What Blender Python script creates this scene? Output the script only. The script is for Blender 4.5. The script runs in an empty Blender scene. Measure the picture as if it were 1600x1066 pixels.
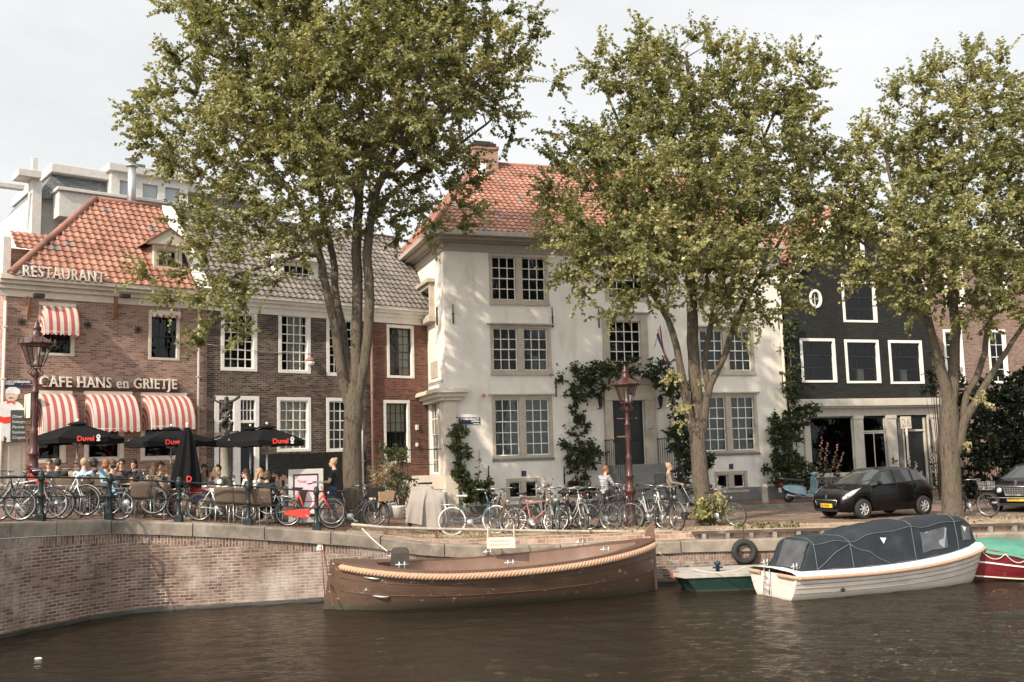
import bpy, bmesh, math, random
import numpy as np
from mathutils import Vector, Matrix, noise as mnoise
from mathutils.geometry import tessellate_polygon
R = math.radians
random.seed(7); RNG = np.random.default_rng(7)
SC = bpy.context.scene; COL = SC.collection

# ---------------------------------------------------------------- camera model (also used to survey positions)
CAM = Vector((0, 0, 3.4)); FPX = 1600 * 35 / 36.0
T_, A_ = R(6.53), R(1.66)
_w = Vector((0, math.cos(T_), math.sin(T_))); _u0 = Vector((0, -math.sin(T_), math.cos(T_))); _r0 = Vector((1, 0, 0))
_r = _r0 * math.cos(A_) - _u0 * math.sin(A_); _u = _u0 * math.cos(A_) + _r0 * math.sin(A_)
def ray(px, py): return _w * FPX + _r * (px - 800) - _u * (py - 533)
def at(px, py, Y):                       # surveyed point seen at (px,py) standing Y metres away
    d = ray(px, py); return CAM + d * (Y / d.y)
def atz(px, py, z):                      # surveyed point on the level z
    d = ray(px, py); return CAM + d * ((z - CAM.z) / d.z)
def hor(px): return 711 - .029 * (px - 800)
def colx(px, Y): return at(px, hor(px), Y).x

GX = [(-40, 2.45), (-20, 2.4), (-10.6, 2.30), (-9, 2.12), (-7, 1.93), (-5, 1.70), (-4.2, 1.60), (-2.6, 1.34), (-1.5, 1.25), (60, 1.2)]
def ground(x, y=0):
    for (a, za), (b, zb) in zip(GX, GX[1:]):
        if x <= b: 
            t = max(0, (x - a) / (b - a)); return za + (zb - za) * t
    return GX[-1][1]
def on(px, Y, dz=0):                     # ground point in the picture column px at distance Y
    x = colx(px, Y); return Vector((x, Y, ground(x, Y) + dz))

# ---------------------------------------------------------------- objects
def tag(o, label=None, cat=None, group=None, kind=None):
    if label: o['label'] = label
    if cat: o['category'] = cat
    if group: o['group'] = group
    if kind: o['kind'] = kind
    return o
def empty(name, loc=(0, 0, 0), rz=0, label=None, cat=None, group=None, parent=None):
    o = bpy.data.objects.new(name, None); COL.objects.link(o); o.empty_display_size = .2
    o.location = loc; o.rotation_euler = (0, 0, rz); o.parent = parent
    return tag(o, label, cat, group)
def copy_tree(o, parent=None):
    c = o.copy(); COL.objects.link(c); c.parent = parent
    for ch in list(o.children): copy_tree(ch, c)
    return c

class MB:
    """collects shapes for ONE mesh"""
    def __init__(s): s.v = []; s.f = []; s.sm = []; s.mi = []; s.m = 0
    def add(s, vs, fs, smooth=False):
        b = len(s.v); s.v.extend([tuple(p) for p in vs])
        for f in fs: s.f.append([b + i for i in f]); s.sm.append(smooth); s.mi.append(s.m)
        return s
    def box(s, x0, y0, z0, x1, y1, z1):
        x0, x1 = sorted((x0, x1)); y0, y1 = sorted((y0, y1)); z0, z1 = sorted((z0, z1))
        return s.add([(x0,y0,z0),(x1,y0,z0),(x1,y1,z0),(x0,y1,z0),(x0,y0,z1),(x1,y0,z1),(x1,y1,z1),(x0,y1,z1)],
              [(0,3,2,1),(4,5,6,7),(0,1,5,4),(1,2,6,5),(2,3,7,6),(3,0,4,7)])
    def obox(s, c, ax, ay, az):          # oriented box: centre and three half vectors
        c, ax, ay, az = map(Vector, (c, ax, ay, az)); vs = []
        for k in (-1, 1):
            for (i, j) in ((-1,-1),(1,-1),(1,1),(-1,1)): vs.append(c + ax*i + ay*j + az*k)
        return s.add(vs, [(0,3,2,1),(4,5,6,7),(0,1,5,4),(1,2,6,5),(2,3,7,6),(3,0,4,7)])
    def bar(s, a, b, w, h=None, up=(0,0,1)):
        a, b = Vector(a), Vector(b); d = b - a; h = h or w
        if d.length < 1e-6: return s
        dn = d.normalized(); up = Vector(up)
        if abs(dn.dot(up)) > .98: up = Vector((1, 0, 0))
        sx = dn.cross(up).normalized(); sz = sx.cross(dn).normalized()
        return s.obox((a+b)/2, d/2, sx*w/2, sz*h/2)
    def tube(s, pts, r, n=8, cap=True, smooth=True, closed=False):
        pts = [Vector(p) for p in pts]; m = len(pts)
        rs = r if isinstance(r, (list, tuple)) else [r]*m
        vs, fs = [], []; prev = None
        for i, p in enumerate(pts):
            if closed: d = pts[(i+1) % m] - pts[i-1]
            else: d = pts[min(i+1, m-1)] - pts[max(i-1, 0)]
            d = d.normalized() if d.length > 1e-9 else Vector((0,0,1))
            if prev is None: 
                t = Vector((0,0,1)) if abs(d.z) < .9 else Vector((1,0,0)); sx = d.cross(t).normalized()
            else:
                sx = prev - d*prev.dot(d)
                sx = sx.normalized() if sx.length > 1e-6 else d.orthogonal().normalized()
            prev = sx; sy = d.cross(sx)
            for k in range(n):
                a = 2*math.pi*k/n; vs.append(p + sx*(math.cos(a)*rs[i]) + sy*(math.sin(a)*rs[i]))
        for i in range(m if closed else m-1):
            j = (i+1) % m
            for k in range(n):
                k2 = (k+1) % n; fs.append((i*n+k, i*n+k2, j*n+k2, j*n+k))
        s.add(vs, fs, smooth)
        if cap and not closed:
            b = len(s.v) - len(vs)
            s.f.append([b + k for k in range(n)][::-1]); s.sm.append(False); s.mi.append(s.m)
            s.f.append([b + (m-1)*n + k for k in range(n)]); s.sm.append(False); s.mi.append(s.m)
        return s
    def torus(s, c, rad, r, ax=(1,0,0), ay=(0,0,1), N=28, n=6):
        c, ax, ay = Vector(c), Vector(ax).normalized(), Vector(ay).normalized()
        return s.tube([c + ax*(rad*math.cos(2*math.pi*i/N)) + ay*(rad*math.sin(2*math.pi*i/N)) for i in range(N)], r, n, closed=True)
    def lathe(s, prof, c=(0,0,0), n=16, smooth=True, ax=None, ph=0):
        c = Vector(c); vs, fs = [], []; m = len(prof)
        if ax is None: X, Y, Z = Vector((1,0,0)), Vector((0,1,0)), Vector((0,0,1))
        else: Z = Vector(ax).normalized(); X = Z.orthogonal().normalized(); Y = Z.cross(X)
        for (r, z) in prof:
            for k in range(n):
                a = 2*math.pi*k/n + ph; vs.append(c + X*(r*math.cos(a)) + Y*(r*math.sin(a)) + Z*z)
        for i in range(m-1):
            for k in range(n):
                k2 = (k+1) % n; fs.append((i*n+k, i*n+k2, (i+1)*n+k2, (i+1)*n+k))
        if prof[0][0] > 1e-4: fs.append(tuple(range(n))[::-1])
        if prof[-1][0] > 1e-4: fs.append(tuple((m-1)*n + k for k in range(n)))
        return s.add(vs, fs, smooth)
    def ball(s, c, r, n=10, sc=(1,1,1)):
        c = Vector(c); vs, fs = [], []; m = max(4, n//2+1)
        for i in range(m+1):
            t = math.pi*i/m
            for k in range(n):
                a = 2*math.pi*k/n
                vs.append(c + Vector((r*sc[0]*math.sin(t)*math.cos(a), r*sc[1]*math.sin(t)*math.sin(a), -r*sc[2]*math.cos(t))))
        for i in range(m):
            for k in range(n):
                k2 = (k+1) % n; fs.append((i*n+k, i*n+k2, (i+1)*n+k2, (i+1)*n+k))
        return s.add(vs, fs, True)
    def prism(s, pts, a, b, axis='y', holes=()):   # polygon in a plane, extruded a..b along axis
        def P(p, t):
            if axis == 'y': return (p[0], t, p[1])
            if axis == 'z': return (p[0], p[1], t)
            return (t, p[0], p[1])
        loops = [list(pts)] + [list(h) for h in holes]
        flat = [p for l in loops for p in l]
        tris = tessellate_polygon([[Vector((p[0], p[1], 0)) for p in l] for l in loops])
        n = len(flat); vs = [P(p, a) for p in flat] + [P(p, b) for p in flat]; fs = []
        for t in tris: fs.append(tuple(t)); fs.append(tuple(i + n for i in reversed(t)))
        o = 0
        for l in loops:
            m = len(l)
            for i in range(m): j = (i+1) % m; fs.append((o+i, o+j, o+j+n, o+i+n))
            o += m
        return s.add(vs, fs)
    def grid(s, rows, smooth=True, close_u=False):   # list of equal-length rows of points
        m, n = len(rows), len(rows[0]); vs = [p for r_ in rows for p in r_]; fs = []
        for i in range(m-1):
            for k in range(n if close_u else n-1):
                k2 = (k+1) % n; fs.append((i*n+k, i*n+k2, (i+1)*n+k2, (i+1)*n+k))
        return s.add(vs, fs, smooth)
    def xf(s, M, i0=0):
        for i in range(i0, len(s.v)): s.v[i] = tuple(M @ Vector(s.v[i]))
        return s
    def build(s, name, mat, parent=None, loc=None, rot=None, bevel=0, fixn=True, sub=0, solid=0):
        me = bpy.data.meshes.new(name); me.from_pydata(s.v, [], s.f)
        mats = mat if isinstance(mat, (list, tuple)) else [mat]
        for m_ in mats: me.materials.append(m_)
        me.polygons.foreach_set('use_smooth', s.sm); me.polygons.foreach_set('material_index', s.mi)
        me.update()
        if fixn:
            bm = bmesh.new(); bm.from_mesh(me); bmesh.ops.recalc_face_normals(bm, faces=bm.faces); bm.to_mesh(me); bm.free()
        boxuv(me)
        return link(name, me, parent, loc, rot, bevel, sub, solid)
def link(name, me, parent=None, loc=None, rot=None, bevel=0, sub=0, solid=0):
    o = bpy.data.objects.new(name, me); COL.objects.link(o); o.parent = parent
    if loc is not None: o.location = loc
    if rot is not None: o.rotation_euler = rot
    if solid:
        m = o.modifiers.new('solid', 'SOLIDIFY'); m.thickness = solid
    if bevel:
        m = o.modifiers.new('bevel', 'BEVEL'); m.width = bevel; m.segments = 2; m.limit_method = 'ANGLE'
    if sub:
        m = o.modifiers.new('sub', 'SUBSURF'); m.levels = sub; m.render_levels = sub
    return o
def boxuv(me):
    nl = len(me.loops)
    if nl == 0: return
    co = np.empty(len(me.vertices)*3, 'f'); me.vertices.foreach_get('co', co); co = co.reshape(-1, 3)
    li = np.empty(nl, 'i'); me.loops.foreach_get('vertex_index', li)
    nf = len(me.polygons); no = np.empty(nf*3, 'f'); me.polygons.foreach_get('normal', no); no = np.abs(no.reshape(-1, 3))
    lt = np.empty(nf, 'i'); me.polygons.foreach_get('loop_total', lt)
    ax = np.repeat(np.argmax(no * np.array([1, 1.01, .99]), axis=1), lt); c = co[li]
    uv = np.where((ax == 2)[:, None], c[:, [0, 1]], np.where((ax == 1)[:, None], c[:, [0, 2]], c[:, [1, 2]]))
    me.uv_layers.new(name='UVMap').data.foreach_set('uv', np.ascontiguousarray(uv, 'f').ravel())
def np_mesh(name, V, F, mat, smooth=False, attr=None, uv=None):      # V (n,3)  F (m,k) all same size
    me = bpy.data.meshes.new(name); V = np.ascontiguousarray(V, 'f'); F = np.ascontiguousarray(F, 'i'); m, k = F.shape
    me.vertices.add(len(V)); me.vertices.foreach_set('co', V.ravel())
    me.loops.add(m*k); me.loops.foreach_set('vertex_index', F.ravel())
    me.polygons.add(m); me.polygons.foreach_set('loop_start', np.arange(0, m*k, k, dtype='i'))
    me.polygons.foreach_set('use_smooth', np.full(m, smooth))
    me.update(calc_edges=True); me.validate()
    if attr is not None:
        a = me.attributes.new('rnd', 'FLOAT', 'FACE'); a.data.foreach_set('value', np.ascontiguousarray(attr, 'f'))
    if uv is not None: me.uv_layers.new(name='UVMap').data.foreach_set('uv', np.ascontiguousarray(uv, 'f').ravel())
    else: boxuv(me)
    for m_ in (mat if isinstance(mat, (list, tuple)) else [mat]): me.materials.append(m_)
    return me
# ---------------------------------------------------------------- materials
class NT:
    def __init__(s, name):
        s.m = bpy.data.materials.new(name); s.m.use_nodes = True; s.t = s.m.node_tree; s.t.nodes.clear()
        s.out = s.n('ShaderNodeOutputMaterial')
    def n(s, typ, **kw):
        o = s.t.nodes.new(typ)
        for k, v in kw.items():
            if k.startswith('_'): setattr(o, k[1:], v)
            else:
                key = int(k[1:]) if k[0] == 'i' and k[1:].isdigit() else k.replace('__', ' ')
                if isinstance(v, bpy.types.NodeSocket): s.t.links.new(v, o.inputs[key])
                elif isinstance(v, (tuple, list)) and len(v) == 3 and o.inputs[key].type == 'RGBA': o.inputs[key].default_value = (*v, 1)
                else: o.inputs[key].default_value = v
        return o
    def l(s, a, b): s.t.links.new(a, b)
    def uv(s): return s.n('ShaderNodeUVMap').outputs[0]
    def obj(s): return s.n('ShaderNodeTexCoord').outputs['Object']
    def mapv(s, v, sc=(1,1,1), loc=(0,0,0)): return s.n('ShaderNodeMapping', Vector=v, Scale=sc, Location=loc).outputs[0]
    def noise(s, v, sc, det=4, rough=.6): return s.n('ShaderNodeTexNoise', Vector=v, Scale=sc, Detail=det, Roughness=rough).outputs[0]
    def ramp(s, f, stops):
        r = s.n('ShaderNodeValToRGB'); s.l(f, r.inputs[0]); e = r.color_ramp.elements
        while len(e) > 2: e.remove(e[0])
        for i, (p, c) in enumerate(stops):
            if i >= 2: e.new(p)
            e[i].position = p; e[i].color = (*c, 1) if isinstance(c, (tuple, list)) else (c, c, c, 1)
        return r.outputs[0]
    def mix(s, f, a, b, typ='MIX'):
        o = s.n('ShaderNodeMix', _data_type='RGBA', _blend_type=typ, _clamp_factor=True)
        for k, v in ((0, f), (6, a), (7, b)):
            if isinstance(v, bpy.types.NodeSocket): s.l(v, o.inputs[k])
            else: o.inputs[k].default_value = (*v, 1) if isinstance(v, (tuple, list)) else v
        return o.outputs[2]
    def math(s, op, a, b=0.0): 
        o = s.n('ShaderNodeMath', _operation=op)
        for k, v in ((0, a), (1, b)):
            if isinstance(v, bpy.types.NodeSocket): s.l(v, o.inputs[k])
            else: o.inputs[k].default_value = v
        return o.outputs[0]
    def bump(s, h, dist=.01, st=1.0, nrm=None):
        b = s.n('ShaderNodeBump', Height=h, Distance=dist, Strength=st)
        if nrm is not None: s.l(nrm, b.inputs['Normal'])
        return b.outputs[0]
    def pbr(s, col, rough=.7, metal=0.0, nrm=None, spec=.4, **kw):
        b = s.n('ShaderNodeBsdfPrincipled', **{'Base__Color': col, 'Roughness': rough, 'Metallic': metal, 'Specular__IOR__Level': spec}, **kw)
        if nrm is not None: s.l(nrm, b.inputs['Normal'])
        s.l(b.outputs[0], s.out.inputs[0]); return b
MC = {}
def memo(f):
    def g(name, *a, **k):
        if name not in MC: MC[name] = f(name, *a, **k)
        return MC[name]
    return g
@memo
def plain(name, col, rough=.6, metal=0.0, var=.18, sc=6.0, bump=.0, spec=.4, coat=0.0, dirt=None):
    t = NT(name); v = t.obj(); nz = t.noise(v, sc, 5)
    k = t.ramp(nz, [(.25, 1-var), (.75, 1+var*.6)])
    c = t.mix(1.0, tuple(col), k, 'MULTIPLY')
    if dirt: c = t.mix(t.ramp(t.noise(v, sc*.35, 6, .7), [(.5, 0.0), (.72, dirt[1])]), c, tuple(dirt[0]))
    n = t.bump(t.noise(v, sc*6, 4), bump, .6) if bump else None
    r = t.math('ADD', t.math('MULTIPLY', nz, .18), rough-.09)
    t.pbr(c, r, metal, n, spec, **({'Coat__Weight': coat, 'Coat__Roughness': .06} if coat else {}))
    return t.m
@memo
def brick(name, c1, c2, c3, mortar, bw=.22, bh=.066, ms=.012, stain=(.02,.018,.016), st=.35, pale=0.0, bump=.008, sc=1.0, dmort=0.0):
    t = NT(name); uv = t.uv()
    wob = t.noise(uv, 1.3, 2); uvw = t.n('ShaderNodeVectorMath', _operation='ADD', i0=uv, i1=t.n('ShaderNodeCombineXYZ', Y=t.math('MULTIPLY', wob, .03)).outputs[0]).outputs[0]
    b = t.n('ShaderNodeTexBrick', Vector=uvw, Color1=(0.,0.,0.), Color2=(1.,1.,1.), Mortar=(.5,.5,.5), Scale=1.0/sc, Bias=0.0)
    b.inputs['Brick Width'].default_value = bw; b.inputs['Row Height'].default_value = bh; b.inputs['Mortar Size'].default_value = ms; b.inputs['Mortar Smooth'].default_value = .3
    base = t.ramp(b.outputs[0], [(0.0, c1), (.45, c2), (1.0, c3)])
    big = t.noise(uv, .35, 5, .65)
    base = t.mix(1.0, base, t.ramp(big, [(.3, .72), (.7, 1.2)]), 'MULTIPLY')
    fine = t.noise(uv, 22, 3)
    base = t.mix(1.0, base, t.ramp(fine, [(.25, .8), (.75, 1.15)]), 'MULTIPLY')
    mc = t.mix(t.ramp(t.noise(uv, .8, 4), [(.35, 0.0), (.65, dmort)]), tuple(mortar), (.06, .05, .045))
    c = t.mix(b.outputs[1], base, mc)
    c = t.mix(t.ramp(t.noise(t.mapv(uv, (1, .35, 1)), .55, 6, .7), [(.5, 0.0), (.75, st)]), c, tuple(stain))
    if pale: c = t.mix(t.ramp(t.noise(t.mapv(uv, (1, .6, 1), (7, 3, 0)), .5, 7, .72), [(.5, 0.0), (.68, pale)]), c, (.55, .49, .43))
    h = t.math('SUBTRACT', t.math('MULTIPLY', fine, .35), b.outputs[1])
    t.pbr(c, .88, 0.0, t.bump(h, bump, .8), .25)
    return t.m
@memo
def plaster(name, col, dirt=(.3,.27,.23), amt=.4, bump=.004):
    t = NT(name); uv = t.uv()
    c = t.mix(1.0, tuple(col), t.ramp(t.noise(uv, .7, 5), [(.3, .93), (.7, 1.04)]), 'MULTIPLY')
    c = t.mix(t.ramp(t.noise(t.mapv(uv, (1, .22, 1)), 1.4, 7, .7), [(.5, 0.0), (.8, amt)]), c, tuple(dirt))
    b = t.n('ShaderNodeTexBrick', Vector=uv, Scale=1.0); b.inputs['Brick Width'].default_value = .22; b.inputs['Row Height'].default_value = .066; b.inputs['Mortar Size'].default_value = .012; b.inputs['Mortar Smooth'].default_value = 1.0
    h = t.math('SUBTRACT', t.noise(uv, 9, 6), t.math('MULTIPLY', b.outputs[1], .5))
    t.pbr(c, .9, 0.0, t.bump(h, bump, .8), .25)
    return t.m
@memo
def tile(name, stops, rough=.75):
    t = NT(name); a0 = t.n('ShaderNodeAttribute', _attribute_name='rnd').outputs['Fac']; v = t.obj()
    a = t.math('ADD', t.math('MULTIPLY', a0, .55), t.math('MULTIPLY', t.math('SUBTRACT', t.noise(v, .9, 4, .6), .22), .85)); a = t.math('MAXIMUM', a, t.math('MULTIPLY', t.math('GREATER_THAN', a0, .975), 1.0))
    c = t.ramp(a, stops)
    c = t.mix(1.0, c, t.ramp(t.noise(v, 1.2, 5), [(.3, .75), (.7, 1.15)]), 'MULTIPLY')
    c = t.mix(t.ramp(t.noise(v, 6, 6, .75), [(.5, 0.0), (.75, .55)]), c, (.07, .065, .045))
    t.pbr(c, rough, 0.0, t.bump(t.noise(v, 40, 4), .004, .6), .3)
    return t.m
@memo
def leaf(name, dark, mid, light, yellow=None, trans=.35):
    t = NT(name); a = t.n('ShaderNodeAttribute', _attribute_name='rnd').outputs['Fac']
    st = [(0.0, dark), (.5, mid), (.93, light)] + ([(.97, yellow)] if yellow else [])
    c = t.ramp(a, st)
    p = t.n('ShaderNodeBsdfPrincipled', Base__Color=c, Roughness=.5); p.inputs['Specular IOR Level'].default_value = .35
    tr = t.n('ShaderNodeBsdfTranslucent', Color=t.mix(1.0, c, (1.25, 1.2, .6), 'MULTIPLY'))
    mx = t.n('ShaderNodeMixShader', i0=trans, i1=p.outputs[0], i2=tr.outputs[0]); t.l(mx.outputs[0], t.out.inputs[0])
    return t.m
@memo
def bark(name, c1, c2):
    t = NT(name); v = t.mapv(t.obj(), (11, 11, 1.6)); n = t.noise(v, 1.6, 9, .72)
    w = t.noise(t.mapv(t.obj(), (26, 26, 4)), 1.5, 4, .7)
    h = t.math('ADD', n, w)
    c = t.ramp(h, [(.75, c1), (1.2, c2)])
    c = t.mix(t.ramp(t.noise(t.obj(), 1.1, 4), [(.5, 0.0), (.7, .4)]), c, (.10, .115, .06))
    t.pbr(c, .92, 0.0, t.bump(h, .05, 1.0), .15)
    return t.m
@memo
def glass(name, tint=(.75,.78,.76), refl=.015):
    t = NT(name); v = t.obj(); nrm = t.bump(t.noise(v, 1.7, 2), .03, .35)
    g = t.n('ShaderNodeBsdfGlossy', Color=(.95,.97,1.0), Roughness=.02, Normal=nrm)
    tr = t.n('ShaderNodeBsdfTransparent', Color=tint)
    f = t.math('ADD', t.math('MULTIPLY', t.n('ShaderNodeFresnel', IOR=1.5).outputs[0], .55), refl)
    mx = t.n('ShaderNodeMixShader', i0=f, i1=tr.outputs[0], i2=g.outputs[0]); t.l(mx.outputs[0], t.out.inputs[0])
    return t.m
@memo
def stripes(name, c1, c2, w=.2, rough=.85):
    t = NT(name); uv = t.uv(); x = t.n('ShaderNodeSeparateXYZ', Vector=uv).outputs[0]
    f = t.math('GREATER_THAN', t.math('FRACT', t.math('DIVIDE', x, w)), .5)
    c = t.mix(f, tuple(c1), tuple(c2)); c = t.mix(1.0, c, t.ramp(t.noise(uv, 3, 5), [(.3, .85), (.7, 1.05)]), 'MULTIPLY')
    p = t.n('ShaderNodeBsdfPrincipled', Base__Color=c, Roughness=rough); tr = t.n('ShaderNodeBsdfTranslucent', Color=c)
    mx = t.n('ShaderNodeMixShader', i0=.25, i1=p.outputs[0], i2=tr.outputs[0]); t.l(mx.outputs[0], t.out.inputs[0])
    return t.m
def lit(name, col, st):
    t = NT(name); e = t.n('ShaderNodeEmission', Color=col, Strength=st); t.l(e.outputs[0], t.out.inputs[0]); return t.m

WHITE = plain('white_paint', (.74,.72,.67), .5, var=.1, dirt=((.4,.37,.3), .35))
CREAM = plain('cream_paint', (.56,.50,.41), .6, var=.12, dirt=((.3,.26,.2), .4))
BEIGE = plain('beige_paint', (.60,.54,.45), .6, var=.12, dirt=((.34,.3,.24), .4))
STONE = plain('sandstone_trim', (.42,.37,.30), .8, var=.2, sc=3, bump=.004, dirt=((.2,.18,.15), .5))
GSTONE = plain('bluestone_sill', (.17,.165,.155), .7, var=.2)
CONC = plain('coping_stone', (.235,.20,.16), .9, var=.45, sc=2.5, bump=.014, dirt=((.075,.068,.058), .9))
BLACK = plain('black_paint', (.018,.019,.02), .35, var=.2)
IRON = plain('black_iron', (.02,.02,.02), .5, var=.2)
DGREEN = plain('dark_green_paint', (.007,.017,.016), .4, var=.3, dirt=((.04,.042,.038), .4))
OXRED = plain('oxblood_cast_iron', (.058,.019,.016), .35, var=.3, bump=.003, dirt=((.03,.015,.012), .6))
STEEL = plain('galvanised_steel', (.42,.42,.41), .4, .7, var=.2)
CHROME = plain('bicycle_chrome', (.36,.36,.35), .30, .8, var=.1)
ALU = plain('aluminium', (.52,.52,.51), .35, .6, var=.1)
RUBBER = plain('tyre_rubber', (.022,.021,.02), .8, var=.3)
PIPE = plain('grey_zinc_pipe', (.36,.34,.31), .6, var=.2)
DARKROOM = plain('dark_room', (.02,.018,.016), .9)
CURTAIN = plain('pale_curtain', (.52,.50,.45), .9, var=.15, sc=3)
BLIND = plain('cream_blind', (.55,.51,.42), .9, var=.08)
GLASS = glass('window_glass')
GLASSD = glass('dark_window_glass', (.35,.38,.36), .01)
WICKER = plain('brown_wicker', (.115,.080,.056), .8, var=.4, sc=30, bump=.01)
RUSTY = plain('rusty_iron', (.12,.05,.03), .85, var=.4, bump=.006, dirt=((.3,.25,.2), .5))
# ---------------------------------------------------------------- camera, sky, sun
cam = bpy.data.cameras.new('camera'); cam.lens = 35; cam.sensor_width = 36; cam.clip_end = 2000; cam.clip_start = .2
co = bpy.data.objects.new('camera', cam); COL.objects.link(co)
co.matrix_world = Matrix.Translation(CAM) @ Matrix((_r, _u, -_w)).transposed().to_4x4(); SC.camera = co
SAZ, SEL = R(38), R(36)
SDIR = Vector((-math.sin(SAZ)*math.cos(SEL), -math.cos(SAZ)*math.cos(SEL), math.sin(SEL)))
sl = bpy.data.lights.new('sun', 'SUN'); sl.energy = 4.8; sl.angle = R(.6); sl.color = (1.0, .86, .70)
so = bpy.data.objects.new('sun', sl); COL.objects.link(so); so.rotation_euler = SDIR.to_track_quat('Z', 'Y').to_euler(); so.location = (-20, -20, 40)
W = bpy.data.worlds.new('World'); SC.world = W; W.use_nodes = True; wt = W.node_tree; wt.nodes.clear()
def WN(t, **k):
    o = wt.nodes.new(t)
    for a, b in k.items(): setattr(o, a, b)
    return o
sky = WN('ShaderNodeTexSky', sky_type='NISHITA', sun_disc=False, sun_elevation=SEL, sun_rotation=R(180)+SAZ, air_density=1.2, dust_density=4.0, ozone_density=.8)
hs = WN('ShaderNodeHueSaturation'); hs.inputs['Saturation'].default_value = .35; wt.links.new(sky.outputs[0], hs.inputs['Color'])
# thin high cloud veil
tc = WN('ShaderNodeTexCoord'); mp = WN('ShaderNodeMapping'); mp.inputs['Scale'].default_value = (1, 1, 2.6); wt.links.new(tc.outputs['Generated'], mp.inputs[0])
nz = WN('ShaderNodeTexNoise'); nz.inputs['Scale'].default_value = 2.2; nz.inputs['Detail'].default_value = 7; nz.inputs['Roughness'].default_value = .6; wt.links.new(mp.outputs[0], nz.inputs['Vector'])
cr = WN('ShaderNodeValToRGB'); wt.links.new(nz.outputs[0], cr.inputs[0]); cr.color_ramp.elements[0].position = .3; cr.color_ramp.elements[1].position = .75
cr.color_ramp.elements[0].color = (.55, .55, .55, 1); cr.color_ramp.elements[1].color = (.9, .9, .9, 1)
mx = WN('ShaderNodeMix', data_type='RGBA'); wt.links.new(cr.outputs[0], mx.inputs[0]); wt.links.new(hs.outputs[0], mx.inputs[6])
# the veil is brighter towards the sun (forward scattering); boost added to fill shaded facades
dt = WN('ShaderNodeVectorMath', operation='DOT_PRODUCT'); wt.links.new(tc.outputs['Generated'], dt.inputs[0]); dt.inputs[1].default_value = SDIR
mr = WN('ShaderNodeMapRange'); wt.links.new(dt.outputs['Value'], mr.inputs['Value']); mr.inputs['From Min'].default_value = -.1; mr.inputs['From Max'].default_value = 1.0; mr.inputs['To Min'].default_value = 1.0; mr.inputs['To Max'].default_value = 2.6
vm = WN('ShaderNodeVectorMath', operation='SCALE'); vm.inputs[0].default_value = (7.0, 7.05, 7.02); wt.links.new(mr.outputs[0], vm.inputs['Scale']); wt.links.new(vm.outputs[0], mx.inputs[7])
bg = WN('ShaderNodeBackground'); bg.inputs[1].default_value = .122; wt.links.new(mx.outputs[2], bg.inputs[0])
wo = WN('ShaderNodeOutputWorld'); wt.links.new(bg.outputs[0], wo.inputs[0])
SC.view_settings.view_transform = 'Standard'; SC.view_settings.look = 'None'; SC.view_settings.gamma = 1; SC.view_settings.exposure = 0.36

# ---------------------------------------------------------------- quay line
QP = [(-260, 16.8), (-150, 18.6), (0, 20.6), (50, 21.4), (105, 22.2), (155, 23.0), (210, 23.7), (260, 23.95), (315, 24.1), (395, 24.4), (514, 24.8), (620, 25.3), (800, 26.0), (1000, 26.5), (1200, 26.45), (1600, 26.2), (2000, 26.1), (2600, 26.0)]
QL = [(colx(px, Y), Y) for px, Y in QP]
def qy(x):
    for (a, ya), (b, yb) in zip(QL, QL[1:]):
        if x <= b: return ya + (yb - ya) * max(0, (x-a)/(b-a))
    return QL[-1][1]
def qdense(step=.25):
    out = []; 
    for (a, b) in zip(QL, QL[1:]):
        d = math.dist(a, b); n = max(1, int(d/step))
        for i in range(n): t = i/n; out.append((a[0]+(b[0]-a[0])*t, a[1]+(b[1]-a[1])*t))
    out.append(QL[-1]); return out
# ground: one sheet behind the quay line out to the horizon
def m_paving(name, c1, c2, c3, scale=1.0, dust=.35):
    t = NT(name); v = t.obj(); v2 = t.mapv(v, (1,1,1))
    rot = t.n('ShaderNodeMapping', Vector=v, Rotation=(0,0,R(45))).outputs[0]
    b = t.n('ShaderNodeTexBrick', Vector=rot, Color1=(0.,0.,0.), Color2=(1.,1.,1.), Mortar=(.2,.2,.2), Scale=1.0)
    b.inputs['Brick Width'].default_value = .21*scale; b.inputs['Row Height'].default_value = .09*scale; b.inputs['Mortar Size'].default_value = .009*scale
    c = t.ramp(b.outputs[0], [(0.0, c1), (.5, c2), (1.0, c3)])
    c = t.mix(b.outputs[1], c, (.06,.05,.042))
    c = t.mix(1.0, c, t.ramp(t.noise(v, .5, 6), [(.3, .7), (.7, 1.2)]), 'MULTIPLY')
    c = t.mix(t.ramp(t.noise(v, 1.1, 7, .7), [(.42, 0.0), (.72, dust)]), c, (.30,.235,.18))
    t.pbr(c, .9, 0.0, t.bump(t.math('SUBTRACT', t.noise(v, 14, 4), b.outputs[1]), .008, .7), .25); return t.m
PAVE = m_paving('red_clinker_paving', (.10,.052,.038), (.17,.085,.06), (.25,.13,.09))
xs = sorted(set([x for x, _ in qdense(.5)] + [-60, 80, 300, -300]))
Yf = [0, .35, 1.2, 2.5, 5, 9, 14, 25, 60, 300]
rows = [[(x, (qy(x) + .355 + d), ground(x)) for x in xs] for d in Yf]
g = MB().grid(rows, smooth=False).build('street_ground', PAVE); tag(g, kind='structure')
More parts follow.
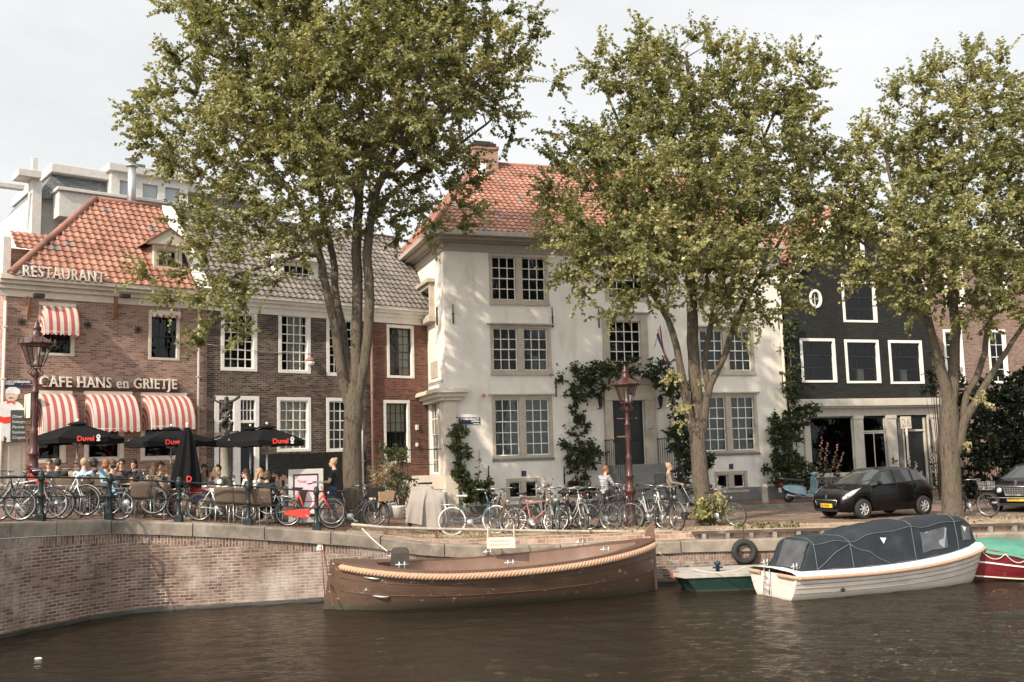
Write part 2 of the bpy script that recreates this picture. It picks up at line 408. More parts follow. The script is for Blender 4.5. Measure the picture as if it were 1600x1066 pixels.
# sandy strip along the quay
def m_dirt():
    t = NT('dusty_sand'); v = t.obj()
    c = t.ramp(t.noise(v, 1.6, 8, .72), [(.3, (.17,.125,.09)), (.5, (.36,.275,.20)), (.7, (.50,.40,.30))])
    c = t.mix(t.ramp(t.noise(v, 26, 5, .8), [(.5, 0.0), (.62, .6)]), c, (.13,.10,.065))
    t.pbr(c, .95, 0.0, t.bump(t.noise(v, 12, 8, .75), .03, .8), .15); return t.m
m = MB(); dx = [x for x, _ in qdense(.3) if x > -4.4]
rr = [[(x, qy(x) + d, ground(x) + (.006 if k else .0) + .05*math.sin(math.pi*k/8)*(.6+.4*mnoise.noise(Vector((x*.8, k*.5, 0))))) for x in dx] for k, d in enumerate([.36, .46, .6, .8, 1.05, 1.3, 1.6, 1.85, 2.1 ])]
for r_ in rr[-1:]:
    for i, p in enumerate(r_): r_[i] = (p[0], p[1] + .5*mnoise.noise(Vector((p[0]*.5, 3, 0))), p[2])
tag(m.grid(rr).build('sandy_ground', m_dirt()), kind='structure')
# roadway with kerb and raised pavement before the houses
KX0, KX1 = -3.2, 60.0
def kerb_y(x): return 32.6 + .30 * (x + 3.2) if x < 16 else 38.36 + .3*(x-16)
ROADM = m_paving('worn_street_paving', (.13,.085,.065), (.19,.125,.095), (.25,.17,.13), 1.0, .5)
m = MB(); rx = [KX0 + i for i in range(0, 60)]
m.grid([[(x, qy(x) + 2.0 + .1, ground(x) + .004) for x in rx], [(x, kerb_y(x) - .1, ground(x) + .004) for x in rx]], smooth=False)
tag(m.build('road', ROADM), kind='structure')
m = MB(); rk = [KX0 + i for i in range(0, 60)]
m.grid([[(x, kerb_y(x)+.16, ground(x)+.115) for x in rk], [(x, kerb_y(x)+30, ground(x)+.115) for x in rk]], smooth=False)
tag(m.build('pavement', m_paving('pavement_clinkers', (.085,.045,.035), (.15,.08,.055), (.2,.11,.08), 1.0, .25)), kind='structure')
m = MB()
for x in rk[:-1]:
    x0, x1 = x+.01, x+.99
    a, b = kerb_y(x0), kerb_y(x1)
    m.add([(x0,a,ground(x0)-.05),(x1,b,ground(x1)-.05),(x1,b+.16,ground(x1)-.05),(x0,a+.16,ground(x0)-.05),(x0,a,ground(x0)+.12),(x1,b,ground(x1)+.12),(x1,b+.16,ground(x1)+.12),(x0,a+.16,ground(x0)+.12)],
          [(0,3,2,1),(4,5,6,7),(0,1,5,4),(1,2,6,5),(2,3,7,6),(3,0,4,7)])
tag(m.build('kerb', plain('kerb_stone', (.20,.195,.18), .85, var=.25, bump=.005)), kind='structure')

# ---------------------------------------------------------------- quay wall
QBR = brick('quay_brick', (.095,.056,.044), (.165,.097,.074), (.25,.155,.118), (.36,.305,.25), .215, .074, .014, stain=(.035,.03,.024), st=.6, pale=.62, bump=.016, dmort=.75)
qroot = empty('canal_wall', (0, 0, 0), label='curving red brick canal wall with stone coping rising to the left of the boats', cat='quay wall')
pts = qdense(.25); arc = [0]
for a, b in zip(pts, pts[1:]): arc.append(arc[-1] + math.dist(a, b))
def strip(name, z0f, z1f, off, mat, rotuv=False, nz_=1):
    V, F, UV = [], [], []; n = len(pts); 
    for j in range(nz_+1):
        for i, (x, y) in enumerate(pts):
            z = z0f(x) + (z1f(x) - z0f(x)) * j / nz_
            V.append((x, y + off + .012*mnoise.noise(Vector((arc[i]*1.3, z*1.7, 2))), z))
    for j in range(nz_):
        for i in range(n-1):
            a = j*n + i; F.append((a, a+1, a+n+1, a+n))
            for q in (a, a+1, a+n+1, a+n):
                u_, v_ = arc[q % n], V[q][2]
                UV.append((v_, u_) if rotuv else (u_, v_))
    me = np_mesh(name, np.array(V), np.array(F), mat, uv=np.array(UV))
    return link(name, me, qroot)
ctop = lambda x: ground(x) - .20*min(1, max(0, (x+3.2)/4.0))
cz = lambda x: ctop(x) - .30
strip('brick_face', lambda x: -1.2, lambda x: cz(x) - .21, 0, QBR, nz_=10)
strip('soldier_course', lambda x: cz(x) - .21, lambda x: cz(x), 0, QBR, rotuv=True)
# wet foot of the wall, with algae
t = NT('wet_algae'); v = t.obj()
c = t.ramp(t.noise(t.mapv(v, (1,1,4)), 2.5, 6, .7), [(.35, (.008,.008,.006)), (.6, (.028,.026,.016)), (.78, (.09,.08,.05))])
t.pbr(c, .45, 0.0, t.bump(t.noise(v, 20, 4), .01), .5)
m = MB(); rows = []
for k, (z, o_) in enumerate([(-.6, -.04), (.02, -.04), (.06, -.025), (.09, -.004)]):
    rows.append([(x, y + o_ + .02*mnoise.noise(Vector((x*2, z*9, 5))), z + .035*mnoise.noise(Vector((x*1.1, 0, k)))) for x, y in pts])
m.grid(rows).build('algae_foot', t.m, qroot)
# coping blocks
m = MB(); i = 0; s0 = 0; rr_ = random.Random(3)
def qat(s):
    s = max(0, min(arc[-1]-1e-3, s)); 
    import bisect
    k = max(0, bisect.bisect_right(arc, s) - 1); tt = (s - arc[k]) / (arc[k+1] - arc[k])
    return pts[k][0] + (pts[k+1][0]-pts[k][0])*tt, pts[k][1] + (pts[k+1][1]-pts[k][1])*tt
while s0 < arc[-1] - .5:
    L = rr_.uniform(1.15, 1.9); s1 = min(s0 + L, arc[-1]); ns = max(2, int((s1-s0)/.3)); dz = rr_.uniform(-.012, .012); dy = rr_.uniform(-.02, .015)
    low, top, lowb, topb, rd = [], [], [], [], []
    for k in range(ns+1):
        x, y = qat(s0 + .012 + (s1-s0-.024)*k/ns); zt = ctop(x) + dz; w = .006*rr_.uniform(-1, 1)
        low.append((x, y-.07+dy+w, zt-.30)); top.append((x, y-.07+dy+w, zt-.035)); rd.append((x, y-.035+dy+w, zt+.004)); topb.append((x, y+.38, zt+.004)); lowb.append((x, y+.38, zt-.30))
    b = len(m.v); m.grid([low, top, rd, topb, lowb, low], smooth=False)
    m.add([low[0], top[0], rd[0], topb[0], lowb[0]], [(0,1,2,3,4)]); m.add([low[-1], top[-1], rd[-1], topb[-1], lowb[-1]], [(0,1,2,3,4)])
    s0 = s1
m.build('coping', CONC, qroot)
strip('brick_upstand', lambda x: ctop(x) - .1, lambda x: max(ctop(x)-.05, ground(x) + .012), .36, brick('pink_upstand_brick', (.24,.13,.09), (.34,.20,.14), (.42,.27,.19), (.40,.34,.28), .22, .11, .012, st=.5, pale=.5, bump=.01), nz_=1)

# ---------------------------------------------------------------- water
xs_ = np.linspace(-26, 26, 760); ys_ = np.concatenate([np.linspace(4, 27.2, 460)])
X_, Y_ = np.meshgrid(xs_, ys_); Z_ = np.zeros_like(X_); rw = np.random.default_rng(5)
for k in range(60):
    lam = .16*(9.0**rw.uniform(0, 1)); th = rw.normal(R(80), R(38)); ph = rw.uniform(0, 6.28); amp = .0019 * lam**.95
    Z_ += amp*np.sin(2*np.pi/lam*(X_*np.cos(th) + Y_*np.sin(th)) + ph + .8*np.sin(X_*.35+k) )
V = np.stack([X_.ravel(), Y_.ravel(), Z_.ravel()], 1); ny, nx = X_.shape
ii = (np.arange(ny-1)[:, None]*nx + np.arange(nx-1)[None, :]).ravel(); F = np.stack([ii, ii+1, ii+nx+1, ii+nx], 1)
t = NT('canal_water'); v = t.obj()
n1 = t.bump(t.noise(t.mapv(v, (1.0, 1.6, 1)), 5.0, 5, .62), .030, .85)
n2 = t.bump(t.noise(t.mapv(v, (1.0, 1.5, 1)), 15, 4, .6), .010, .7, n1)
fr = t.n('ShaderNodeFresnel', IOR=1.33, Normal=n2); df = t.n('ShaderNodeBsdfDiffuse', Color=(.016,.012,.008)); gl_w = t.n('ShaderNodeBsdfGlossy', Color=(.96,.93,.88), Roughness=.03, Normal=n2)
mxw = t.n('ShaderNodeMixShader', i0=t.math('MULTIPLY', fr.outputs[0], .72), i1=df.outputs[0], i2=gl_w.outputs[0]); t.l(mxw.outputs[0], t.out.inputs[0])
wa = link('canal_water', np_mesh('canal_water', V, F, t.m, smooth=True)); tag(wa, kind='structure')
bw = MB().add([(-300,-60,-.06),(300,-60,-.06),(300,4.02,-.06),(-300,4.02,-.06)], [(0,1,2,3)]); 
bw.add([(26,4,-.06),(300,4,-.06),(300,27,-.06),(26,27,-.06)], [(0,1,2,3)]); bw.add([(-300,4,-.06),(-26,4,-.06),(-26,27,-.06),(-300,27,-.06)], [(0,1,2,3)])
tag(bw.build('canal_water', t.m), kind='structure')
# ---------------------------------------------------------------- facades
class Fac:
    def __init__(s, name, pxa, pxb, P, Q, label, cat='house', group=None):
        """P,Q: two world (x,y) points of the facade line; the house spans picture columns pxa..pxb"""
        s.P, s.Q = Vector((P[0], P[1], 0)), Vector((Q[0], Q[1], 0)); e = (s.Q - s.P).normalized(); s.e = e; s.b = Vector((-e.y, e.x, 0))
        s.O = Vector(s.P); u = s.ray2(pxa, hor(pxa))[0]; s.O = s.P + e*u
        s.w = s.ray2(pxb, hor(pxb))[0]; s.th = math.atan2(e.y, e.x); s.O.z = 0
        s.root = empty(name, s.O, s.th, label, cat, group); s.holes = []
    def ray2(s, px, py, y=0.0):
        d = ray(px, py); o = CAM - s.O; k = (y - o.dot(s.b)) / d.dot(s.b); p = o + d*k
        return p.dot(s.e), p.z
    def side(s, px, py, x=0.0):                 # hit with the side plane u = x -> (depth, z)
        d = ray(px, py); o = CAM - s.O; k = (x - o.dot(s.e)) / d.dot(s.e); p = o + d*k
        return p.dot(s.b), p.z
    def rect(s, x0, y0, x1, y1, y=0.0):
        ym, xm = (y0+y1)/2, (x0+x1)/2
        return s.ray2(x0, ym, y)[0], s.ray2(xm, y1, y)[1], s.ray2(x1, ym, y)[0], s.ray2(xm, y0, y)[1]
    def world(s, u, v, z): return s.O + s.e*u + s.b*v + Vector((0, 0, z))

def window(parent, r, cols, rows, split=None, fw=.09, casing=WHITE, sash=None, curtain=None, sill=None, rec=.07, glass_=GLASS, mt=.032, post=0, holes=None, out=.012, room=True, curtf=1.0, name='window', openb=0, lintel=None, side=None, cw=(0,1)):
    """r=(u0,z0,u1,z1) outer casing. post>0: central post with two lights each cols x rows. side: matrix for another plane"""
    u0, z0, u1, z1 = r; sash = sash or casing
    if holes is not None: holes.append([(u0+.01, z0+.01), (u1-.01, z0+.01), (u1-.01, z1-.01), (u0+.01, z1-.01)])
    m = MB(); d = .16
    m.box(u0, -out, z0, u0+fw, d, z1); m.box(u1-fw, -out, z0, u1, d, z1); m.box(u0+fw, -out, z1-fw, u1-fw, d, z1); m.box(u0+fw, -out, z0, u1-fw, d, z0+fw*.8)
    lights = [(u0+fw, u1-fw)]
    if post: c = (u0+u1)/2; m.box(c-post/2, -out, z0+fw*.8, c+post/2, d, z1-fw); lights = [(u0+fw, c-post/2), (c+post/2, u1-fw)]
    w = m.build(name, casing, parent, bevel=.008)
    za, zb = z0+fw*.8, z1-fw; sp = split if split is not None else .5
    zm = za + (zb-za)*(1-sp) if rows > 1 or split else None
    sm, gm, cm = MB(), MB(), MB()
    for (a, b) in lights:
        st = .038
        parts = [(za, zb, rec)] if zm is None else [(zm-.02, zb, rec), (za, zm+.02, rec+.03)]
        for (s0, s1, yy) in parts:
            sm.box(a, yy, s0, a+st, yy+.035, s1); sm.box(b-st, yy, s0, b, yy+.035, s1); sm.box(a+st, yy, s1-st, b-st, yy+.035, s1); sm.box(a+st, yy, s0, b-st, yy+.035, s0+st)
            nr = rows if zm is None else max(1, round(rows*(s1-s0)/(zb-za)))
            for i in range(1, cols): x = a + (b-a)*i/cols; sm.box(x-mt/2, yy+.004, s0+st, x+mt/2, yy+.03, s1-st)
            for j in range(1, nr): z = s0 + (s1-s0)*j/nr; sm.box(a+st, yy+.006, z-mt/2, b-st, yy+.028, z+mt/2)
            gm.add([(a+.01, yy+.018, s0+.01), (b-.01, yy+.018, s0+.01), (b-.01, yy+.018, s1-.01), (a+.01, yy+.018, s1-.01)], [(0,1,2,3)])
        if curtain:
            ca, cb = a+(b-a)*cw[0], a+(b-a)*cw[1]; n = 24; yb = rec+.14; zl = zb - (zb-za)*curtf
            cm.grid([[(ca+(cb-ca)*k/n, yb+.018*math.sin(k*1.9), z) for k in range(n+1)] for z in (zl, zb)])
    so_ = sm.build('sash', sash, w); gm.build('pane', glass_, w, fixn=False)
    if curtain: cm.build('curtain', curtain, w, fixn=False)
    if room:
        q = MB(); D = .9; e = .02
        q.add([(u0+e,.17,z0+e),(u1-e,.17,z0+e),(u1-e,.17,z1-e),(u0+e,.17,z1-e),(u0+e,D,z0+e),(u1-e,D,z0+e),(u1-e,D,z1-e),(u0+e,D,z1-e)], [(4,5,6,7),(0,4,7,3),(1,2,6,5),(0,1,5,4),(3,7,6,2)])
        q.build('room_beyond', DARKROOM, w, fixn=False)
    if sill: MB().box(u0-.04, -.07, z0-.09, u1+.04, .02, z0+.002).build('sill', sill, w, bevel=.008)
    if lintel: MB().box(u0-.12, -.11, z1-.0, u1+.12, .02, z1+.06).build('drip_moulding', lintel, w, bevel=.008)
    return w
def wall(fac, outline, mat, name='wall', y0=0.0, y1=.3, parent=None):
    return MB().prism(outline, y0, y1, 'y', fac.holes if fac else ()).build(name, mat, parent or fac.root)
def pantiles(parent, O, a, b, poly, tw=.235, th=.31, mat=None, name='roof_tiles', holes=()):
    """clay pantiles on the plane O + a*s + b*t inside poly (s,t)"""
    O, a, b = Vector(O), Vector(a).normalized(), Vector(b).normalized(); n = a.cross(b).normalized()
    if n.z < 0: n = -n
    ss = [p[0] for p in poly]; ts = [p[1] for p in poly]
    def inside(x, y, P):
        c = False; j = len(P)-1
        for i in range(len(P)):
            if (P[i][1] > y) != (P[j][1] > y) and x < (P[j][0]-P[i][0])*(y-P[i][1])/(P[j][1]-P[i][1]) + P[i][0]: c = not c
            j = i
        return c
    V, F, A = [], [], []; rr = random.Random(int(abs(O.x*100+O.z*37))+len(poly))
    prof = [(0, .030), (.16, .052), (.33, .040), (.55, .012), (.78, .006), (1.0, .030)]
    ns = int((max(ss)-min(ss))/tw)+1; nt = int((max(ts)-min(ts))/th)+1
    for i in range(ns):
        for j in range(nt):
            s0, t0 = min(ss)+i*tw, min(ts)+j*th
            if not inside(s0+tw/2, t0+th/2, poly) or any(inside(s0+tw/2, t0+th/2, h) for h in holes): continue
            base = len(V); jt = rr.uniform(-.008, .008); jl = rr.uniform(0, .012); js = rr.uniform(-.006, .006)
            for (t, lift) in ((t0-.04+jt, .035+jl), (t0+th, .002)):
                for (k, h) in prof: V.append(O + a*(s0+k*tw*1.03+js) + b*t + n*(h+lift))
            for (k, h) in prof: V.append(O + a*(s0+k*tw*1.03+js) + b*(t0-.04+jt) + n*(h*.6+jl))
            m_ = len(prof)
            for k in range(m_-1):
                F.append((base+k, base+k+1, base+m_+k+1, base+m_+k)); F.append((base+2*m_+k, base+2*m_+k+1, base+k+1, base+k))
            r_ = rr.random(); A += [r_]*(2*(m_-1))
    me = np_mesh(name, np.array(V), np.array(F), mat, smooth=False, attr=np.array(A))
    return link(name, me, parent)
REDT = tile('orange_red_pantile', [(0.0, (.12,.068,.053)), (.2, (.235,.112,.078)), (.6, (.335,.158,.110)), (.93, (.41,.225,.165)), (.99, (.15,.145,.14))])
GREYT = tile('grey_pantile', [(0.0, (.10,.088,.080)), (.5, (.175,.155,.142)), (1.0, (.26,.235,.215))])
BR_REST = brick('cafe_red_brick', (.17,.085,.062), (.30,.162,.118), (.40,.24,.18), (.30,.255,.215), .22, .068, .011, st=.3)
BR_DARK = brick('dark_brown_brick', (.038,.026,.021), (.078,.051,.041), (.19,.135,.105), (.26,.22,.19), .22, .068, .012, st=.4, dmort=.8, bump=.012)
BR_RED = brick('deep_red_brick', (.10,.035,.025), (.17,.065,.043), (.23,.10,.07), (.17,.13,.11), .22, .068, .010, st=.4)
BR_BLACK = brick('black_painted_brick', (.017,.018,.017), (.022,.023,.021), (.03,.03,.028), (.012,.012,.011), .22, .068, .008, stain=(.05,.048,.04), st=.35, bump=.010)
BR_TARP = brick('far_pale_brick', (.22,.12,.09), (.29,.17,.13), (.35,.22,.17), (.32,.26,.22), .22, .068, .010)
STUCCO = plaster('white_stucco', (.72,.68,.61), (.40,.35,.28), .6, .006)
SLATE = brick('grey_slate', (.13,.14,.15), (.17,.18,.19), (.22,.23,.24), (.07,.075,.08), .22, .12, .008, st=.2)
LEAD = plain('grey_lead', (.30,.30,.30), .6, var=.2)

# ---- left row: café, dark house, red house share one street line
LP, LQ = (colx(0, 29.3), 29.3), (colx(655, 38.5), 38.5)
rest = Fac('cafe_building', 2, 322, LP, LQ, 'red brick corner café with orange pantile roof and red striped awnings', 'café building')
dark = Fac('dark_brick_house', 322, 585, LP, LQ, 'dark brown brick house with white sash windows between café and red brick house')
redh = Fac('red_brick_house', 585, 690, LP, LQ, 'narrow deep red brick house beside the white corner house')
EZ = rest.ray2(150, 462)[1]                 # underside of the cornice
EAVE = rest.ray2(150, 441, -.35)[1]
RY = 3.3; RZ = (rest.ray2(149, 312, RY)[1] + rest.ray2(278, 329, RY)[1]) / 2
def gutter(f, u0, u1, mat, z0, z1, over=.42, name='cornice'):
    m = MB(); h = z1 - z0
    m.box(u0, -.05, z0-.22, u1, .01, z0+.02); m.box(u0, -.16, z0, u1, .01, z0+h*.35); m.box(u0, -.30, z0+h*.35, u1, .01, z0+h*.62); m.box(u0, -over, z0+h*.62, u1, .01, z1)
    return m.build(name, mat, f.root, bevel=.012)
ROOFB = Vector((0, RY+.38, RZ-EAVE)); SL = ROOFB.length
def lroof(f, u0, u1, mat, hipL=None, holes=(), deck=True):
    O = (0, -.38, EAVE+.01)
    uh = hipL if hipL is not None else u0
    poly = [(u0, 0), (u1, 0), (u1, SL), (uh, SL)]
    m = MB(); m.prism([(p[0], p[1]) for p in poly], -.12, -.01, 'z')
    Mx = Matrix.Translation(O) @ Matrix((Vector((1,0,0)), ROOFB.normalized(), Vector((1,0,0)).cross(ROOFB.normalized()))).transposed().to_4x4(); m.xf(Mx)
    # back slope + gable triangles
    m.add([(u0,-.38,EAVE),(u1,-.38,EAVE),(u1,RY,RZ),(uh,RY,RZ),(u1,2*RY+.38,EAVE),(u0,2*RY+.38,EAVE)], [(3,2,4,5),(1,4,2),(0,3,5)])
    r_ = m.build('roof', LEAD if mat is None else mat, f.root)
    pantiles(r_, O, (1,0,0), ROOFB, poly, mat=mat, holes=holes)
    k = MB(); k.tube([(uh+.02, RY, RZ+.02), (u1, RY, RZ+.02)], .11, 8)
    if hipL is not None: k.tube([(u0+.02, -.36, EAVE+.06), (uh, RY, RZ+.03)], .12, 8)
    k.build('ridge_tiles', mat, r_)
    return r_
def flat(f, zt=None, extra=()):
    g0 = ground(f.world(f.w/2, 0, 0).x) - .4; return [(0, g0), (f.w, g0), (f.w, zt), (0, zt)]
# --- café
uh = rest.ray2(149, 312, RY)[0]
H = rest.holes
for (r, cur) in (((60,474,117,556), 0), ((232,488,281,563), 0)):
    window(rest.root, rest.rect(*r), 3, 4, .5, fw=.10, casing=CREAM, sash=BLACK, holes=H, glass_=GLASSD, mt=.02)
for r in ((53,612,104,724), (132,614,194,721), (220,617,290,719)):
    w = window(rest.root, rest.rect(*r), 1, 1, None, fw=.13, casing=BEIGE, sash=CREAM, holes=H, glass_=GLASSD, curtain=CURTAIN if r[0] == 53 else None, cw=(.72, .95))
# doorway and cream panelled door behind the sign
dr = rest.rect(4, 690, 40, 790); dr = (dr[0], 2.3, dr[2], dr[3])
H.append([(dr[0], 2.2), (dr[2], 2.2), (dr[2], dr[3]), (dr[0], dr[3])])
dd = MB().box(dr[0], .06, 2.2, dr[2], .14, dr[3]); dd.box(dr[0]+.12, .03, dr[3]-1.3, dr[2]-.12, .07, dr[3]-.12)
d_ = dd.build('door', CREAM, rest.root, bevel=.01)
wall(rest, flat(rest, EAVE-.05), BR_REST)
m = MB(); m.box(0, .3, 1.8, .3, 2*RY, EAVE-.05); m.box(0, 2*RY-.3, 1.8, rest.w, 2*RY, EAVE-.05); m.build('side_wall', BR_REST, rest.root)
m = MB(); m.add([(0,-.38,EAVE),(uh,RY,RZ),(0,2*RY+.38,EAVE)], [(0,1,2)]); 
lroof(rest, 0, rest.w - .45, REDT, hipL=uh)
lb = Vector((-uh, 0, 0)) 
gutter(rest, -.25, rest.w, CREAM, EZ, EAVE+.03)
# soldier arches above the openings
for r in ((60,467,117,474), (232,481,281,488), (53,560,104,566)): pass
# verge strip between the two roofs
O = Vector((0,-.38,EAVE+.01)); bn = ROOFB.normalized(); nn = Vector((1,0,0)).cross(bn)
m = MB(); m.obox(O + Vector((rest.w-.22,0,0)) + bn*SL/2 + nn*.05, (.20,0,0), bn*(SL/2), nn*.07); m.build('verge_flashing', WHITE, rest.root)
# striped awnings
SM = stripes('red_white_awning', (.68,.62,.55), (.47,.12,.105), .21)
def awning(f, x0, x1, yt, yb, proj, px_hint=None, drop=None):
    u0, za = f.rect(x0, yt, x1, yb)[0], f.ray2((x0+x1)/2, yt)[1]; u1 = f.rect(x0, yt, x1, yb)[2]
    # find z of the outer edge from its picture height
    zb = f.ray2((x0+x1)/2+proj*18, yb, -proj)[1]
    m = MB(); h = za - zb - .1; n = 12; prof = [(-proj*math.sin(math.pi/2*k/n), zb + .1 + h*(math.cos(math.pi/2*k/n))) for k in range(n+1)]
    nu = 14; rows = []
    for (y, z) in prof: rows.append([(u0+(u1-u0)*i/nu, y-.01, z + .012*math.sin(i*2.1)*(1 if z < za-.2 else 0)) for i in range(nu+1)])
    # scalloped valance
    nv = 56; val = [[(u0+(u1-u0)*i/nv, -proj-.012, zb+.1) for i in range(nv+1)], [(u0+(u1-u0)*i/nv, -proj-.015, zb + .045 - .05*abs(math.sin(math.pi*i/7))) for i in range(nv+1)]]
    m.grid(rows); m.grid(val, smooth=False)
    a = m.build('awning', SM, f.root, fixn=False)
    # stripes follow the cloth: u along the facade
    uvl = a.data.uv_layers[0].data
    for lp in a.data.loops: uvl[lp.index].uv = (a.data.vertices[lp.vertex_index].co.x - u0, a.data.vertices[lp.vertex_index].co.z)
    sd = MB()
    for u in (u0, u1):
        P_ = [(y, z) for (y, z) in prof]; ctr = [(0.0, zb+.1)]
        b = len(sd.v); sd.v += [(u, y, z) for (y, z) in P_] + [(u, -.005, zb+.1)]
        for k in range(n): sd.f.append([b+k, b+k+1, b+n+1]); sd.sm.append(False); sd.mi.append(0)
        sv = [(u, -.005, zb+.1), (u, -proj-.012, zb+.1), (u, -proj-.012, zb), (u, -.005, zb)]
        sd.add(sv, [(0,1,2,3)])
    s_ = sd.build('awning_cheek', SM, a, fixn=False)
    uvl = s_.data.uv_layers[0].data
    for lp in s_.data.loops: c = s_.data.vertices[lp.vertex_index].co; uvl[lp.index].uv = (math.hypot(c.y, c.z-zb-.1)*1.0, c.z)
    k = MB()
    for u in (u0+.02, u1-.02): k.tube([(u, -.02, zb+.35), (u, -proj+.02, zb+.09)], .012, 5)
    k.tube([(u0, -proj, zb+.1), (u1, -proj, zb+.1)], .014, 6)
    k.build('awning_frame', BEIGE, a); MB().box(u0-.06, -.10, za-.01, u1+.02, .0, za+.10).build('awning_cassette', BEIGE, a)
awning(rest, 55, 110, 616, 681, 1.0); awning(rest, 133, 204, 617, 675, .95); awning(rest, 222, 289, 619, 671, .95)
awning(rest, 63, 116, 479, 524, .62); awning(rest, 236, 280, 491, 497, .14)
# letters
def text(name, s, size, loc, mat, parent=None, rot=(R(90), 0, 0), ext=.02, sx=1.0, align='LEFT', bold=.0, sp=1.0, shear=0.0):
    cu = bpy.data.curves.new(name, 'FONT'); cu.body = s; cu.size = size; cu.extrude = ext; cu.offset = bold; cu.align_x = align; cu.space_character = sp; cu.shear = shear; cu.resolution_u = 3
    ob = bpy.data.objects.new(name, cu); COL.objects.link(ob); bpy.context.view_layer.update()
    me = bpy.data.meshes.new_from_object(ob.evaluated_get(bpy.context.evaluated_depsgraph_get())); bpy.data.objects.remove(ob)
    me.materials.clear(); me.materials.append(mat); o = bpy.data.objects.new(name, me); COL.objects.link(o); o.parent = parent; o.location = loc; o.rotation_euler = rot; o.scale = (sx, 1, 1); return o
LET = plain('cream_letters', (.66,.62,.53), .5); LETR = plain('red_neon_edge', (.30,.035,.025), .5)
def slabtext(s, f, x0, x1, ytop, ybot, y, th=.09):
    """slab serif letters built from the font plus serif bars, fitted between two picture columns"""
    u0 = f.ray2(x0, (ytop+ybot)/2, y)[0]; u1 = f.ray2(x1, (ytop+ybot)/2+4, y)[0]; zb = f.ray2((x0+x1)/2, ybot, y)[1]; zt = f.ray2((x0+x1)/2, ytop, y)[1]
    t_ = text('lettering', s, 1.0, (0,0,0), LET, f.root, ext=.5, bold=.012, sp=1.12)
    xs = [v.co.x for v in t_.data.vertices]; ys = [v.co.y for v in t_.data.vertices]
    kx = (u1-u0)/(max(xs)-min(xs)); kz = (zt-zb)/(.73)
    mn = min(xs)
    for v in t_.data.vertices: v.co = Vector(((v.co.x-mn)*kx, v.co.y*kz, v.co.z*th))
    t_.location = (u0, y, zb)
    bk = t_.copy(); bk.data = t_.data.copy(); COL.objects.link(bk); bk.parent = t_; bk.location = (0,0,0); bk.rotation_euler = (0,0,0); bk.name = 'letter_return'
    for v in bk.data.vertices: v.co.z -= .05; v.co.x += .012; v.co.y -= .02
    bk.data.materials.clear(); bk.data.materials.append(LETR)
    # serifs: small slabs under and over each upright stroke
    sr = MB(); vs = t_.data.vertices; tops = {}
    for p in t_.data.polygons:
        if abs(p.normal.y) > .95 and p.area > 0:
            c = p.center; w_ = max(vs[i].co.x for i in p.vertices) - min(vs[i].co.x for i in p.vertices)
            H_ = .73*kz
            if (abs(c.y) < .02*kz or abs(c.y-H_) < .04*kz) and w_ < .17*kx and w_ > .05*kx:
                e = .055*kx; z = 0 if c.y < H_/2 else H_
                sr.box(c.x-w_/2-e, (0 if z == 0 else H_-.07*kz), -th/2, c.x+w_/2+e, (.07*kz if z == 0 else H_), th/2)
    if sr.v:
        so = sr.build('serif', LET, t_); bm = bmesh.new(); bm.from_mesh(t_.data); bm.from_mesh(so.data); bpy.data.objects.remove(so); bm.to_mesh(t_.data); bm.free()
    return t_
slabtext('CAFE HANS en GRIETJE', rest, 62, 276, 589.5, 606, -.12)
m = MB(); a_ = rest.rect(58, 589, 280, 611); m.box(a_[0], -.05, a_[1]-.02, a_[2], .0, a_[1]+.12); m.build('sign_rail', plain('rust_brown_board', (.10,.045,.03), .8), rest.root)
slabtext('RESTAURANT', rest, 36, 163, 419, 436.5, -.46)
m = MB()
for px in (50, 84, 120, 150): u = rest.ray2(px, 440, -.4)[0]; m.box(u-.015, -.44, EAVE-.02, u+.015, -.36, EAVE+.16)
m.build('letter_bracket', RUSTY, rest.root)
# wooden brackets with floodlights under the cornice
for px in (45, 180):
    u, z = rest.ray2(px, 468, -.1); b = MB(); b.bar((u, -.04, z-.55), (u, -.30, z+.05), .07, .07); b.bar((u, -.03, z-.6), (u, -.03, z+.1), .08, .06); bo = b.build('cornice_bracket', plain('brown_wood', (.20,.10,.05), .7), rest.root)
    b = MB(); b.box(u+.05, -.55, z+.02, u+.35, -.35, z+.14); b.build('floodlight', IRON, bo, bevel=.01)
# star shaped wall anchors
for px, py in ((34,503),(137,508),(215,515)):
    u, z = rest.ray2(px, py); b = MB()
    for k in range(4): a = math.pi*k/4; b.bar((u-.13*math.cos(a), -.02, z-.13*math.sin(a)), (u+.13*math.cos(a), -.02, z+.13*math.sin(a)), .03, .02)
    b.build('wall_anchor', IRON, rest.root)
def pipe(f, px, py0, py1, r=.045, mat=PIPE, y=-.09, name='drainpipe', u=None, z0=None):
    ua, za = f.ray2(px, py0, y); ub, zb = f.ray2(px, py1, y); u = u if u is not None else (ua+ub)/2; zb = z0 if z0 is not None else zb; b = MB(); b.tube([(u, y, zb), (u, y, za)], r, 8)
    for k in range(4): z = zb + (za-zb)*(k+.5)/4; b.box(u-.06, y-.05, z-.02, u+.06, .0, z+.02)
    return b.build(name, mat, f.root)
pipe(rest, 310, 475, 760, z0=2.2); pipe(rest, 5, 470, 720, y=-.07, mat=BEIGE, z0=2.2)
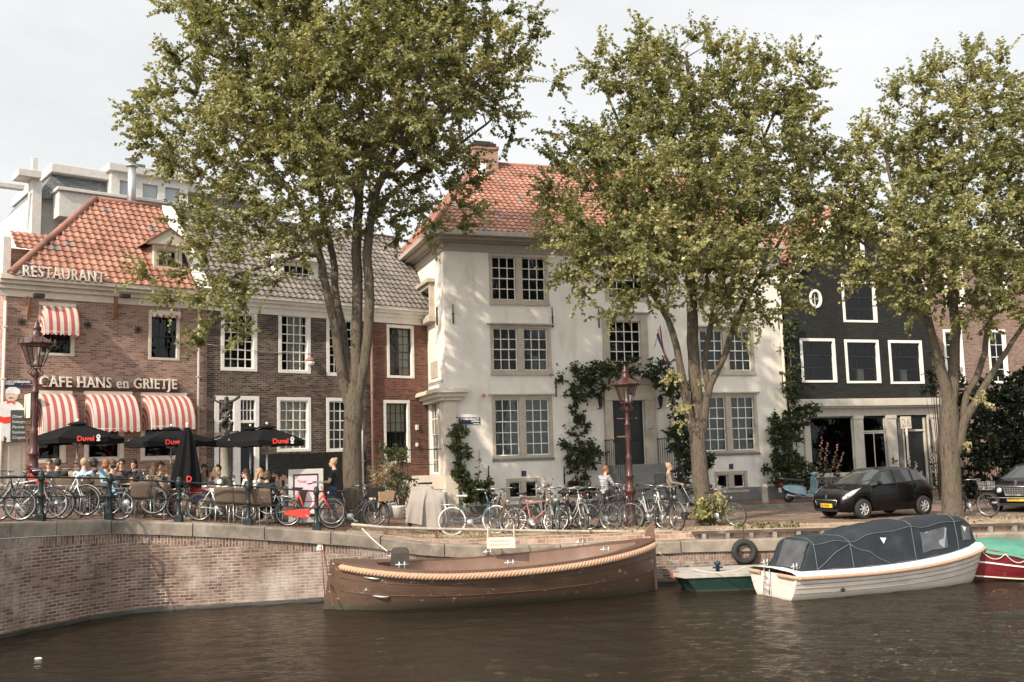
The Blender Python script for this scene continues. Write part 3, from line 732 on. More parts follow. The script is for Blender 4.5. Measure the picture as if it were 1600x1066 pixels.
# dormer
dl, dz0 = rest.ray2(240, 440, .35); drr, _ = rest.ray2(284, 440, .35); dz1 = rest.ray2(262, 384, .35)[1]; dpk = rest.ray2(271, 359, .25)[1]
f0 = .35
dm = empty('dormer', parent=rest.root); dm.location = (0,0,0)
hh = [(dl+.10, dz0+.55), (drr-.10, dz0+.55), (drr-.10, dz1-.12), (dl+.10, dz1-.12)]
m = MB(); m.prism([(dl,dz0-.4),(drr,dz0-.4),(drr,dz1),(dl,dz1)], f0, f0+.15, 'y', [hh]); dw = m.build('dormer_front', CREAM, dm)
m = MB(); m.box(dl, f0+.15, dz0-.6, dl+.1, f0+2.6, dz1); m.box(drr-.1, f0+.15, dz0-.6, drr, f0+2.6, dz1); m.build('dormer_cheek', BR_REST, dm)
c_ = (dl+drr)/2; m = MB(); m.prism([(dl-.22,dz1),(drr+.22,dz1),(drr+.22,dz1+.10),(c_,dpk),(dl-.22,dz1+.10)], f0-.16, f0+.1, 'y'); m.build('pediment', CREAM, dm, bevel=.01)
m = MB()
for sx, x_ in ((-1, dl-.3), (1, drr+.3)): m.add([(x_, f0-.2, dz1+.06), (c_, f0-.2, dpk+.05), (c_, f0+3, dpk+.05), (x_, f0+3, dz1+.06), (x_, f0-.2, dz1), (c_, f0-.2, dpk-.01), (c_, f0+3, dpk-.01), (x_, f0+3, dz1)], [(0,1,2,3),(4,7,6,5),(0,4,5,1),(0,3,7,4)])
m.build('dormer_roof', REDT, dm)
ww = window(dm, (dl+.12, dz0+.5, drr-.12, dz1-.10), 2, 1, None, fw=.05, casing=CREAM, curtain=CURTAIN, cw=(0,.55), room=False); ww.location.y = f0+.03

# --- dark house
H = dark.holes
for i, r in enumerate(((345,485,402,580), (435,488,485.5,583.5), (510,495,556,588))):
    window(dark.root, dark.rect(*r), 4, 6 if i else 6, .5, fw=.13, casing=WHITE, holes=H, curtain=CURTAIN if i == 1 else None, cw=(.35,.95), mt=.036)
for i, r in enumerate(((433,621,486,706), (510,622,556,706))):
    window(dark.root, dark.rect(*r), 4, 5, .6, fw=.12, casing=WHITE, holes=H, curtain=BLIND if i == 0 else None, mt=.036)
r = dark.rect(335, 619, 405, 740); gz = 2.15
H.append([(r[0], gz-.3), (r[2], gz-.3), (r[2], r[3]), (r[0], r[3])])
u0, u1, zt = r[0], r[2], r[3]; c = (u0+u1)/2; m = MB()
m.box(u0, -.02, gz-.3, u0+.16, .16, zt); m.box(u1-.16, -.02, gz-.3, u1, .16, zt); m.box(u0+.16, -.02, zt-.14, u1-.16, .16, zt); m.box(c-.12, -.02, gz-.3, c+.12, .16, zt-.14)
zt2 = dark.ray2(370, 659)[1]; m.box(u0+.16, -.01, zt2-.05, c-.12, .16, zt2+.05); m.box(c+.12, -.01, zt2-.05, u1-.16, .16, zt2+.05)
fd = m.build('double_door_frame', WHITE, dark.root, bevel=.01)
m = MB(); g_ = MB()
for (a, b) in ((u0+.16, c-.12), (c+.12, u1-.16)):
    for k in range(1, 4): x = a+(b-a)*k/4; m.box(x-.018, .06, zt2+.05, x+.018, .09, zt-.14)
    zm = (zt2+zt-.09)/2; m.box(a, .065, zm-.018, b, .085, zm+.018)
    MB().add([(a,.08,gz-.3),(b,.08,gz-.3),(b,.08,zt-.14),(a,.08,zt-.14)], [(0,1,2,3)]).build('pane', GLASSD, fd, fixn=False)
    pz = [(a,.6,gz-.3),(b,.6,gz-.3),(b,.6,zt),(a,.6,zt)]; 
m.build('fanlight_bars', WHITE, fd)
m = MB()
for (a, b) in ((u0+.16, c-.12), (c+.12, u1-.16)): m.box(a, .10, gz-.3, a+.07, .15, zt2-.05); m.box(b-.07, .10, gz-.3, b, .15, zt2-.05); m.box(a, .10, gz-.3, b, .15, gz+.3)
m.build('door', plain('green_black_door', (.015,.02,.018), .4), fd)
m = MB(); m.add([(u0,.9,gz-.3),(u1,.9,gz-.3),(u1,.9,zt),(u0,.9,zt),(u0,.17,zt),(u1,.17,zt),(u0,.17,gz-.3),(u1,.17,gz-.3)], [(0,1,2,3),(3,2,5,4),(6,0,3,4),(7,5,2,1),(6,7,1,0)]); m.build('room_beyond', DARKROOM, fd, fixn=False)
wall(dark, flat(dark, EAVE-.05), BR_DARK)
# black tarred plinth
zpl = dark.ray2(460, 709)[1]; ul = r[2]+.01
MB().box(ul, -.012, gz-.4, dark.w-.35, .0, zpl).build('tarred_plinth', BR_BLACK, dark.root)
lroof(dark, -.05, dark.w, GREYT); gutter(dark, -.0, dark.w, WHITE, EZ, EAVE+.03)
pipe(dark, 573, 590, 740, r=.04, mat=STEEL, u=dark.w-.55, z0=1.5); pipe(dark, 582, 505, 740, r=.05, mat=plain('brown_pipe', (.22,.13,.10), .6), u=dark.w-.12, z0=1.5)
# white dormer of the dark house
f0 = .55; dl = dark.ray2(430, 440, f0)[0]; drr = dark.ray2(497, 440, f0)[0]; dz0 = dark.ray2(462, 474, f0)[1]; dz1 = dark.ray2(462, 408, f0)[1]
dm = empty('dormer', parent=dark.root)
m = MB(); m.prism([(dl,dz0-.3),(drr,dz0-.3),(drr,dz1),(dl,dz1)], f0, f0+.12, 'y', [[(dl+.3,dz0+.25),(drr-.3,dz0+.25),(drr-.3,dz1-.12),(dl+.3,dz1-.12)]]); m.build('dormer_front', WHITE, dm)
m = MB(); m.box(dl, f0+.12, dz0-.5, dl+.1, f0+2.4, dz1); m.box(drr-.1, f0+.12, dz0-.5, drr, f0+2.4, dz1); m.build('dormer_cheek', WHITE, dm)
MB().box(dl-.15, f0-.2, dz1, drr+.15, f0+2.6, dz1+.16).build('dormer_roof', WHITE, dm, bevel=.02)
ww = window(dm, (dl+.28, dz0+.22, drr-.28, dz1-.10), 4, 4, .5, fw=.06, casing=WHITE, room=False); ww.location.y = f0-.02
MB().box(dl+.1, f0+.5, dz0-.2, drr-.1, f0+.6, dz1).build('room_beyond', DARKROOM, dm)
# --- red house
H = redh.holes
window(redh.root, redh.rect(604.5,508,647,591), 3, 5, .5, fw=.12, casing=WHITE, sash=BLACK, holes=H, curtain=CURTAIN, cw=(.55,1.0), mt=.022)
window(redh.root, redh.rect(599.5,625.5,641,724), 4, 6, .5, fw=.12, casing=WHITE, sash=BLACK, holes=H, curtain=BLIND, curtf=.5, mt=.022)
wall(redh, flat(redh, EAVE-.05), BR_RED); lroof(redh, 0, redh.w, GREYT); gutter(redh, -.0, redh.w, WHITE, EZ, EAVE+.03)
m = MB(); 
for (px, py, w_, h_) in ((651,668,.12,.2), (651,695,.1,.14)):
    u, z = redh.ray2(px, py); m = MB(); m.box(u-w_/2, -.06, z-h_/2, u+w_/2, 0, z+h_/2); m.build('wall_box', WHITE, redh.root, bevel=.01)

# ---- white corner house
C0 = at(699, 713.5, 36.3); WP = (C0.x, C0.y); WQ = (WP[0] + 1, WP[1] + .34)
wh = Fac('white_corner_house', 699, 1234, WP, WQ, 'white stucco three storey corner house with red pantile roof and climbing vines')
blk = Fac('black_gable_house', 1238, 1466, WP, WQ, 'black painted gabled house with white framed windows and shop front behind the parked hatchback')
ZC = wh.ray2(760, 394)[1]; ZG = (wh.ray2(760, 361, -.6)[1]); H = wh.holes
print('white', wh.w, ZC, ZG, 'EAVE', EAVE, RZ, 'blk', blk.w)
WG = 1.0
def stonewin(r, cols, rows, split, holes=H, lint=True, sill=True, post=.26, **k):
    rr = wh.rect(*r); rr = tuple(rr)
    w = window(wh.root, rr, cols, rows, split, fw=.13, casing=STONE, sash=WHITE, holes=holes, post=post, rec=.08, mt=.03, lintel=STONE if lint else None, out=.02, **k)
    if sill: MB().box(rr[0]-.02, -.05, rr[1]-.10, rr[2]+.02, .02, rr[1]+.0).build('sill', GSTONE if sill == 2 else STONE, w, bevel=.006)
stonewin((764,397,857,473), 3, 4, .5, lint=False); stonewin((766,508,861,583), 3, 4, .5, curtain=plain('grey_blind', (.10,.10,.10), .8)); stonewin((769,618,864,716), 3, 5, .4, sill=2, curtain=plain('green_grey_blind', (.14,.155,.145), .9))
stonewin((1088,400,1170,472), 3, 4, .5, lint=False); stonewin((1090,512,1178,583), 3, 4, .5); stonewin((1094,615,1184,708), 3, 5, .4, sill=2, curtain=plain('green_grey_blind', (.14,.155,.145), .9))
window(wh.root, wh.rect(941,490,1012,575), 4, 4, .5, fw=.30, casing=STONE, sash=WHITE, holes=H, out=.05, lintel=STONE)
window(wh.root, wh.rect(944,402,1012,472), 4, 4, .5, fw=.20, casing=STONE, sash=WHITE, holes=H)
stonewin((791,747,845,782), 1, 1, None, lint=False, sill=False, post=.2); stonewin((1117,736,1168,766), 1, 1, None, lint=False)
# front door with stone surround
dr = wh.rect(957, 626, 1007, 726); sr_ = wh.rect(944, 592, 1023, 726); H.append([(dr[0], dr[1]), (dr[2], dr[1]), (dr[2], dr[3]), (dr[0], dr[3])])
m = MB(); m.box(sr_[0], -.14, dr[1]-.5, dr[0], .0, dr[3]); m.box(dr[2], -.14, dr[1]-.5, sr_[2], .0, dr[3]); m.box(sr_[0], -.16, dr[3], sr_[2], .0, sr_[3]-.12); m.box(sr_[0]-.15, -.34, sr_[3]-.12, sr_[2]+.15, .0, sr_[3]+.05); m.box(sr_[0]-.06, -.24, sr_[3]-.24, sr_[2]+.06, .0, sr_[3]-.12)
ds = m.build('door_surround', STONE, wh.root, bevel=.012)
m = MB(); m.box(dr[0], .10, dr[1], dr[2], .18, dr[3])
for a in (0, 1):
    for b in range(3): x0 = dr[0]+.12+a*(dr[2]-dr[0]-.1)/2; m.box(x0, .07, dr[1]+.15+b*.78, x0+(dr[2]-dr[0])/2-.2, .11, dr[1]+.80+b*.78)
do = m.build('door', plain('black_green_door', (.010,.014,.012), .35), ds, bevel=.01)
MB().box(dr[0]+.2, .05, dr[1]+1.05, dr[0]+.55, .075, dr[1]+1.10).build('letter_slot', plain('brass', (.5,.36,.16), .4, .8), do)
MB().box(dr[2]+.12, -.19, dr[1]+1.35, dr[2]+.32, -.13, dr[1]+1.65).build('intercom', STEEL, ds, bevel=.01)
# stoop: steps and iron railings
m = MB(); gz = 1.32; nst = 5; sx0, sx1 = sr_[0]-.1, sr_[2]+.1
for k in range(nst): z1 = gz + (dr[1]-gz)*(nst-k)/nst; m.box(sx0-k*.02, -.9-.28*k, gz-.3, sx1+k*.02, -.9-.28*(k-1) if k else -.0, z1)
stp = m.build('stoop_steps', GSTONE, wh.root, bevel=.012)
for sx in (sx0+.06, sx1-.06):
    b = MB(); top = [(sx, -.05, dr[1]+.95), (sx, -.85, dr[1]+.95), (sx, -.9-.28*nst, gz+1.0), (sx, -1.0-.28*nst, gz+.9)]; b.tube(top, .025, 6)
    for k in range(12):
        y = -.1 - k*.185; zt = dr[1]+.95 if y > -.85 else dr[1]+.95 - (-.85-y)/(.05+.28*nst)*(dr[1]-gz-.05); zb = dr[1] if y > -.9 else dr[1] - (-.9-y)/(.28*nst)*(dr[1]-gz)
        b.tube([(sx, y, zb), (sx, y, zt)], .011, 5)
    b.build('handrail', IRON, stp)
# walls
g0 = .9
MB().prism([(0,g0),(wh.w,g0),(wh.w,ZC+.05),(0,ZC+.05)], 0, .35, 'y', H).build('wall', STUCCO, wh.root)
m = MB(); m.box(0, 10.2, g0, wh.w, 10.5, ZC); m.box(wh.w-.3, .35, g0, wh.w, 10.2, ZC); m.build('rear_wall', STUCCO, wh.root)
MB().box(.55, -.03, g0, sx0, -.0, wh.ray2(1180, 771)[1]).build('plinth', GSTONE, wh.root); MB().box(sx1, -.03, g0, wh.w, 0, wh.ray2(1200, 760)[1]).build('plinth', GSTONE, wh.root)
# left side wall (plane u=0), with projecting oriel window, plaque and the corner door
SH = []
def srect(x0, y0, x1, y1): a = wh.side(x0, (y0+y1)/2)[0]; b = wh.side(x1, (y0+y1)/2)[0]; zt = wh.side((x0+x1)/2, y0)[1]; zb = wh.side((x0+x1)/2, y1)[1]; return min(a, b), zb, max(a, b), zt
SD = 6.0
sw = empty('side_front', parent=wh.root, rz=-math.pi/2)          # local x -> -y of the house ; local y -> +x
sw.location = (0, 0, 0)
def S(v0, v1): return (-v1, -v0)
so_r = srect(659, 452, 678, 497); a, b = S(so_r[0], so_r[2]); hol = [(a,so_r[1]),(b,so_r[1]),(b,so_r[3]),(a,so_r[3])]
dr2 = srect(671, 625, 693, 742); a2, b2 = S(max(.55, dr2[0]), dr2[2]); zb2, zt2 = dr2[1], dr2[3]; holes2 = [hol, [(a2, zb2), (b2, zb2), (b2, zt2), (a2, zt2)]]
MB().prism([(-SD-4.3, g0), (-.002, g0), (-.002, ZC+.05), (-SD-4.3, ZC+.05)], .002, .35, 'y', holes2).build('side_wall', STUCCO, sw)
w = window(sw, (a-.12, so_r[1]-.1, b+.12, so_r[3]+.08), 2, 3, .5, fw=.14, casing=STONE, sash=WHITE, out=.20, room=True, name='oriel_window')
m = MB(); m.box(a-.24, -.32, so_r[3]+.08, b+.24, 0, so_r[3]+.24); m.build('oriel_cornice', STONE, w, bevel=.02); MB().box(a-.18, -.27, so_r[1]-.30, b+.22, 0, so_r[1]-.1).build('oriel_corbel', STONE, w, bevel=.02)
pl_ = srect(674, 565, 684, 591); MB().box(-pl_[2], -.03, pl_[1], -pl_[0], 0, pl_[3]).build('wall_plaque', STONE, sw, bevel=.01)
tz = srect(665, 594, 693, 603); text('wall_lettering', 'modemeesteres', .30, (-tz[2]+.1, -.01, tz[1]+.02), plain('faded_grey_letters', (.28,.27,.26), .8), sw, ext=.004, sx=1.35)
for (x0, y0, x1, y1) in ((683,480,685,508), (661.5,498,663,525)):
    q = srect(x0, y0, x1, y1); MB().tube([(-(q[0]+q[2])/2, -.04, q[1]), (-(q[0]+q[2])/2, -.04, q[3])], .03, 6).build('wall_anchor', IRON, sw)
# stone portico round the corner
pz1 = wh.ray2(712, 607, -.3)[1]; pz0 = wh.ray2(712, 626, -.15)[1]; vend = wh.side(655, 690)[0]; fl = zb2
m = MB(); px_ = wh.ray2(713, 690)[0]
m.box(-.12, -.12, g0, px_+.02, .0, pz0)                                  # pilaster on the corner, front
m.box(-.12, -.0, g0, -.0, .55, pz0); m.box(-.12, b2*-1+0, fl, -.0, vend, pz0) if False else None
m.box(-.12, -a2, g0, -.0, vend+.3, pz0); m.box(-.12, .55, zt2, 0, -a2, pz0)
por = m.build('corner_portico', BEIGE, wh.root, bevel=.015)
m = MB()
for k, (o_, h0, h1) in enumerate(((.16, 0, .3), (.30, .3, .62), (.46, .62, .86), (.42, .86, 1.0))): za, zb_ = pz0+(pz1-pz0)*h0, pz0+(pz1-pz0)*h1; m.box(-.12-o_, -.12-o_, za, px_+.02+o_*.8, .0, zb_); m.box(-.12-o_, .001, za, -.001, vend+.35, zb_)
m.build('portico_cornice', BEIGE, por, bevel=.012)
# inside the side opening: window and door
uw0, uw1 = S(*[wh.side(p, 680)[0] for p in (685.5, 672)])
window(sw, (uw0, zb2, uw1, zt2-.02), 3, 5, .45, fw=.07, casing=WHITE, rec=.05, curtain=BLIND, name='tall_window')
ud = max(.58, wh.side(693, 680)[0]); m = MB(); m.box(uw1+.02, .02, zb2, uw1+.16, .2, zt2); m.build('door_post', BEIGE, sw)
m = MB(); m.box(uw1+.16, .14, zb2, b2, .2, zt2-.75); m.box(uw1+.16, .08, zt2-.75, b2, .2, zt2-.65); dd_ = m.build('side_door', plain('black_green_door', (.01,.014,.012), .35), sw)
MB().box(uw1+.16, .16, zt2-.65, b2, .2, zt2).build('fanlight', BLIND, dd_)
# landing with steps down to the left and iron posts
m = MB(); m.box(-1.5, .25, g0, -.12, vend+.2, fl-.02)
for k in range(5): m.box(-1.5-.27*(k+1), .35, g0, -1.5-.27*k, vend+.1, fl-.02-.17*(k+1))
ld = m.build('landing_steps', BEIGE, wh.root, bevel=.012)
b = MB()
for v in (.35, 1.15): b.lathe([(.05,0),(.055,.05),(.03,.08),(.03,.95),(.05,1.0),(.045,1.06),(.0,1.12)], (-1.42, v, fl-.02), 8)
b.tube([(-1.42,.35,fl+.95),(-1.42,1.15,fl+.95),(-.12,1.15,fl+.95)], .014, 5); b.tube([(-1.42,.35,fl+.4),(-1.42,1.15,fl+.4),(-.12,1.15,fl+.4)], .012, 5); b.tube([(-.12,.35,fl+.95),(-1.42,.35,fl+.95),(-2.85,.35,fl+.1)], .016, 5); b.tube([(-1.42,.35,fl+.4),(-2.85,.35,fl-.4)], .016, 5)
b.lathe([(.05,0),(.03,.08),(.03,.95),(.05,1.0),(.0,1.1)], (-2.87, .35, fl-1.0), 8)
b.build('iron_railing', IRON, ld)
# big cornice, wraps front and left side
m = MB(); hz = ZG - ZC
for (o_, h0, h1) in ((.06, -.02, .10), (.03, .10, .46), (.18, .46, .56), (.42, .56, .72), (.66, .72, .92), (.62, .92, 1.0)):
    m.box(-o_, -o_, ZC+hz*h0, wh.w, .35, ZC+hz*h1); m.box(-o_, .352, ZC+hz*h0, .35, 10.3, ZC+hz*h1)
m.build('cornice', plain('cornice_taupe', (.36,.32,.27), .7, var=.12, dirt=((.2,.18,.15), .4)), wh.root, bevel=.015)
# roof: hipped, ridge parallel to the street
RV = 5.2; e0 = -.5; RZW = wh.ray2(830, 262, RV)[1]; uhL = wh.ray2(742, 262, RV)[0]; b = Vector((0, RV-e0, RZW-ZG)); sl_ = b.length
m = MB(); m.add([(e0,e0,ZG),(wh.w,e0,ZG),(wh.w,RV,RZW),(uhL,RV,RZW),(wh.w,10.8,ZG),(e0,10.8,ZG)], [(0,1,2,3),(3,2,4,5),(0,3,5),(1,4,2)])
rf = m.build('roof', REDT, wh.root)
pantiles(rf, (0,e0,ZG+.01), (1,0,0), b, [(e0,0),(wh.w,0),(wh.w,sl_),(uhL,sl_)], mat=REDT)
bl = Vector((uhL-e0, 0, RZW-ZG)); pantiles(rf, (e0,0,ZG+.01), (0,1,0), bl, [(e0,0),(10.8,0),(RV,bl.length)], mat=REDT)
m = MB(); m.tube([(uhL,RV,RZW+.03),(wh.w,RV,RZW+.03)], .12, 8); m.tube([(e0,e0,ZG+.06),(uhL,RV,RZW+.03)], .12, 8); m.build('ridge_tiles', REDT, rf)
cu0 = wh.ray2(740, 240, RV-.6)[0]; cu1 = wh.ray2(778, 240, RV-.6)[0]; czt = wh.ray2(759, 224, RV-.6)[1]
m = MB(); m.box(cu0, RV-.6, RZW-1.5, cu1, RV+.3, czt-.12); m.box(cu0-.05, RV-.65, czt-.26, cu1+.05, RV+.35, czt-.12)
ch = m.build('chimney', brick('chimney_brick', (.2,.09,.06), (.3,.15,.11), (.36,.2,.15), (.3,.25,.2)), rf); m = MB(); m.box(cu0-.1, RV-.7, czt-.12, cu1-.1, RV+.4, czt-.02); m.box(cu0+.15, RV-.4, czt-.02, cu1-.25, RV+.1, czt+.16); m.build('chimney_cap', IRON, ch)
m = MB(); m.box(uhL-.2, RV-1.3, RZW-1.0, uhL+.1, RV-.7, RZW-.35); m.build('white_flashing', WHITE, rf)
# wall anchors on the front
for (x, y0, y1) in ((707.5,475,506),(862.5,480,512),(935,483,512),(868,590,620),(763,728,760),(881,728,757),(1215.5,485,514),(1222,585,613),(1199,728,742)):
    u, z1 = wh.ray2(x, y0, -.03); _, z0 = wh.ray2(x, y1, -.03)
    b = MB(); b.tube([(u,-.04,z0),(u,-.04,z1)], [.028,.018], 6); b.ball((u,-.05,(z0+z1)/2), .045, 8); b.build('wall_anchor', IRON, wh.root)
pipe(wh, 1229, 470, 720, r=.06, mat=BEIGE, u=wh.w-.12, z0=1.3)
# small fittings
u, z = wh.ray2(755.5, 618, -.03); MB().ball((u,-.05,z), .07, 10).build('alarm_bell', plain('orange_lamp', (.6,.2,.06), .4), wh.root)
for (x, y) in ((904*1-85.5, 740), (1142.5, 729)):
    u, z = wh.ray2(x, y, -.02); MB().box(u-.09,-.03,z-.1,u+.09,.0,z+.1).build('house_number_plate', plain('dark_blue_enamel', (.02,.03,.05), .3), wh.root)
for x in (938, 1032):
    u, z = wh.ray2(x, 625, -.25); b = MB(); b.box(u-.02,-.25,z-.35,u+.02,.0,z-.31); b.lathe([(.06,-.3),(.11,.05),(.13,.08),(.04,.2),(0,.24)], (u,-.25,z), 6, smooth=False); b.build('wall_lantern', IRON, wh.root)
# street name sign with two lines
def streetsign(f, x0, y0, x1, y1, lines, y=-.035):
    r = f.rect(x0, y0, x1, y1, y); m = MB(); m.box(r[0], y, r[1], r[2], y+.02, r[3]); sg = m.build('street_name_sign', plain('navy_enamel', (.012,.02,.055), .3), f.root)
    h = r[3]-r[1]
    for i, (s, sz, al) in enumerate(lines):
        t_ = text('sign_text', s, h*sz, (r[0]+.03 if al == 'LEFT' else r[2]-.03, y-.004, r[3]-h*(.38+.30*i)), plain('sign_white', (.75,.75,.72), .5), sg, ext=.002, align=al, bold=.004)
        w_ = max(v.co.x for v in t_.data.vertices)-min(v.co.x for v in t_.data.vertices); k = min(1.0, (r[2]-r[0]-.06)/w_); t_.scale.x = k
streetsign(wh, 717.5, 652, 750, 663, [('SPIEGELGRACHT', .42, 'LEFT'), ('CENTRUM', .26, 'RIGHT'), ('Amsterdam', .2, 'RIGHT')])
streetsign(rest, 5, 594, 49, 605, [('TWEEDE WETERINGDWARS', .42, 'LEFT'), ('STRAAT', .36, 'LEFT')])
# flag on its staff
u, z = wh.ray2(1022, 530, -.0); fr = empty('flag', wh.world(u, 0, z-.3), wh.th, 'red white and blue flag hanging limp from a staff above the front door', 'flag')
MB().tube([(0,-.02,0),(-.35,-1.3,.75)], .018, 6).build('staff', WHITE, fr)
for k, (nm, c) in enumerate((('red_band', (.42,.03,.03)), ('white_band', (.62,.6,.56)), ('blue_band', (.03,.05,.16)))):
    rows = []
    for j in range(15):
        t_ = j/14; row = []
        for i in range(5):
            q = (k + i/4)/3; row.append((-.34+.10*q+.26*t_*(.6+q*.5)+.03*math.sin(6*t_+q*9), -1.25+.55*q*(1-.75*t_)+.05*math.sin(5*t_+q*14), .72-.32*q*(1-t_)-1.55*t_))
        rows.append(row)
    MB().grid(rows).build(nm, plain(nm, c, .8), fr, fixn=False)

# ---- black gable house
H = blk.holes
bz = blk.ray2(1350, 623, -.3)[1]; zs = blk.ray2(1350, 652)[1]
for r, c_, rr_ in (((1251,529,1306,598),3,3), ((1321,531,1374.5,599),3,3), ((1389.5,532,1442,600),3,3)):
    w = window(blk.root, blk.rect(*r), c_, rr_, .36, fw=.12, casing=WHITE, sash=BLACK, holes=H, glass_=GLASSD, mt=.022, out=.03)
    if r[0] != 1251:
        q = blk.rect(*r); x_ = (q[0]+q[2])/2; b = MB(); b.box(x_-.18, .22, q[1]+.15, x_+.18, .26, q[1]+.62); b.build('paper_in_window', WHITE, w)
window(blk.root, blk.rect(1316,440,1369,504), 2, 3, .36, fw=.12, casing=WHITE, sash=BLACK, holes=H, glass_=GLASSD, mt=.022, out=.03)
window(blk.root, blk.rect(1321,369,1350,402), 2, 1, None, fw=.09, casing=WHITE, sash=WHITE, holes=H, mt=.022, out=.03)
uo, zo = blk.ray2(1274, 467); ov = [(uo+.24*math.cos(a), zo+.33*math.sin(a)) for a in [2*math.pi*k/24 for k in range(24)]]; H.append(ov)
b = MB(); b.prism([(uo+.31*math.cos(2*math.pi*k/24), zo+.40*math.sin(2*math.pi*k/24)) for k in range(24)], -.04, .10, 'y', [[(uo+.215*math.cos(2*math.pi*k/24), zo+.305*math.sin(2*math.pi*k/24)) for k in range(24)]]); ow = b.build('oval_window', WHITE, blk.root)
b = MB(); b.v = []; b.prism(ov, .06, .07, 'y'); b.build('pane', GLASSD, ow); b = MB(); b.bar((uo,.05,zo-.32),(uo,.05,zo+.32),.03,.02); b.bar((uo-.22,.05,zo),(uo+.22,.05,zo),.03,.02); b.build('muntins', WHITE, ow); MB().box(uo-.3,.3,zo-.4,uo+.3,.35,zo+.4).build('room_beyond', DARKROOM, ow)
ue0, zge = blk.ray2(1232, 455); apx = blk.w/2; za = blk.ray2(1289, 361)[1]; ua = blk.ray2(1289, 361)[0]; slope = (za-zge)/(ua-0); zap = zge + slope*apx*.97
wall(blk, [(0, 1.0), (blk.w, 1.0), (blk.w, zge), (apx, zap), (0, zge)], BR_BLACK) if False else None
# lower part of the wall is the shop front; wall starts above
MB().prism([(0, zs-.05), (blk.w, zs-.05), (blk.w, zge), (apx, zap), (0, zge)], 0, .3, 'y', H).build('wall', BR_BLACK, blk.root)
b = MB()
for sx, x_ in ((1, 0), (-1, blk.w)): b.obox(((x_+apx)/2, .05, (zge+zap)/2+.06), ((apx-x_)/2+.02*sx, 0, (zap-zge)/2), (0, .28, 0), Vector((-(zap-zge)/2, 0, (apx-x_)/2)).normalized()*(.09*sx))
b.build('bargeboard', WHITE, blk.root)
D_ = 9; b = MB(); b.add([(0,.3,zge),(apx,.3,zap),(apx,D_,zap),(0,D_,zge),(blk.w,.3,zge),(blk.w,D_,zge)], [(0,1,2,3),(1,4,5,2)]); rf = b.build('roof', REDT, blk.root)
bb_ = Vector((apx, 0, zap-zge)); pantiles(rf, (0,0,zge+.02), (0,1,0), bb_, [(.35,0),(D_,0),(D_,bb_.length),(.35,bb_.length)], mat=REDT)
b = MB(); b.box(0,.3,1,.25,D_,zge); b.box(blk.w-.25,.3,1,blk.w,D_,zge); b.box(0,D_-.2,1,blk.w,D_,zge); b.build('side_wall', BR_BLACK, blk.root)
# shop front
SF = empty('shop_front', parent=blk.root); gz = 1.2
zc0, zc1 = blk.ray2(1350, 650)[1], blk.ray2(1350, 635)[1]
SFW = plain('shopfront_off_white', (.52,.48,.41), .6, var=.12, dirt=((.3,.26,.2), .45))
b = MB(); b.box(0, -.10, zc0, blk.w, .0, zc1); b.box(-.05, -.40, zc1, blk.w+.02, .0, bz); b.box(-.02, -.30, zc1-.08, blk.w, .0, zc1); b.build('fascia', SFW, SF, bevel=.012)
zsl = blk.ray2(1300, 741)[1]
U = lambda x, y=0.0: blk.ray2(x, 700, y)[0]
for (xa, xb) in ((1256, 1266), (1334, 1349), (1386, 1401), (1451, 1466)): b = MB(); b.box(U(xa), -.10, gz-.2, U(xb), .05, zc0); b.box(U(xa)-.03, -.14, gz-.2, U(xb)+.03, .0, gz+.35); b.box(U(xa)-.02, -.13, zc0-.14, U(xb)+.02, .0, zc0); b.build('pilaster', SFW, SF, bevel=.01)
MB().box(0, -.04, gz-.2, U(1256), .05, zc0).build('pilaster', SFW, SF, bevel=.01)
b = MB(); b.box(U(1266), -.08, zsl-.12, U(1334), .1, zsl); b.build('shop_sill', SFW, SF); b = MB(); b.box(U(1266), -.03, gz-.2, U(1334), .1, zsl-.12); b.build('stall_riser', GSTONE, SF)
fr_ = MB()
def gp(xa, xb, z0, z1, y=.02): MB().add([(U(xa),y,z0),(U(xb),y,z0),(U(xb),y,z1),(U(xa),y,z1)], [(0,1,2,3)]).build('pane', GLASSD, SF, fixn=False)
def fb(xa, xb, z0, z1, w=.06, y=.0):
    a, c = U(xa), U(xb); fr_.box(a,y,z0,a+w,y+.06,z1); fr_.box(c-w,y,z0,c,y+.06,z1); fr_.box(a+w,y,z1-w,c-w,y+.06,z1); fr_.box(a+w,y,z0,c-w,y+.06,z0+w)
gp(1266,1334,zsl,zc0); fb(1266,1334,zsl,zc0,.05)
ztr = blk.ray2(1367, 675)[1]; zd = blk.ray2(1367, 741)[1]
gp(1350,1385,ztr,zc0,.03); fb(1350,1385,ztr,zc0,.06); gp(1350,1385,zd,ztr,.03); fb(1350,1385,zd,ztr-.02,.05); fr_.box(U(1367)-.02,.01,zd,U(1367)+.02,.05,ztr); 
zt3 = blk.ray2(1430, 674)[1]; gp(1415,1446,zt3,zc0,.05); fb(1412,1448,zt3,zc0,.08)
fr_.box(U(1448)-.08, 0, gz-.1, U(1448), .08, zt3); fr_.box(U(1412), 0, gz-.1, U(1412)+.08, .08, zt3)
fw_ = fr_.build('shop_window_frame', SFW, SF, bevel=.006)
b = MB(); b.box(U(1350), -.02, gz-.2, U(1385), .1, zd); b.build('riser_panel', SFW, SF)
b = MB(); b.box(U(1412)+.08, .08, gz-.1, U(1448)-.08, .14, zt3); b.box(U(1412)+.2, .05, gz+.2, U(1448)-.2, .09, gz+1.0); b.build('door', plain('black_green_door', (.01,.014,.012), .35), SF)
GREYB = brick('grey_painted_brick', (.15,.145,.135), (.18,.172,.16), (.21,.2,.185), (.12,.115,.105), st=.3)
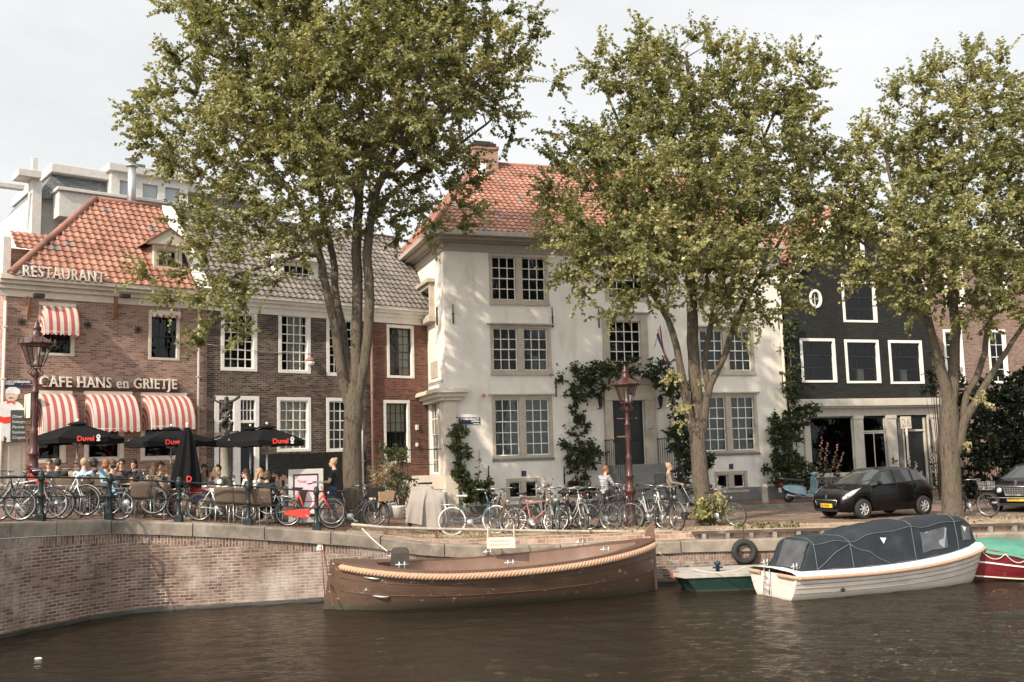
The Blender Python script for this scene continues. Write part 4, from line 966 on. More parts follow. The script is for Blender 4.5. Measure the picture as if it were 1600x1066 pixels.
b = MB(); b.box(U(1401), -.0, gz-.2, U(1412), .1, zc0); b.build('pier', GREYB, SF); b = MB(); b.box(U(1448), -.0, gz-.2, U(1452), .1, zc0); b.build('pier', GREYB, SF)
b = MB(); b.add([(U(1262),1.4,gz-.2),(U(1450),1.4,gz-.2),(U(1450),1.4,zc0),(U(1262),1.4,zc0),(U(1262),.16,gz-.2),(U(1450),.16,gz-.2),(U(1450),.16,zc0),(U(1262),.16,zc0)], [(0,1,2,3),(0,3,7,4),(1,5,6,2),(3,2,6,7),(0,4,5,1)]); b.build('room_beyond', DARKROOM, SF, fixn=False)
# projecting house number board
r = blk.rect(1407, 651, 1423.5, 670, -.25); b = MB(); b.box(r[0], -.27, r[1], r[2], -.24, r[3]); nb = b.build('number_board', BEIGE, blk.root, bevel=.01); text('board_number', '26', (r[3]-r[1])*.95, ((r[0]+r[2])/2, -.275, r[1]+.09), plain('grey_line', (.2,.19,.17), .8), nb, ext=.003, align='CENTER', bold=-.012)
b = MB(); b.tube([((r[0]+r[2])/2,-.255,gz),((r[0]+r[2])/2,-.255,r[1])], .045, 8); b.build('board_post', BEIGE, nb)
pipe(blk, 1456, 655, 760, r=.06, mat=IRON, z0=1.2)
u, z = blk.ray2(1461, 697); b = MB(); b.prism([(u+.17*math.cos(2*math.pi*k/20), z+.33*math.sin(2*math.pi*k/20)) for k in range(20)], -.16, -.10, 'y'); b.build('oval_plate', STONE, blk.root, bevel=.01)
# ---------------------------------------------------------------- vegetation
LEAFA = leaf('elm_leaf', (.095,.108,.040), (.215,.216,.088), (.39,.365,.175), (.50,.44,.24), .36)
LEAFB = leaf('vine_leaf', (.022,.034,.014), (.040,.058,.022), (.075,.090,.035))
LEAFC = leaf('shrub_leaf', (.035,.050,.020), (.070,.090,.035), (.13,.14,.06), (.28,.26,.14))
LEAFY = leaf('yellow_leaf', (.17,.16,.07), (.29,.27,.12), (.42,.38,.20), (.5,.45,.25))
LEAFD = leaf('dark_ivy_leaf', (.012,.018,.009), (.020,.030,.014), (.038,.048,.022))
DRYG = leaf('dry_grass', (.20,.15,.09), (.34,.27,.17), (.48,.40,.27), trans=.2)
BARK = bark('elm_bark', (.026,.021,.016), (.135,.108,.083))
BARKL = BARK
BARKD = bark('vine_stem', (.05,.035,.025), (.16,.12,.09))
def leaf_mesh(name, P, D, size, mat, rnd, parent=None, flat=.55, narrow=.42, rg=None):
    """P points, D axis directions; one folded kite per leaf"""
    rg = rg or RNG; n = len(P); P = np.asarray(P, float); D = np.asarray(D, float)
    D = D / np.maximum(1e-6, np.linalg.norm(D, axis=1))[:, None]
    N = rg.normal(size=(n, 3)) * (1-flat); N[:, 2] += flat
    S = np.cross(D, N); S /= np.maximum(1e-6, np.linalg.norm(S, axis=1))[:, None]; U = np.cross(S, D)
    L = size * rg.uniform(.6, 1.25, n)[:, None]; Wd = L * narrow
    tip = P + D*L - U*L*.15; mid = P + D*L*.45
    V = np.stack([P, mid + S*Wd + U*L*.08, tip, mid - S*Wd + U*L*.08], 1).reshape(-1, 3)
    F = (np.arange(n)[:, None]*4 + np.arange(4)[None, :])
    return link(name, np_mesh(name, V, F, mat, attr=rnd), parent)
def sprays(centres, outward, rg, twigs=7, length=.75, leaves=13, droop=.25, spread=.9):
    P, D, A, T = [], [], [], []
    for c, o in zip(centres, outward):
        ca = rg.uniform(0, 1)
        for k in range(twigs):
            d = np.array(o)*.7 + rg.normal(size=3)*spread*.7; d[2] += .15; d /= np.linalg.norm(d)+1e-6
            Lg = length*rg.uniform(.5, 1.15); pts = []; p = np.array(c, float); dd = d.copy()
            for q in range(5):
                pts.append(p.copy()); p = p + dd*Lg/4; dd = dd + np.array([0, 0, -droop*.35]) + rg.normal(size=3)*.10; dd /= np.linalg.norm(dd)
            T.append(pts); pts = np.array(pts)
            for q in range(leaves):
                t = (q+.6)/leaves*3.999; i = int(t); f = t-i; pp = pts[i]*(1-f)+pts[i+1]*f if i < 4 else pts[4]
                sd = rg.normal(size=3); sd[2] *= .5; ax = dd*.5 + sd*.65; ax[2] -= .25
                P.append(pp + rg.normal(size=3)*.02); D.append(ax); A.append(min(1, max(0, .52*ca + .48*rg.uniform(0, 1))))
    return np.array(P), np.array(D), np.array(A), T
def sample_blobs(blobs, Y, mind, rg, dens=1.0, shell=.35):
    """blobs (px,py,rx,ry,dy) -> points spaced at least mind metres"""
    s0 = FPX / Y; out = []
    for (px, py, rx, ry, dy) in blobs:
        vol = (rx/s0)*(ry/s0)*(.85*(rx+ry)/2/s0); n = int(4.19*vol*dens/(mind**3)*.8)+2; c = at(px, py, Y+dy)
        for _ in range(n):
            v = rg.normal(size=3); v /= np.linalg.norm(v); r = rg.uniform(shell**3, 1)**(1/3)
            q = np.array([c.x + v[0]*r*rx/s0, c.y + v[1]*r*(rx+ry)*.5/s0*.9, c.z + v[2]*r*ry/s0])
            if all((q[0]-o[0])**2+(q[1]-o[1])**2+(q[2]-o[2])**2 > mind**2 for o in out): out.append(q)
    return out
def make_tree(label, Y, base, trunk, limbs, blobs, seed, mind=.62, leafsize=.112, extra=None, twigs=7, group='canal side trees'):
    rg = np.random.default_rng(seed); b = on(base, Y); root = empty('elm_tree', b, 0, label, 'tree')
    s0 = FPX/Y; nodes = []; m = MB()         # node: pos, radius
    def W(px, py, d): return at(px, py, Y+d)
    tp = [W(x, y, 0) for x, y, r in trunk]; tr = [r/s0 for x, y, r in trunk]
    tp = [Vector((tp[0].x, tp[0].y, b.z-.15))] + tp; tr = [tr[0]*1.2] + tr
    def smooth(ps, rs, step):
        P, Q = [], []
        for i in range(len(ps)-1):
            n = max(1, int((ps[i+1]-ps[i]).length/step)); p0 = ps[max(i-1, 0)]; p3 = ps[min(i+2, len(ps)-1)]
            for k in range(n):
                t = k/n; a, c = ps[i], ps[i+1]
                P.append(.5*((2*a) + (c-p0)*t + (2*p0-5*a+4*c-p3)*t*t + (3*a-p0-3*c+p3)*t**3)); Q.append(rs[i]+(rs[i+1]-rs[i])*t)
        P.append(ps[-1]); Q.append(rs[-1]); return P, Q
    P, Q = smooth(tp, tr, .18)
    # fluted, knobbly trunk
    nk = 18; rows = []
    for i, (p, r) in enumerate(zip(P, Q)):
        row = []
        for k in range(nk):
            a = 2*math.pi*k/nk; hgt = p.z-b.z; f = 1 + .07*mnoise.noise(Vector((math.cos(a)*1.3, math.sin(a)*1.3, hgt*.8+seed))) + (.16*max(0, .5-hgt)*(1+math.sin(a*4+seed)) if hgt < .5 else 0) + .02*math.sin(a*7+hgt*3)
            row.append(p + Vector((math.cos(a)*r*f, math.sin(a)*r*f, 0)))
        rows.append(row)
    m.grid(rows, close_u=True); m.v.append(tuple(P[-1])); e = len(m.v)-1; m.f += [[e-nk+k, e-nk+(k+1)%nk, e] for k in range(nk)]; m.sm += [True]*nk; m.mi += [0]*nk
    top = P[-1]
    for lb in limbs:
        ps = [W(x, y, d*.35) for x, y, r, d in lb]; rs = [r/s0 for x, y, r, d in lb]; P, Q = smooth(ps, rs, .3)
        P = [p + Vector([mnoise.noise(Vector((i*.5, seed+j*7, len(lb))))*.05 for j in range(3)]) if i > 2 else p for i, p in enumerate(P)]
        m.tube(P, [max(.014, q) for q in Q], 9, smooth=True)
        for p, q in zip(P[4:], Q[4:]): nodes.append((np.array(p), q))
    m.build('trunk', BARK, root, loc=-b, bevel=0)
    pts = sample_blobs(blobs, Y, mind, rg); axis = np.array(top)
    allp = np.array([n_[0] for n_ in nodes]); order = sorted(range(len(pts)), key=lambda i: np.min(np.sum((allp-pts[i])**2, 1)))
    NP_ = list(allp); NR = [n_[1] for n_ in nodes]; bm_ = MB(); outward = [None]*len(pts)
    for i in order:
        p = pts[i]; A = np.array(NP_); d = p - A; dist = np.linalg.norm(d, axis=1); cost = dist - .25*np.clip(d[:, 2], -1, 1) + np.where(A[:, 2] > p[2]+.8, 1.5, 0)
        k = int(np.argmin(cost)); a = A[k]; L = dist[k]; n = max(2, int(L/.35)); r0 = max(.010, min(NR[k]*.6, .012+.011*L)); seg = [Vector(a)]; w = rg.normal(size=3)*.12*L**.6; w[2] = abs(w[2])+.05*L
        for q in range(1, n+1): t = q/n; pp = a*(1-t)+p*t + w*math.sin(math.pi*t)*.6 + (rg.normal(size=3)*.03 if q < n else 0); seg.append(Vector(pp))
        rs = [r0 + (.007-r0)*q/n for q in range(n+1)]; bm_.tube(seg, rs, 5 if r0 > .02 else 4, cap=False)
        for q in range(1, n+1): NP_.append(np.array(seg[q])); NR.append(rs[q])
        o = p - axis; o[2] *= .5; o = o/(np.linalg.norm(o)+1e-6)*.8 + (np.array(seg[-1])-np.array(seg[-2]))/.35*.4; outward[i] = o
    P, D, A, T = sprays(pts, outward, rg, twigs=twigs, length=.84, leaves=28)
    for tw in T[::2]: bm_.tube([Vector(q) for q in tw], [.006,.005,.004,.003,.002], 3, cap=False)
    bm_.build('branches', BARKL, root, loc=-b, fixn=False)
    c_ = leaf_mesh('crown', P, D, leafsize, LEAFA, A, root, rg=rg); c_.location = -b
    if extra:
        for eb in extra:
            ep = sample_blobs([eb], Y, .19, rg); P, D, A, T = sprays(ep, [np.array([0, -.5, .2])]*len(ep), rg, twigs=4, length=.3, leaves=6, droop=.7)
            e_ = leaf_mesh('yellowing_sprig', P, D, leafsize*.9, LEAFY, A, root, rg=rg); e_.location = -b
    print('tree', label[:20], len(pts), 'leaves', len(c_.data.polygons)); return root
T1 = make_tree('tallest elm with multiple stems by the terrace left of the white corner house', 28.2, 559,
    [(556,800,16.5),(551,760,14.5),(550,700,13.6),(553,645,15.5),(552,618,13),(551,600,8)],
    [[(549,648,9,0),(545,625,10,0),(538,600,9,-.1),(530,560,8,-.3),(524,512,7.5,-.5),(509,450,6.6,-.7),(498,395,6,-.9),(478,340,5,-1.2),(448,290,4,-1.6),(400,240,3,-2.0),(350,205,1.8,-2.2)],
     [(551,645,9,0),(548,620,9,0),(545,590,7.5,.2),(541,555,7,.5),(535,510,6.5,.9),(524,460,6,1.2),(520,400,5.5,1.4),(505,340,5,1.6),(495,260,4,1.8),(470,180,3,2.0),(440,100,2,2.2)],
     [(553,645,10,0),(554,620,10,0),(556,590,9.5,0),(557,540,9,.1),(558,460,8.5,.2),(557,380,8,.3),(561,310,7,.5),(570,240,6,.6),(560,150,4.5,.7),(540,50,3,.8),(520,-80,2,.8)],
     [(554,648,9,0),(558,622,9.5,0),(564,595,8.5,-.1),(573,545,8,-.2),(577,470,8,-.3),(574,400,7.5,-.5),(581,330,7,-.6),(597,278,6,-.8),(622,220,5,-1.1),(650,140,4,-1.4),(680,40,2.5,-1.5)],
     [(580,335,5,-.6),(602,310,4.5,.2),(640,280,3.8,.8),(700,240,2.8,1.2),(770,185,1.6,1.6)],
     [(499,400,3.6,-.9),(465,400,3,-1.3),(420,415,2.5,-1.8),(370,430,2,-2.2),(315,470,1.3,-2.5)],
     [(561,315,5,.5),(530,250,4.4,-.2),(470,190,3.4,-1.2),(390,120,2.2,-1.8),(300,70,1.4,-2.2)],
     [(597,280,4.5,-.8),(650,230,3.8,-1.5),(720,150,2.6,-1.9),(790,90,1.5,-2.1)]],
    [(560,20,210,120,0),(390,80,130,95,-1),(270,185,70,48,-.5),(235,240,28,22,-.5),(360,225,140,80,-.6),(520,190,160,120,0),(700,110,125,100,0),(770,150,60,50,.5),(800,60,40,60,.5),(660,245,95,70,.5),(800,215,20,14,.5),(430,325,110,62,-.8),(345,400,55,45,-1.8),(300,450,38,42,-2),(360,470,55,28,-2),(312,515,22,30,-2),(225,445,30,16,-2),(480,360,70,40,-.6),(595,330,80,55,0),(640,375,42,30,1),(700,330,50,30,1),(480,-110,200,110,0),(680,-100,150,100,0),(330,-20,80,70,-.5),(255,15,22,12,-.5),(870,125,14,10,0),(395,520,28,12,-2),(310,405,48,32,-1.8),(405,440,58,32,-1.6),(350,495,42,24,-2),(445,395,50,34,-1.4),(265,470,24,14,-2),(325,345,50,28,-1.5),(520,250,90,60,-2.4),(640,180,90,60,-2.4),(430,180,90,60,-2.4),(580,90,120,60,-2.6)],
    11, mind=.555, twigs=9, extra=None)
T2 = make_tree('middle elm growing beside the stroller in front of the white house', 29.2, 1104,
    [(1103,812,14.5),(1097,770,12.8),(1092,715,12),(1090,680,12.5),(1089,660,7)],
    [[(1090,705,8.5,0),(1086,680,8.5,0),(1078,650,7.6,-.2),(1068,600,6.6,-.4),(1060,560,5.8,-.6),(1052,520,5.2,-.8),(1032,478,4.2,-1),(995,430,3,-1.3),(940,380,1.8,-1.5)],
     [(1091,700,10,0),(1091,640,10,.1),(1085,580,9.6,.2),(1082,500,9,.3),(1080,420,8,.4),(1080,350,7,.5),(1092,260,6,.5),(1082,170,4,.6),(1072,80,2,.6)],
     [(1091,705,8,0),(1096,675,8,0),(1104,630,6.5,-.1),(1110,602,5.6,-.2),(1126,570,5.2,-.4),(1140,530,5,-.6),(1156,490,4.5,-.8),(1182,440,3.6,-1),(1222,370,2.6,-1.3),(1255,320,1.5,-1.4)],
     [(1106,610,5,-.1),(1102,560,4.5,.2),(1112,500,4.5,.6),(1135,420,4,1),(1160,330,3.4,1.3),(1190,230,2.6,1.6),(1220,150,1.6,1.8)],
     [(1080,420,5,.4),(1050,350,4.4,.8),(1010,280,3.6,1.2),(970,200,2.6,1.5),(950,150,1.6,1.6)],
     [(1080,350,4.4,.5),(1040,300,3.6,-.4),(980,290,2.8,-1.2),(920,300,1.6,-1.6)]],
    [(1000,135,80,85,0),(1090,122,90,70,0),(1190,140,85,62,0),(1265,110,34,34,0),(1130,66,28,30,0),(1010,76,26,26,0),(905,245,60,45,0),(1020,240,135,95,0),(1180,235,115,90,0),(880,330,45,50,0),(955,350,100,75,-.5),(1100,350,120,78,-.5),(1225,330,80,60,0),(895,405,48,36,-.8),(1000,425,110,52,-.8),(1110,455,70,42,-1),(1190,430,55,40,-1),(985,478,50,20,-1),(1150,495,52,20,-1),(940,430,40,30,-.8),(1150,300,40,30,-2),(1290,290,34,30,0),(1050,300,70,60,-2.2),(1130,400,60,40,-2.2),(1130,445,62,38,-1.2),(1050,468,60,26,-1.2),(1200,468,48,26,-1.2),(930,378,56,46,-1.2),(1228,412,38,28,-1),(1065,398,90,56,-2.4)],
    23, mind=.52, twigs=9, extra=[(1052,590,11,18,-.5),(1064,645,10,20,-.6),(1088,600,12,6,-.6)])
T3 = make_tree('rightmost elm with a forked trunk between the hatchback and the dark saloon', 29.6, 1487,
    [(1488,795,15),(1486,740,14),(1483,690,14.5),(1484,650,14),(1483,630,11),(1482,612,7)],
    [[(1489,720,7,-.1),(1500,690,8,-.3),(1508,655,7,-.5),(1524,628,6,-.8),(1546,590,5,-1),(1572,550,4,-1.2),(1604,500,3,-1.4),(1640,440,2,-1.5)],
     [(1505,665,5.5,-.4),(1509,625,5.5,.2),(1530,580,5,.5),(1543,520,4.2,.8),(1556,460,3.4,1.0),(1580,380,2.4,1.2),(1600,300,1.4,1.3)],
     [(1482,640,10,0),(1478,605,9,-.1),(1468,570,8,-.3),(1455,520,6.4,-.5),(1441,460,5.4,-.7),(1420,380,4.2,-1),(1398,300,3,-1.3),(1380,240,1.8,-1.4)],
     [(1485,640,9,0),(1490,600,8.4,.2),(1492,530,7.6,.3),(1490,440,7,.4),(1495,350,6,.5),(1502,250,4,.6),(1496,150,2,.6)],
     [(1455,520,4,-.5),(1450,470,4,.4),(1462,380,3.4,1),(1440,280,2.6,1.3),(1430,190,1.6,1.5)],
     [(1441,460,3.6,-.7),(1400,420,3,-1),(1350,380,2.4,-1.1),(1300,350,1.4,-1.2)]],
    [(1492,125,60,45,0),(1530,90,16,18,0),(1425,150,50,48,0),(1545,170,52,60,0),(1395,225,66,52,0),(1500,240,115,78,0),(1590,270,60,75,0),(1335,265,45,30,0),(1310,345,66,52,0),(1400,335,90,66,-.5),(1500,350,108,66,-.5),(1590,380,66,80,-.5),(1395,415,60,44,-.8),(1455,455,56,34,-.8),(1560,450,56,40,-1),(1650,290,80,110,0),(1425,490,36,20,-1),(1510,500,40,20,-1),(1590,480,30,24,-1),(1370,190,25,20,0),(1330,310,60,40,-.5),(1350,428,44,26,-1),(1480,420,90,48,-1.8),(1570,470,50,38,-1.5),(1405,458,48,28,-1.4),(1535,518,38,20,-1.2),(1440,378,80,48,-2),(1310,392,34,22,-.8),(1345,400,40,34,-.8),(1565,110,30,40,0),(1620,180,50,60,0)],
    37, mind=.52, twigs=9, extra=[(1537,626,12,10,-.9),(1508,692,9,5,-.8)])

def bush(name, label, cat, base, blobs, Y, mat, seed, leafsize=.09, mind=.22, twigs=6, length=.28, leaves=8, group=None, stem=None, smat=None, parent=None, stemr=.02, droop=.3, spread=1.2, narrow=.42, flat=.4):
    rg = np.random.default_rng(seed); root = empty(name, base, 0, label, cat, group)
    pts = sample_blobs(blobs, Y, mind, rg, shell=.1); P, D, A, T = sprays(pts, [np.array([0, -.35, .35])]*len(pts), rg, twigs=twigs, length=length, leaves=leaves, droop=droop, spread=spread)
    f = leaf_mesh('foliage', P, D, leafsize, mat, A, root, rg=rg, narrow=narrow, flat=flat); f.location = -Vector(base)
    m = MB(); b = Vector(base)
    st = stem or [[(None, None)]]
    for path in (stem or []):
        ps = [at(x, y, Y+d) for x, y, d in path]; n = len(ps); m.tube(ps, [stemr*(1-.6*i/(n-1)) for i in range(n)], 6)
    if not stem:
        for i in range(0, len(pts), max(1, len(pts)//9)): q = Vector(pts[i]); m.tube([b, b.lerp(q, .5)+Vector((.05, 0, .1)), q], [stemr, stemr*.7, stemr*.3], 5)
    m.build('stem', smat or BARKD, root, loc=-b, fixn=False); return root
def wallY(f, px, py, off): # distance of a facade point, a little in front
    u, z = f.ray2(px, py, -off); return f.world(u, -off, z).y
YD = wallY(wh, 960, 600, .3)
bush('climbing_vine', 'dark wisteria trained over the front door and down both sides of it', 'climbing plant', on(905, YD-.1),
     [(900,588,36,22,-.1),(940,582,46,16,0),(990,577,34,12,.2),(1035,585,28,18,.2),(1052,610,20,24,.4),(905,625,20,30,-.2),(925,610,20,20,0),(905,670,18,22,-.2),(913,720,27,30,-.4),(905,768,24,18,-.5),(1062,680,20,36,.3),(1072,715,24,22,.2),(1060,755,26,26,.3),(1108,722,16,12,.3),(880,700,14,16,-.3),(860,590,14,10,-.2)],
     YD, LEAFB, 41, leafsize=.12, mind=.27, twigs=8, length=.34, leaves=9,
     stem=[[(905,790,0),(903,700,0),(906,650,0),(903,600,0),(950,583,0),(1010,580,.3),(1045,590,.3)],[(1058,780,.2),(1062,700,.3),(1052,620,.3)]], stemr=.05)
YR = wallY(wh, 1225, 650, .3)
bush('climbing_vine', 'leafy climber and shrub at the drainpipe between white and black houses', 'climbing plant', on(1228, YR-.2),
     [(1225,690,22,34,-.2),(1214,735,22,26,-.3),(1245,740,26,26,-.4),(1240,655,18,18,0),(1236,600,9,32,0),(1232,540,8,34,.1),(1238,505,7,14,.1),(1262,640,24,8,-.2),(1215,655,10,20,0)],
     YR, LEAFB, 43, leafsize=.13, mind=.27, twigs=8, length=.34, leaves=9, stem=[[(1230,780,0),(1234,700,0),(1236,600,.1),(1235,500,.2)]], stemr=.04)
YL = wallY(wh, 712, 690, .25)
bush('climbing_vine', 'light green climber on the corner pilaster under the street name sign', 'climbing plant', on(716, YL-.2),
     [(716,672,13,12,0),(724,680,10,8,0),(712,695,13,12,0),(722,708,12,12,0),(716,735,13,16,-.1)], YL, LEAFC, 47, leafsize=.10, mind=.17, twigs=7, length=.22, leaves=8, stem=[[(722,785,0),(714,720,0),(714,665,.1)]], stemr=.03)
YH = wallY(wh, 740, 770, .6)
bush('hollyhock', 'hollyhock clump with a tall pale flower spike below the corner house window', 'plant', on(742, YH),
     [(738,770,20,16,0),(752,775,16,14,0),(730,752,12,12,0),(756,750,10,12,0)], YH, LEAFC, 53, leafsize=.16, mind=.22, twigs=6, length=.26, leaves=7, narrow=.6, stem=[[(744,790,0),(748,740,0),(750,702,0)],[(752,790,0),(757,735,0)]], stemr=.02)
# ---------------------------------------------------------------- boats
def lerp(a, b, t): return a + (b-a)*t
def interp(tab, t):
    for (a, va), (b, vb) in zip(tab, tab[1:]):
        if t <= b: k = max(0, (t-a)/(b-a)); k = k*k*(3-2*k); return va + (vb-va)*k
    return tab[-1][1]
def hull_pt(L, B, plan, sheer, D, t, q, inset=0.0):
    h = max(0.0, plan(t)*B/2 - inset); fl = (1-(1-q)**2.2)**.62 if q < 1 else 1.0
    return (L*(t-.5), h*fl*(.82+.18*q), -D + (sheer(t)+D)*(q**1.15))
def hull_mesh(L, B, plan, sheer, D, nt=40, nq=12, inset=0.0, q0=0.0, q1=1.0):
    rows = []
    for i in range(nt+1):
        t = i/nt; row = []
        for k in range(-nq, nq+1):
            q = q0 + (q1-q0)*abs(k)/nq; x, y, z = hull_pt(L, B, plan, sheer, D, t, q, inset); row.append((x, y if k > 0 else -y, z))
        rows.append(row)
    return rows
def rope3(m, pts, r=.032, pitch=.22, n=6, per=9):
    """three twisted strands round a path"""
    P = [Vector(p) for p in pts]; s = [0]
    for a, b in zip(P, P[1:]): s.append(s[-1] + (b-a).length)
    N = max(8, int(s[-1]/pitch*per)); j = 0; C = []
    for i in range(N+1):
        d = s[-1]*i/N
        while j < len(P)-2 and s[j+1] < d: j += 1
        C.append((P[j].lerp(P[j+1], (d-s[j])/max(1e-6, s[j+1]-s[j])), (P[j+1]-P[j]).normalized(), d))
    for k in range(3):
        out = []
        for c, dr, d in C:
            a = 2*math.pi*(d/pitch + k/3); sx = dr.cross(Vector((0,0,1))).normalized(); sy = sx.cross(dr); out.append(c + sx*math.cos(a)*r*.62 + sy*math.sin(a)*r*.62)
        m.tube(out, r*.72, n)
    return m
def catenary(a, b, sag, n=12):
    a, b = Vector(a), Vector(b); return [a.lerp(b, i/n) - Vector((0,0,sag*4*(i/n)*(1-i/n))) for i in range(n+1)]
ROPE = plain('natural_rope', (.40,.25,.165), .9, var=.15, sc=12); ROPEW = plain('pale_mooring_rope', (.50,.45,.38), .9, var=.15)
def hullmat(name, col, foot, z0=.06, z1=.22, rough=.42, scuff=(.5,.42,.33)):
    t = NT(name); v = t.obj(); z = t.n('ShaderNodeSeparateXYZ', Vector=v).outputs[2]
    zz = t.math('ADD', z, t.math('MULTIPLY', t.noise(v, 1.7, 6, .7), .16)); f = t.ramp(zz, [(z0+.08, 1.0), (z1+.08, 0.0)])
    c = t.mix(1.0, tuple(col), t.ramp(t.noise(t.mapv(v, (1,1,3)), 1.3, 6, .65), [(.3, .78), (.7, 1.15)]), 'MULTIPLY')
    c = t.mix(t.ramp(t.noise(t.mapv(v, (1,1,2.2)), 3.6, 8, .8), [(.60, 0.0), (.64, .85)]), c, tuple(scuff))
    c = t.mix(f, c, tuple(foot)); t.pbr(c, rough, 0.0, t.bump(t.noise(v, 9, 4), .004, .5), .5); return t.m
# brown steel launch
BRN = hullmat('brown_hull_paint', (.088,.054,.037), (.055,.050,.036)); BRI = plain('brown_deck_paint', (.15,.088,.062), .5, var=.2, sc=3, dirt=((.3,.2,.14), .3)); BRR = plain('brown_rail_paint', (.10,.056,.040), .45, var=.2); BRD = plain('dark_brown_rail', (.075,.036,.025), .45, var=.2)
a0, a1 = atz(521, 951, 0), atz(1024, 921, 0); yaw = math.atan2(a1.y-a0.y, a1.x-a0.x); Lb = math.hypot(a1.x-a0.x, a1.y-a0.y); ctr = (a0+a1)/2
bt = empty('open_launch', (ctr.x, ctr.y, 0), yaw, 'long brown open launch with a thick tan rope fender moored at the brick quay', 'boat')
plan = lambda t: max(.015, (1-abs(1-2*min(1, max(0, t)))**2.5)**.62)*(1.0 if t > .5 else 1.0)
sheer = lambda t: .84 + (1.75*(t-.38)**2 if t < .38 else .98*(t-.38)**2.0)
B = 2.95; D = .45
MB().grid(hull_mesh(Lb, B, plan, sheer, D, 56, 14)).build('hull', BRN, bt, fixn=False)
# inner skin, floor, side decks
NT_ = 56; ins = lambda t: .16
m = MB(); rows = []
for i in range(NT_+1):
    t = .13 + (.955-.13)*i/NT_; x, y, z = hull_pt(Lb, B, plan, sheer, D, t, 1.0, .13); yb = y*.80; fz = .30
    e = min(1, 6*min(t-.13+.01, .965-t)); y *= e**.5; yb *= e**.5
    rows.append([(x, -y, z-.01), (x, -y*.97, z-.25), (x, -yb, fz+.1), (x, -yb*.8, fz), (x, yb*.8, fz), (x, yb, fz+.1), (x, y*.97, z-.25), (x, y, z-.01)])
m.grid(rows); m.build('interior', BRI, bt, fixn=False)
m = MB()
for sgn in (-1, 1):
    r1 = []
    for i in range(NT_*2+1):
        t = i/(NT_*2); x, y, z = hull_pt(Lb, B, plan, sheer, D, t, 1.0); yi = 0.0
        if .13 < t < .955:
            tt = min(t-.13, .955-t); yi = max(0, hull_pt(Lb, B, plan, sheer, D, t, 1.0, .13)[1])*min(1, 6*tt+.06)**.5
        r1.append([(x, sgn*(y+.02), z-.05), (x, sgn*(y+.02), z+.025), (x, sgn*max(0, y-.03), z+.03), (x, sgn*yi, z+.015 + (.03 if yi == 0 else 0)), (x, sgn*yi, z-.05)])
    m.grid(r1, smooth=False)
m.build('gunwale', BRR, bt)
m = MB()
for sgn in (-1, 1):
    rope3(m, [ (p[0], sgn*(p[1]+.05), p[2]-.10) for p in [hull_pt(Lb, B, plan, sheer, D, .02+.975*i/60, 1.0) for i in range(61)]], .058, .25, 7, 10)
m.build('rope_fender', ROPE, bt, fixn=False)
m = MB()
for sgn in (-1, 1):
    for q in (.62, .80): m.tube([(p[0], sgn*(p[1]+.002), p[2]) for p in [hull_pt(Lb, B, plan, sheer, D, .02+.96*i/50, q) for i in range(51)]], .011, 5)
m.build('rubbing_strake', BRD, bt)
m = MB(); m.box(Lb/2-.05, -.035, -.4, Lb/2+.05, .035, 1.36); m.prism([(Lb/2-.22,1.30),(Lb/2+.03,1.30),(Lb/2+.05,1.62),(Lb/2-.06,1.60),(Lb/2-.2,1.42)], -.02, .02, 'y'); m.build('stem_post', BRI, bt, bevel=.01)
m = MB(); m.prism([(-Lb/2+.06,-.4),(-Lb/2-.02,1.12),(-Lb/2-.06,1.12),(-Lb/2-.20,.2),(-Lb/2-.30,-.4)], -.03, .03, 'y'); m.build('rudder', BRN, bt, bevel=.008)
m = MB(); m.tube([(-Lb/2-.16,0,-.3),(-Lb/2-.27,0,1.5)], .016, 6); m.build('rudder_rod', RUSTY, bt)
def hcleat(parent, x, y, z, rz):
    b = MB(); 
    for s_ in (-.06, .06): b.tube([(s_,0,0),(s_,0,.17)], .014, 6)
    b.tube([(-.15,0,.105),(.15,0,.105)], .013, 6)
    return b.build('cleat', ALU, parent, loc=(x, y, z), rot=(0,0,rz))
for t in (.19, .50, .80):
    for sgn in (-1, 1): x, y, z = hull_pt(Lb, B, plan, sheer, D, t, 1.0, .11); hcleat(bt, x, sgn*y, z+.02, 0)
m = MB(); m.grid([[(-2.35+dx*w, .25+dy*w, z) for dx, dy in ((-.22,-.2),(.22,-.2),(.26,.2),(-.2,.22),(-.22,-.2))] for z, w in ((.3,1.15),(.8,1.05),(1.18,.95),(1.28,.7),(1.30,.05))], smooth=False); m.build('motor_cover', plain('olive_black_canvas', (.045,.040,.033), .8, var=.3), bt, fixn=False)
for q, t in ((.60, .11), (.86, .085)):
    pts_ = [hull_pt(Lb, B, plan, sheer, D, t+.045*i/6, q) for i in range(7)]
    m = MB(); m.tube([(p[0], -p[1]-.0-.09*math.sin(math.pi*i/6), p[2]) for i, p in enumerate(pts_)], .022, 6); m.build('side_handle', ALU, bt)
m = MB(); m.tube([(-Lb/2-.01,-.02,1.02), (-Lb/2+.3,-.30,1.0)], .018, 5); m.build('fender_lashing', ROPEW, bt)
# name-like lettering near the bow is too worn to read; a torn white sticker remains
x, y, z = hull_pt(Lb, B, plan, sheer, D, .93, .93); x2, y2, z2 = hull_pt(Lb, B, plan, sheer, D, .955, .93)
m = MB(); m.add([(x,-y-.012,z-.05),(x2,-y2-.012,z2-.03),(x2,-y2-.02,z2+.05),(x+.02,-y-.02,z+.0)], [(0,1,2,3)]); m.build('torn_sticker', ALU, bt, fixn=False)
DWHITE = plain('bright_lettering', (.80,.79,.76), .4)
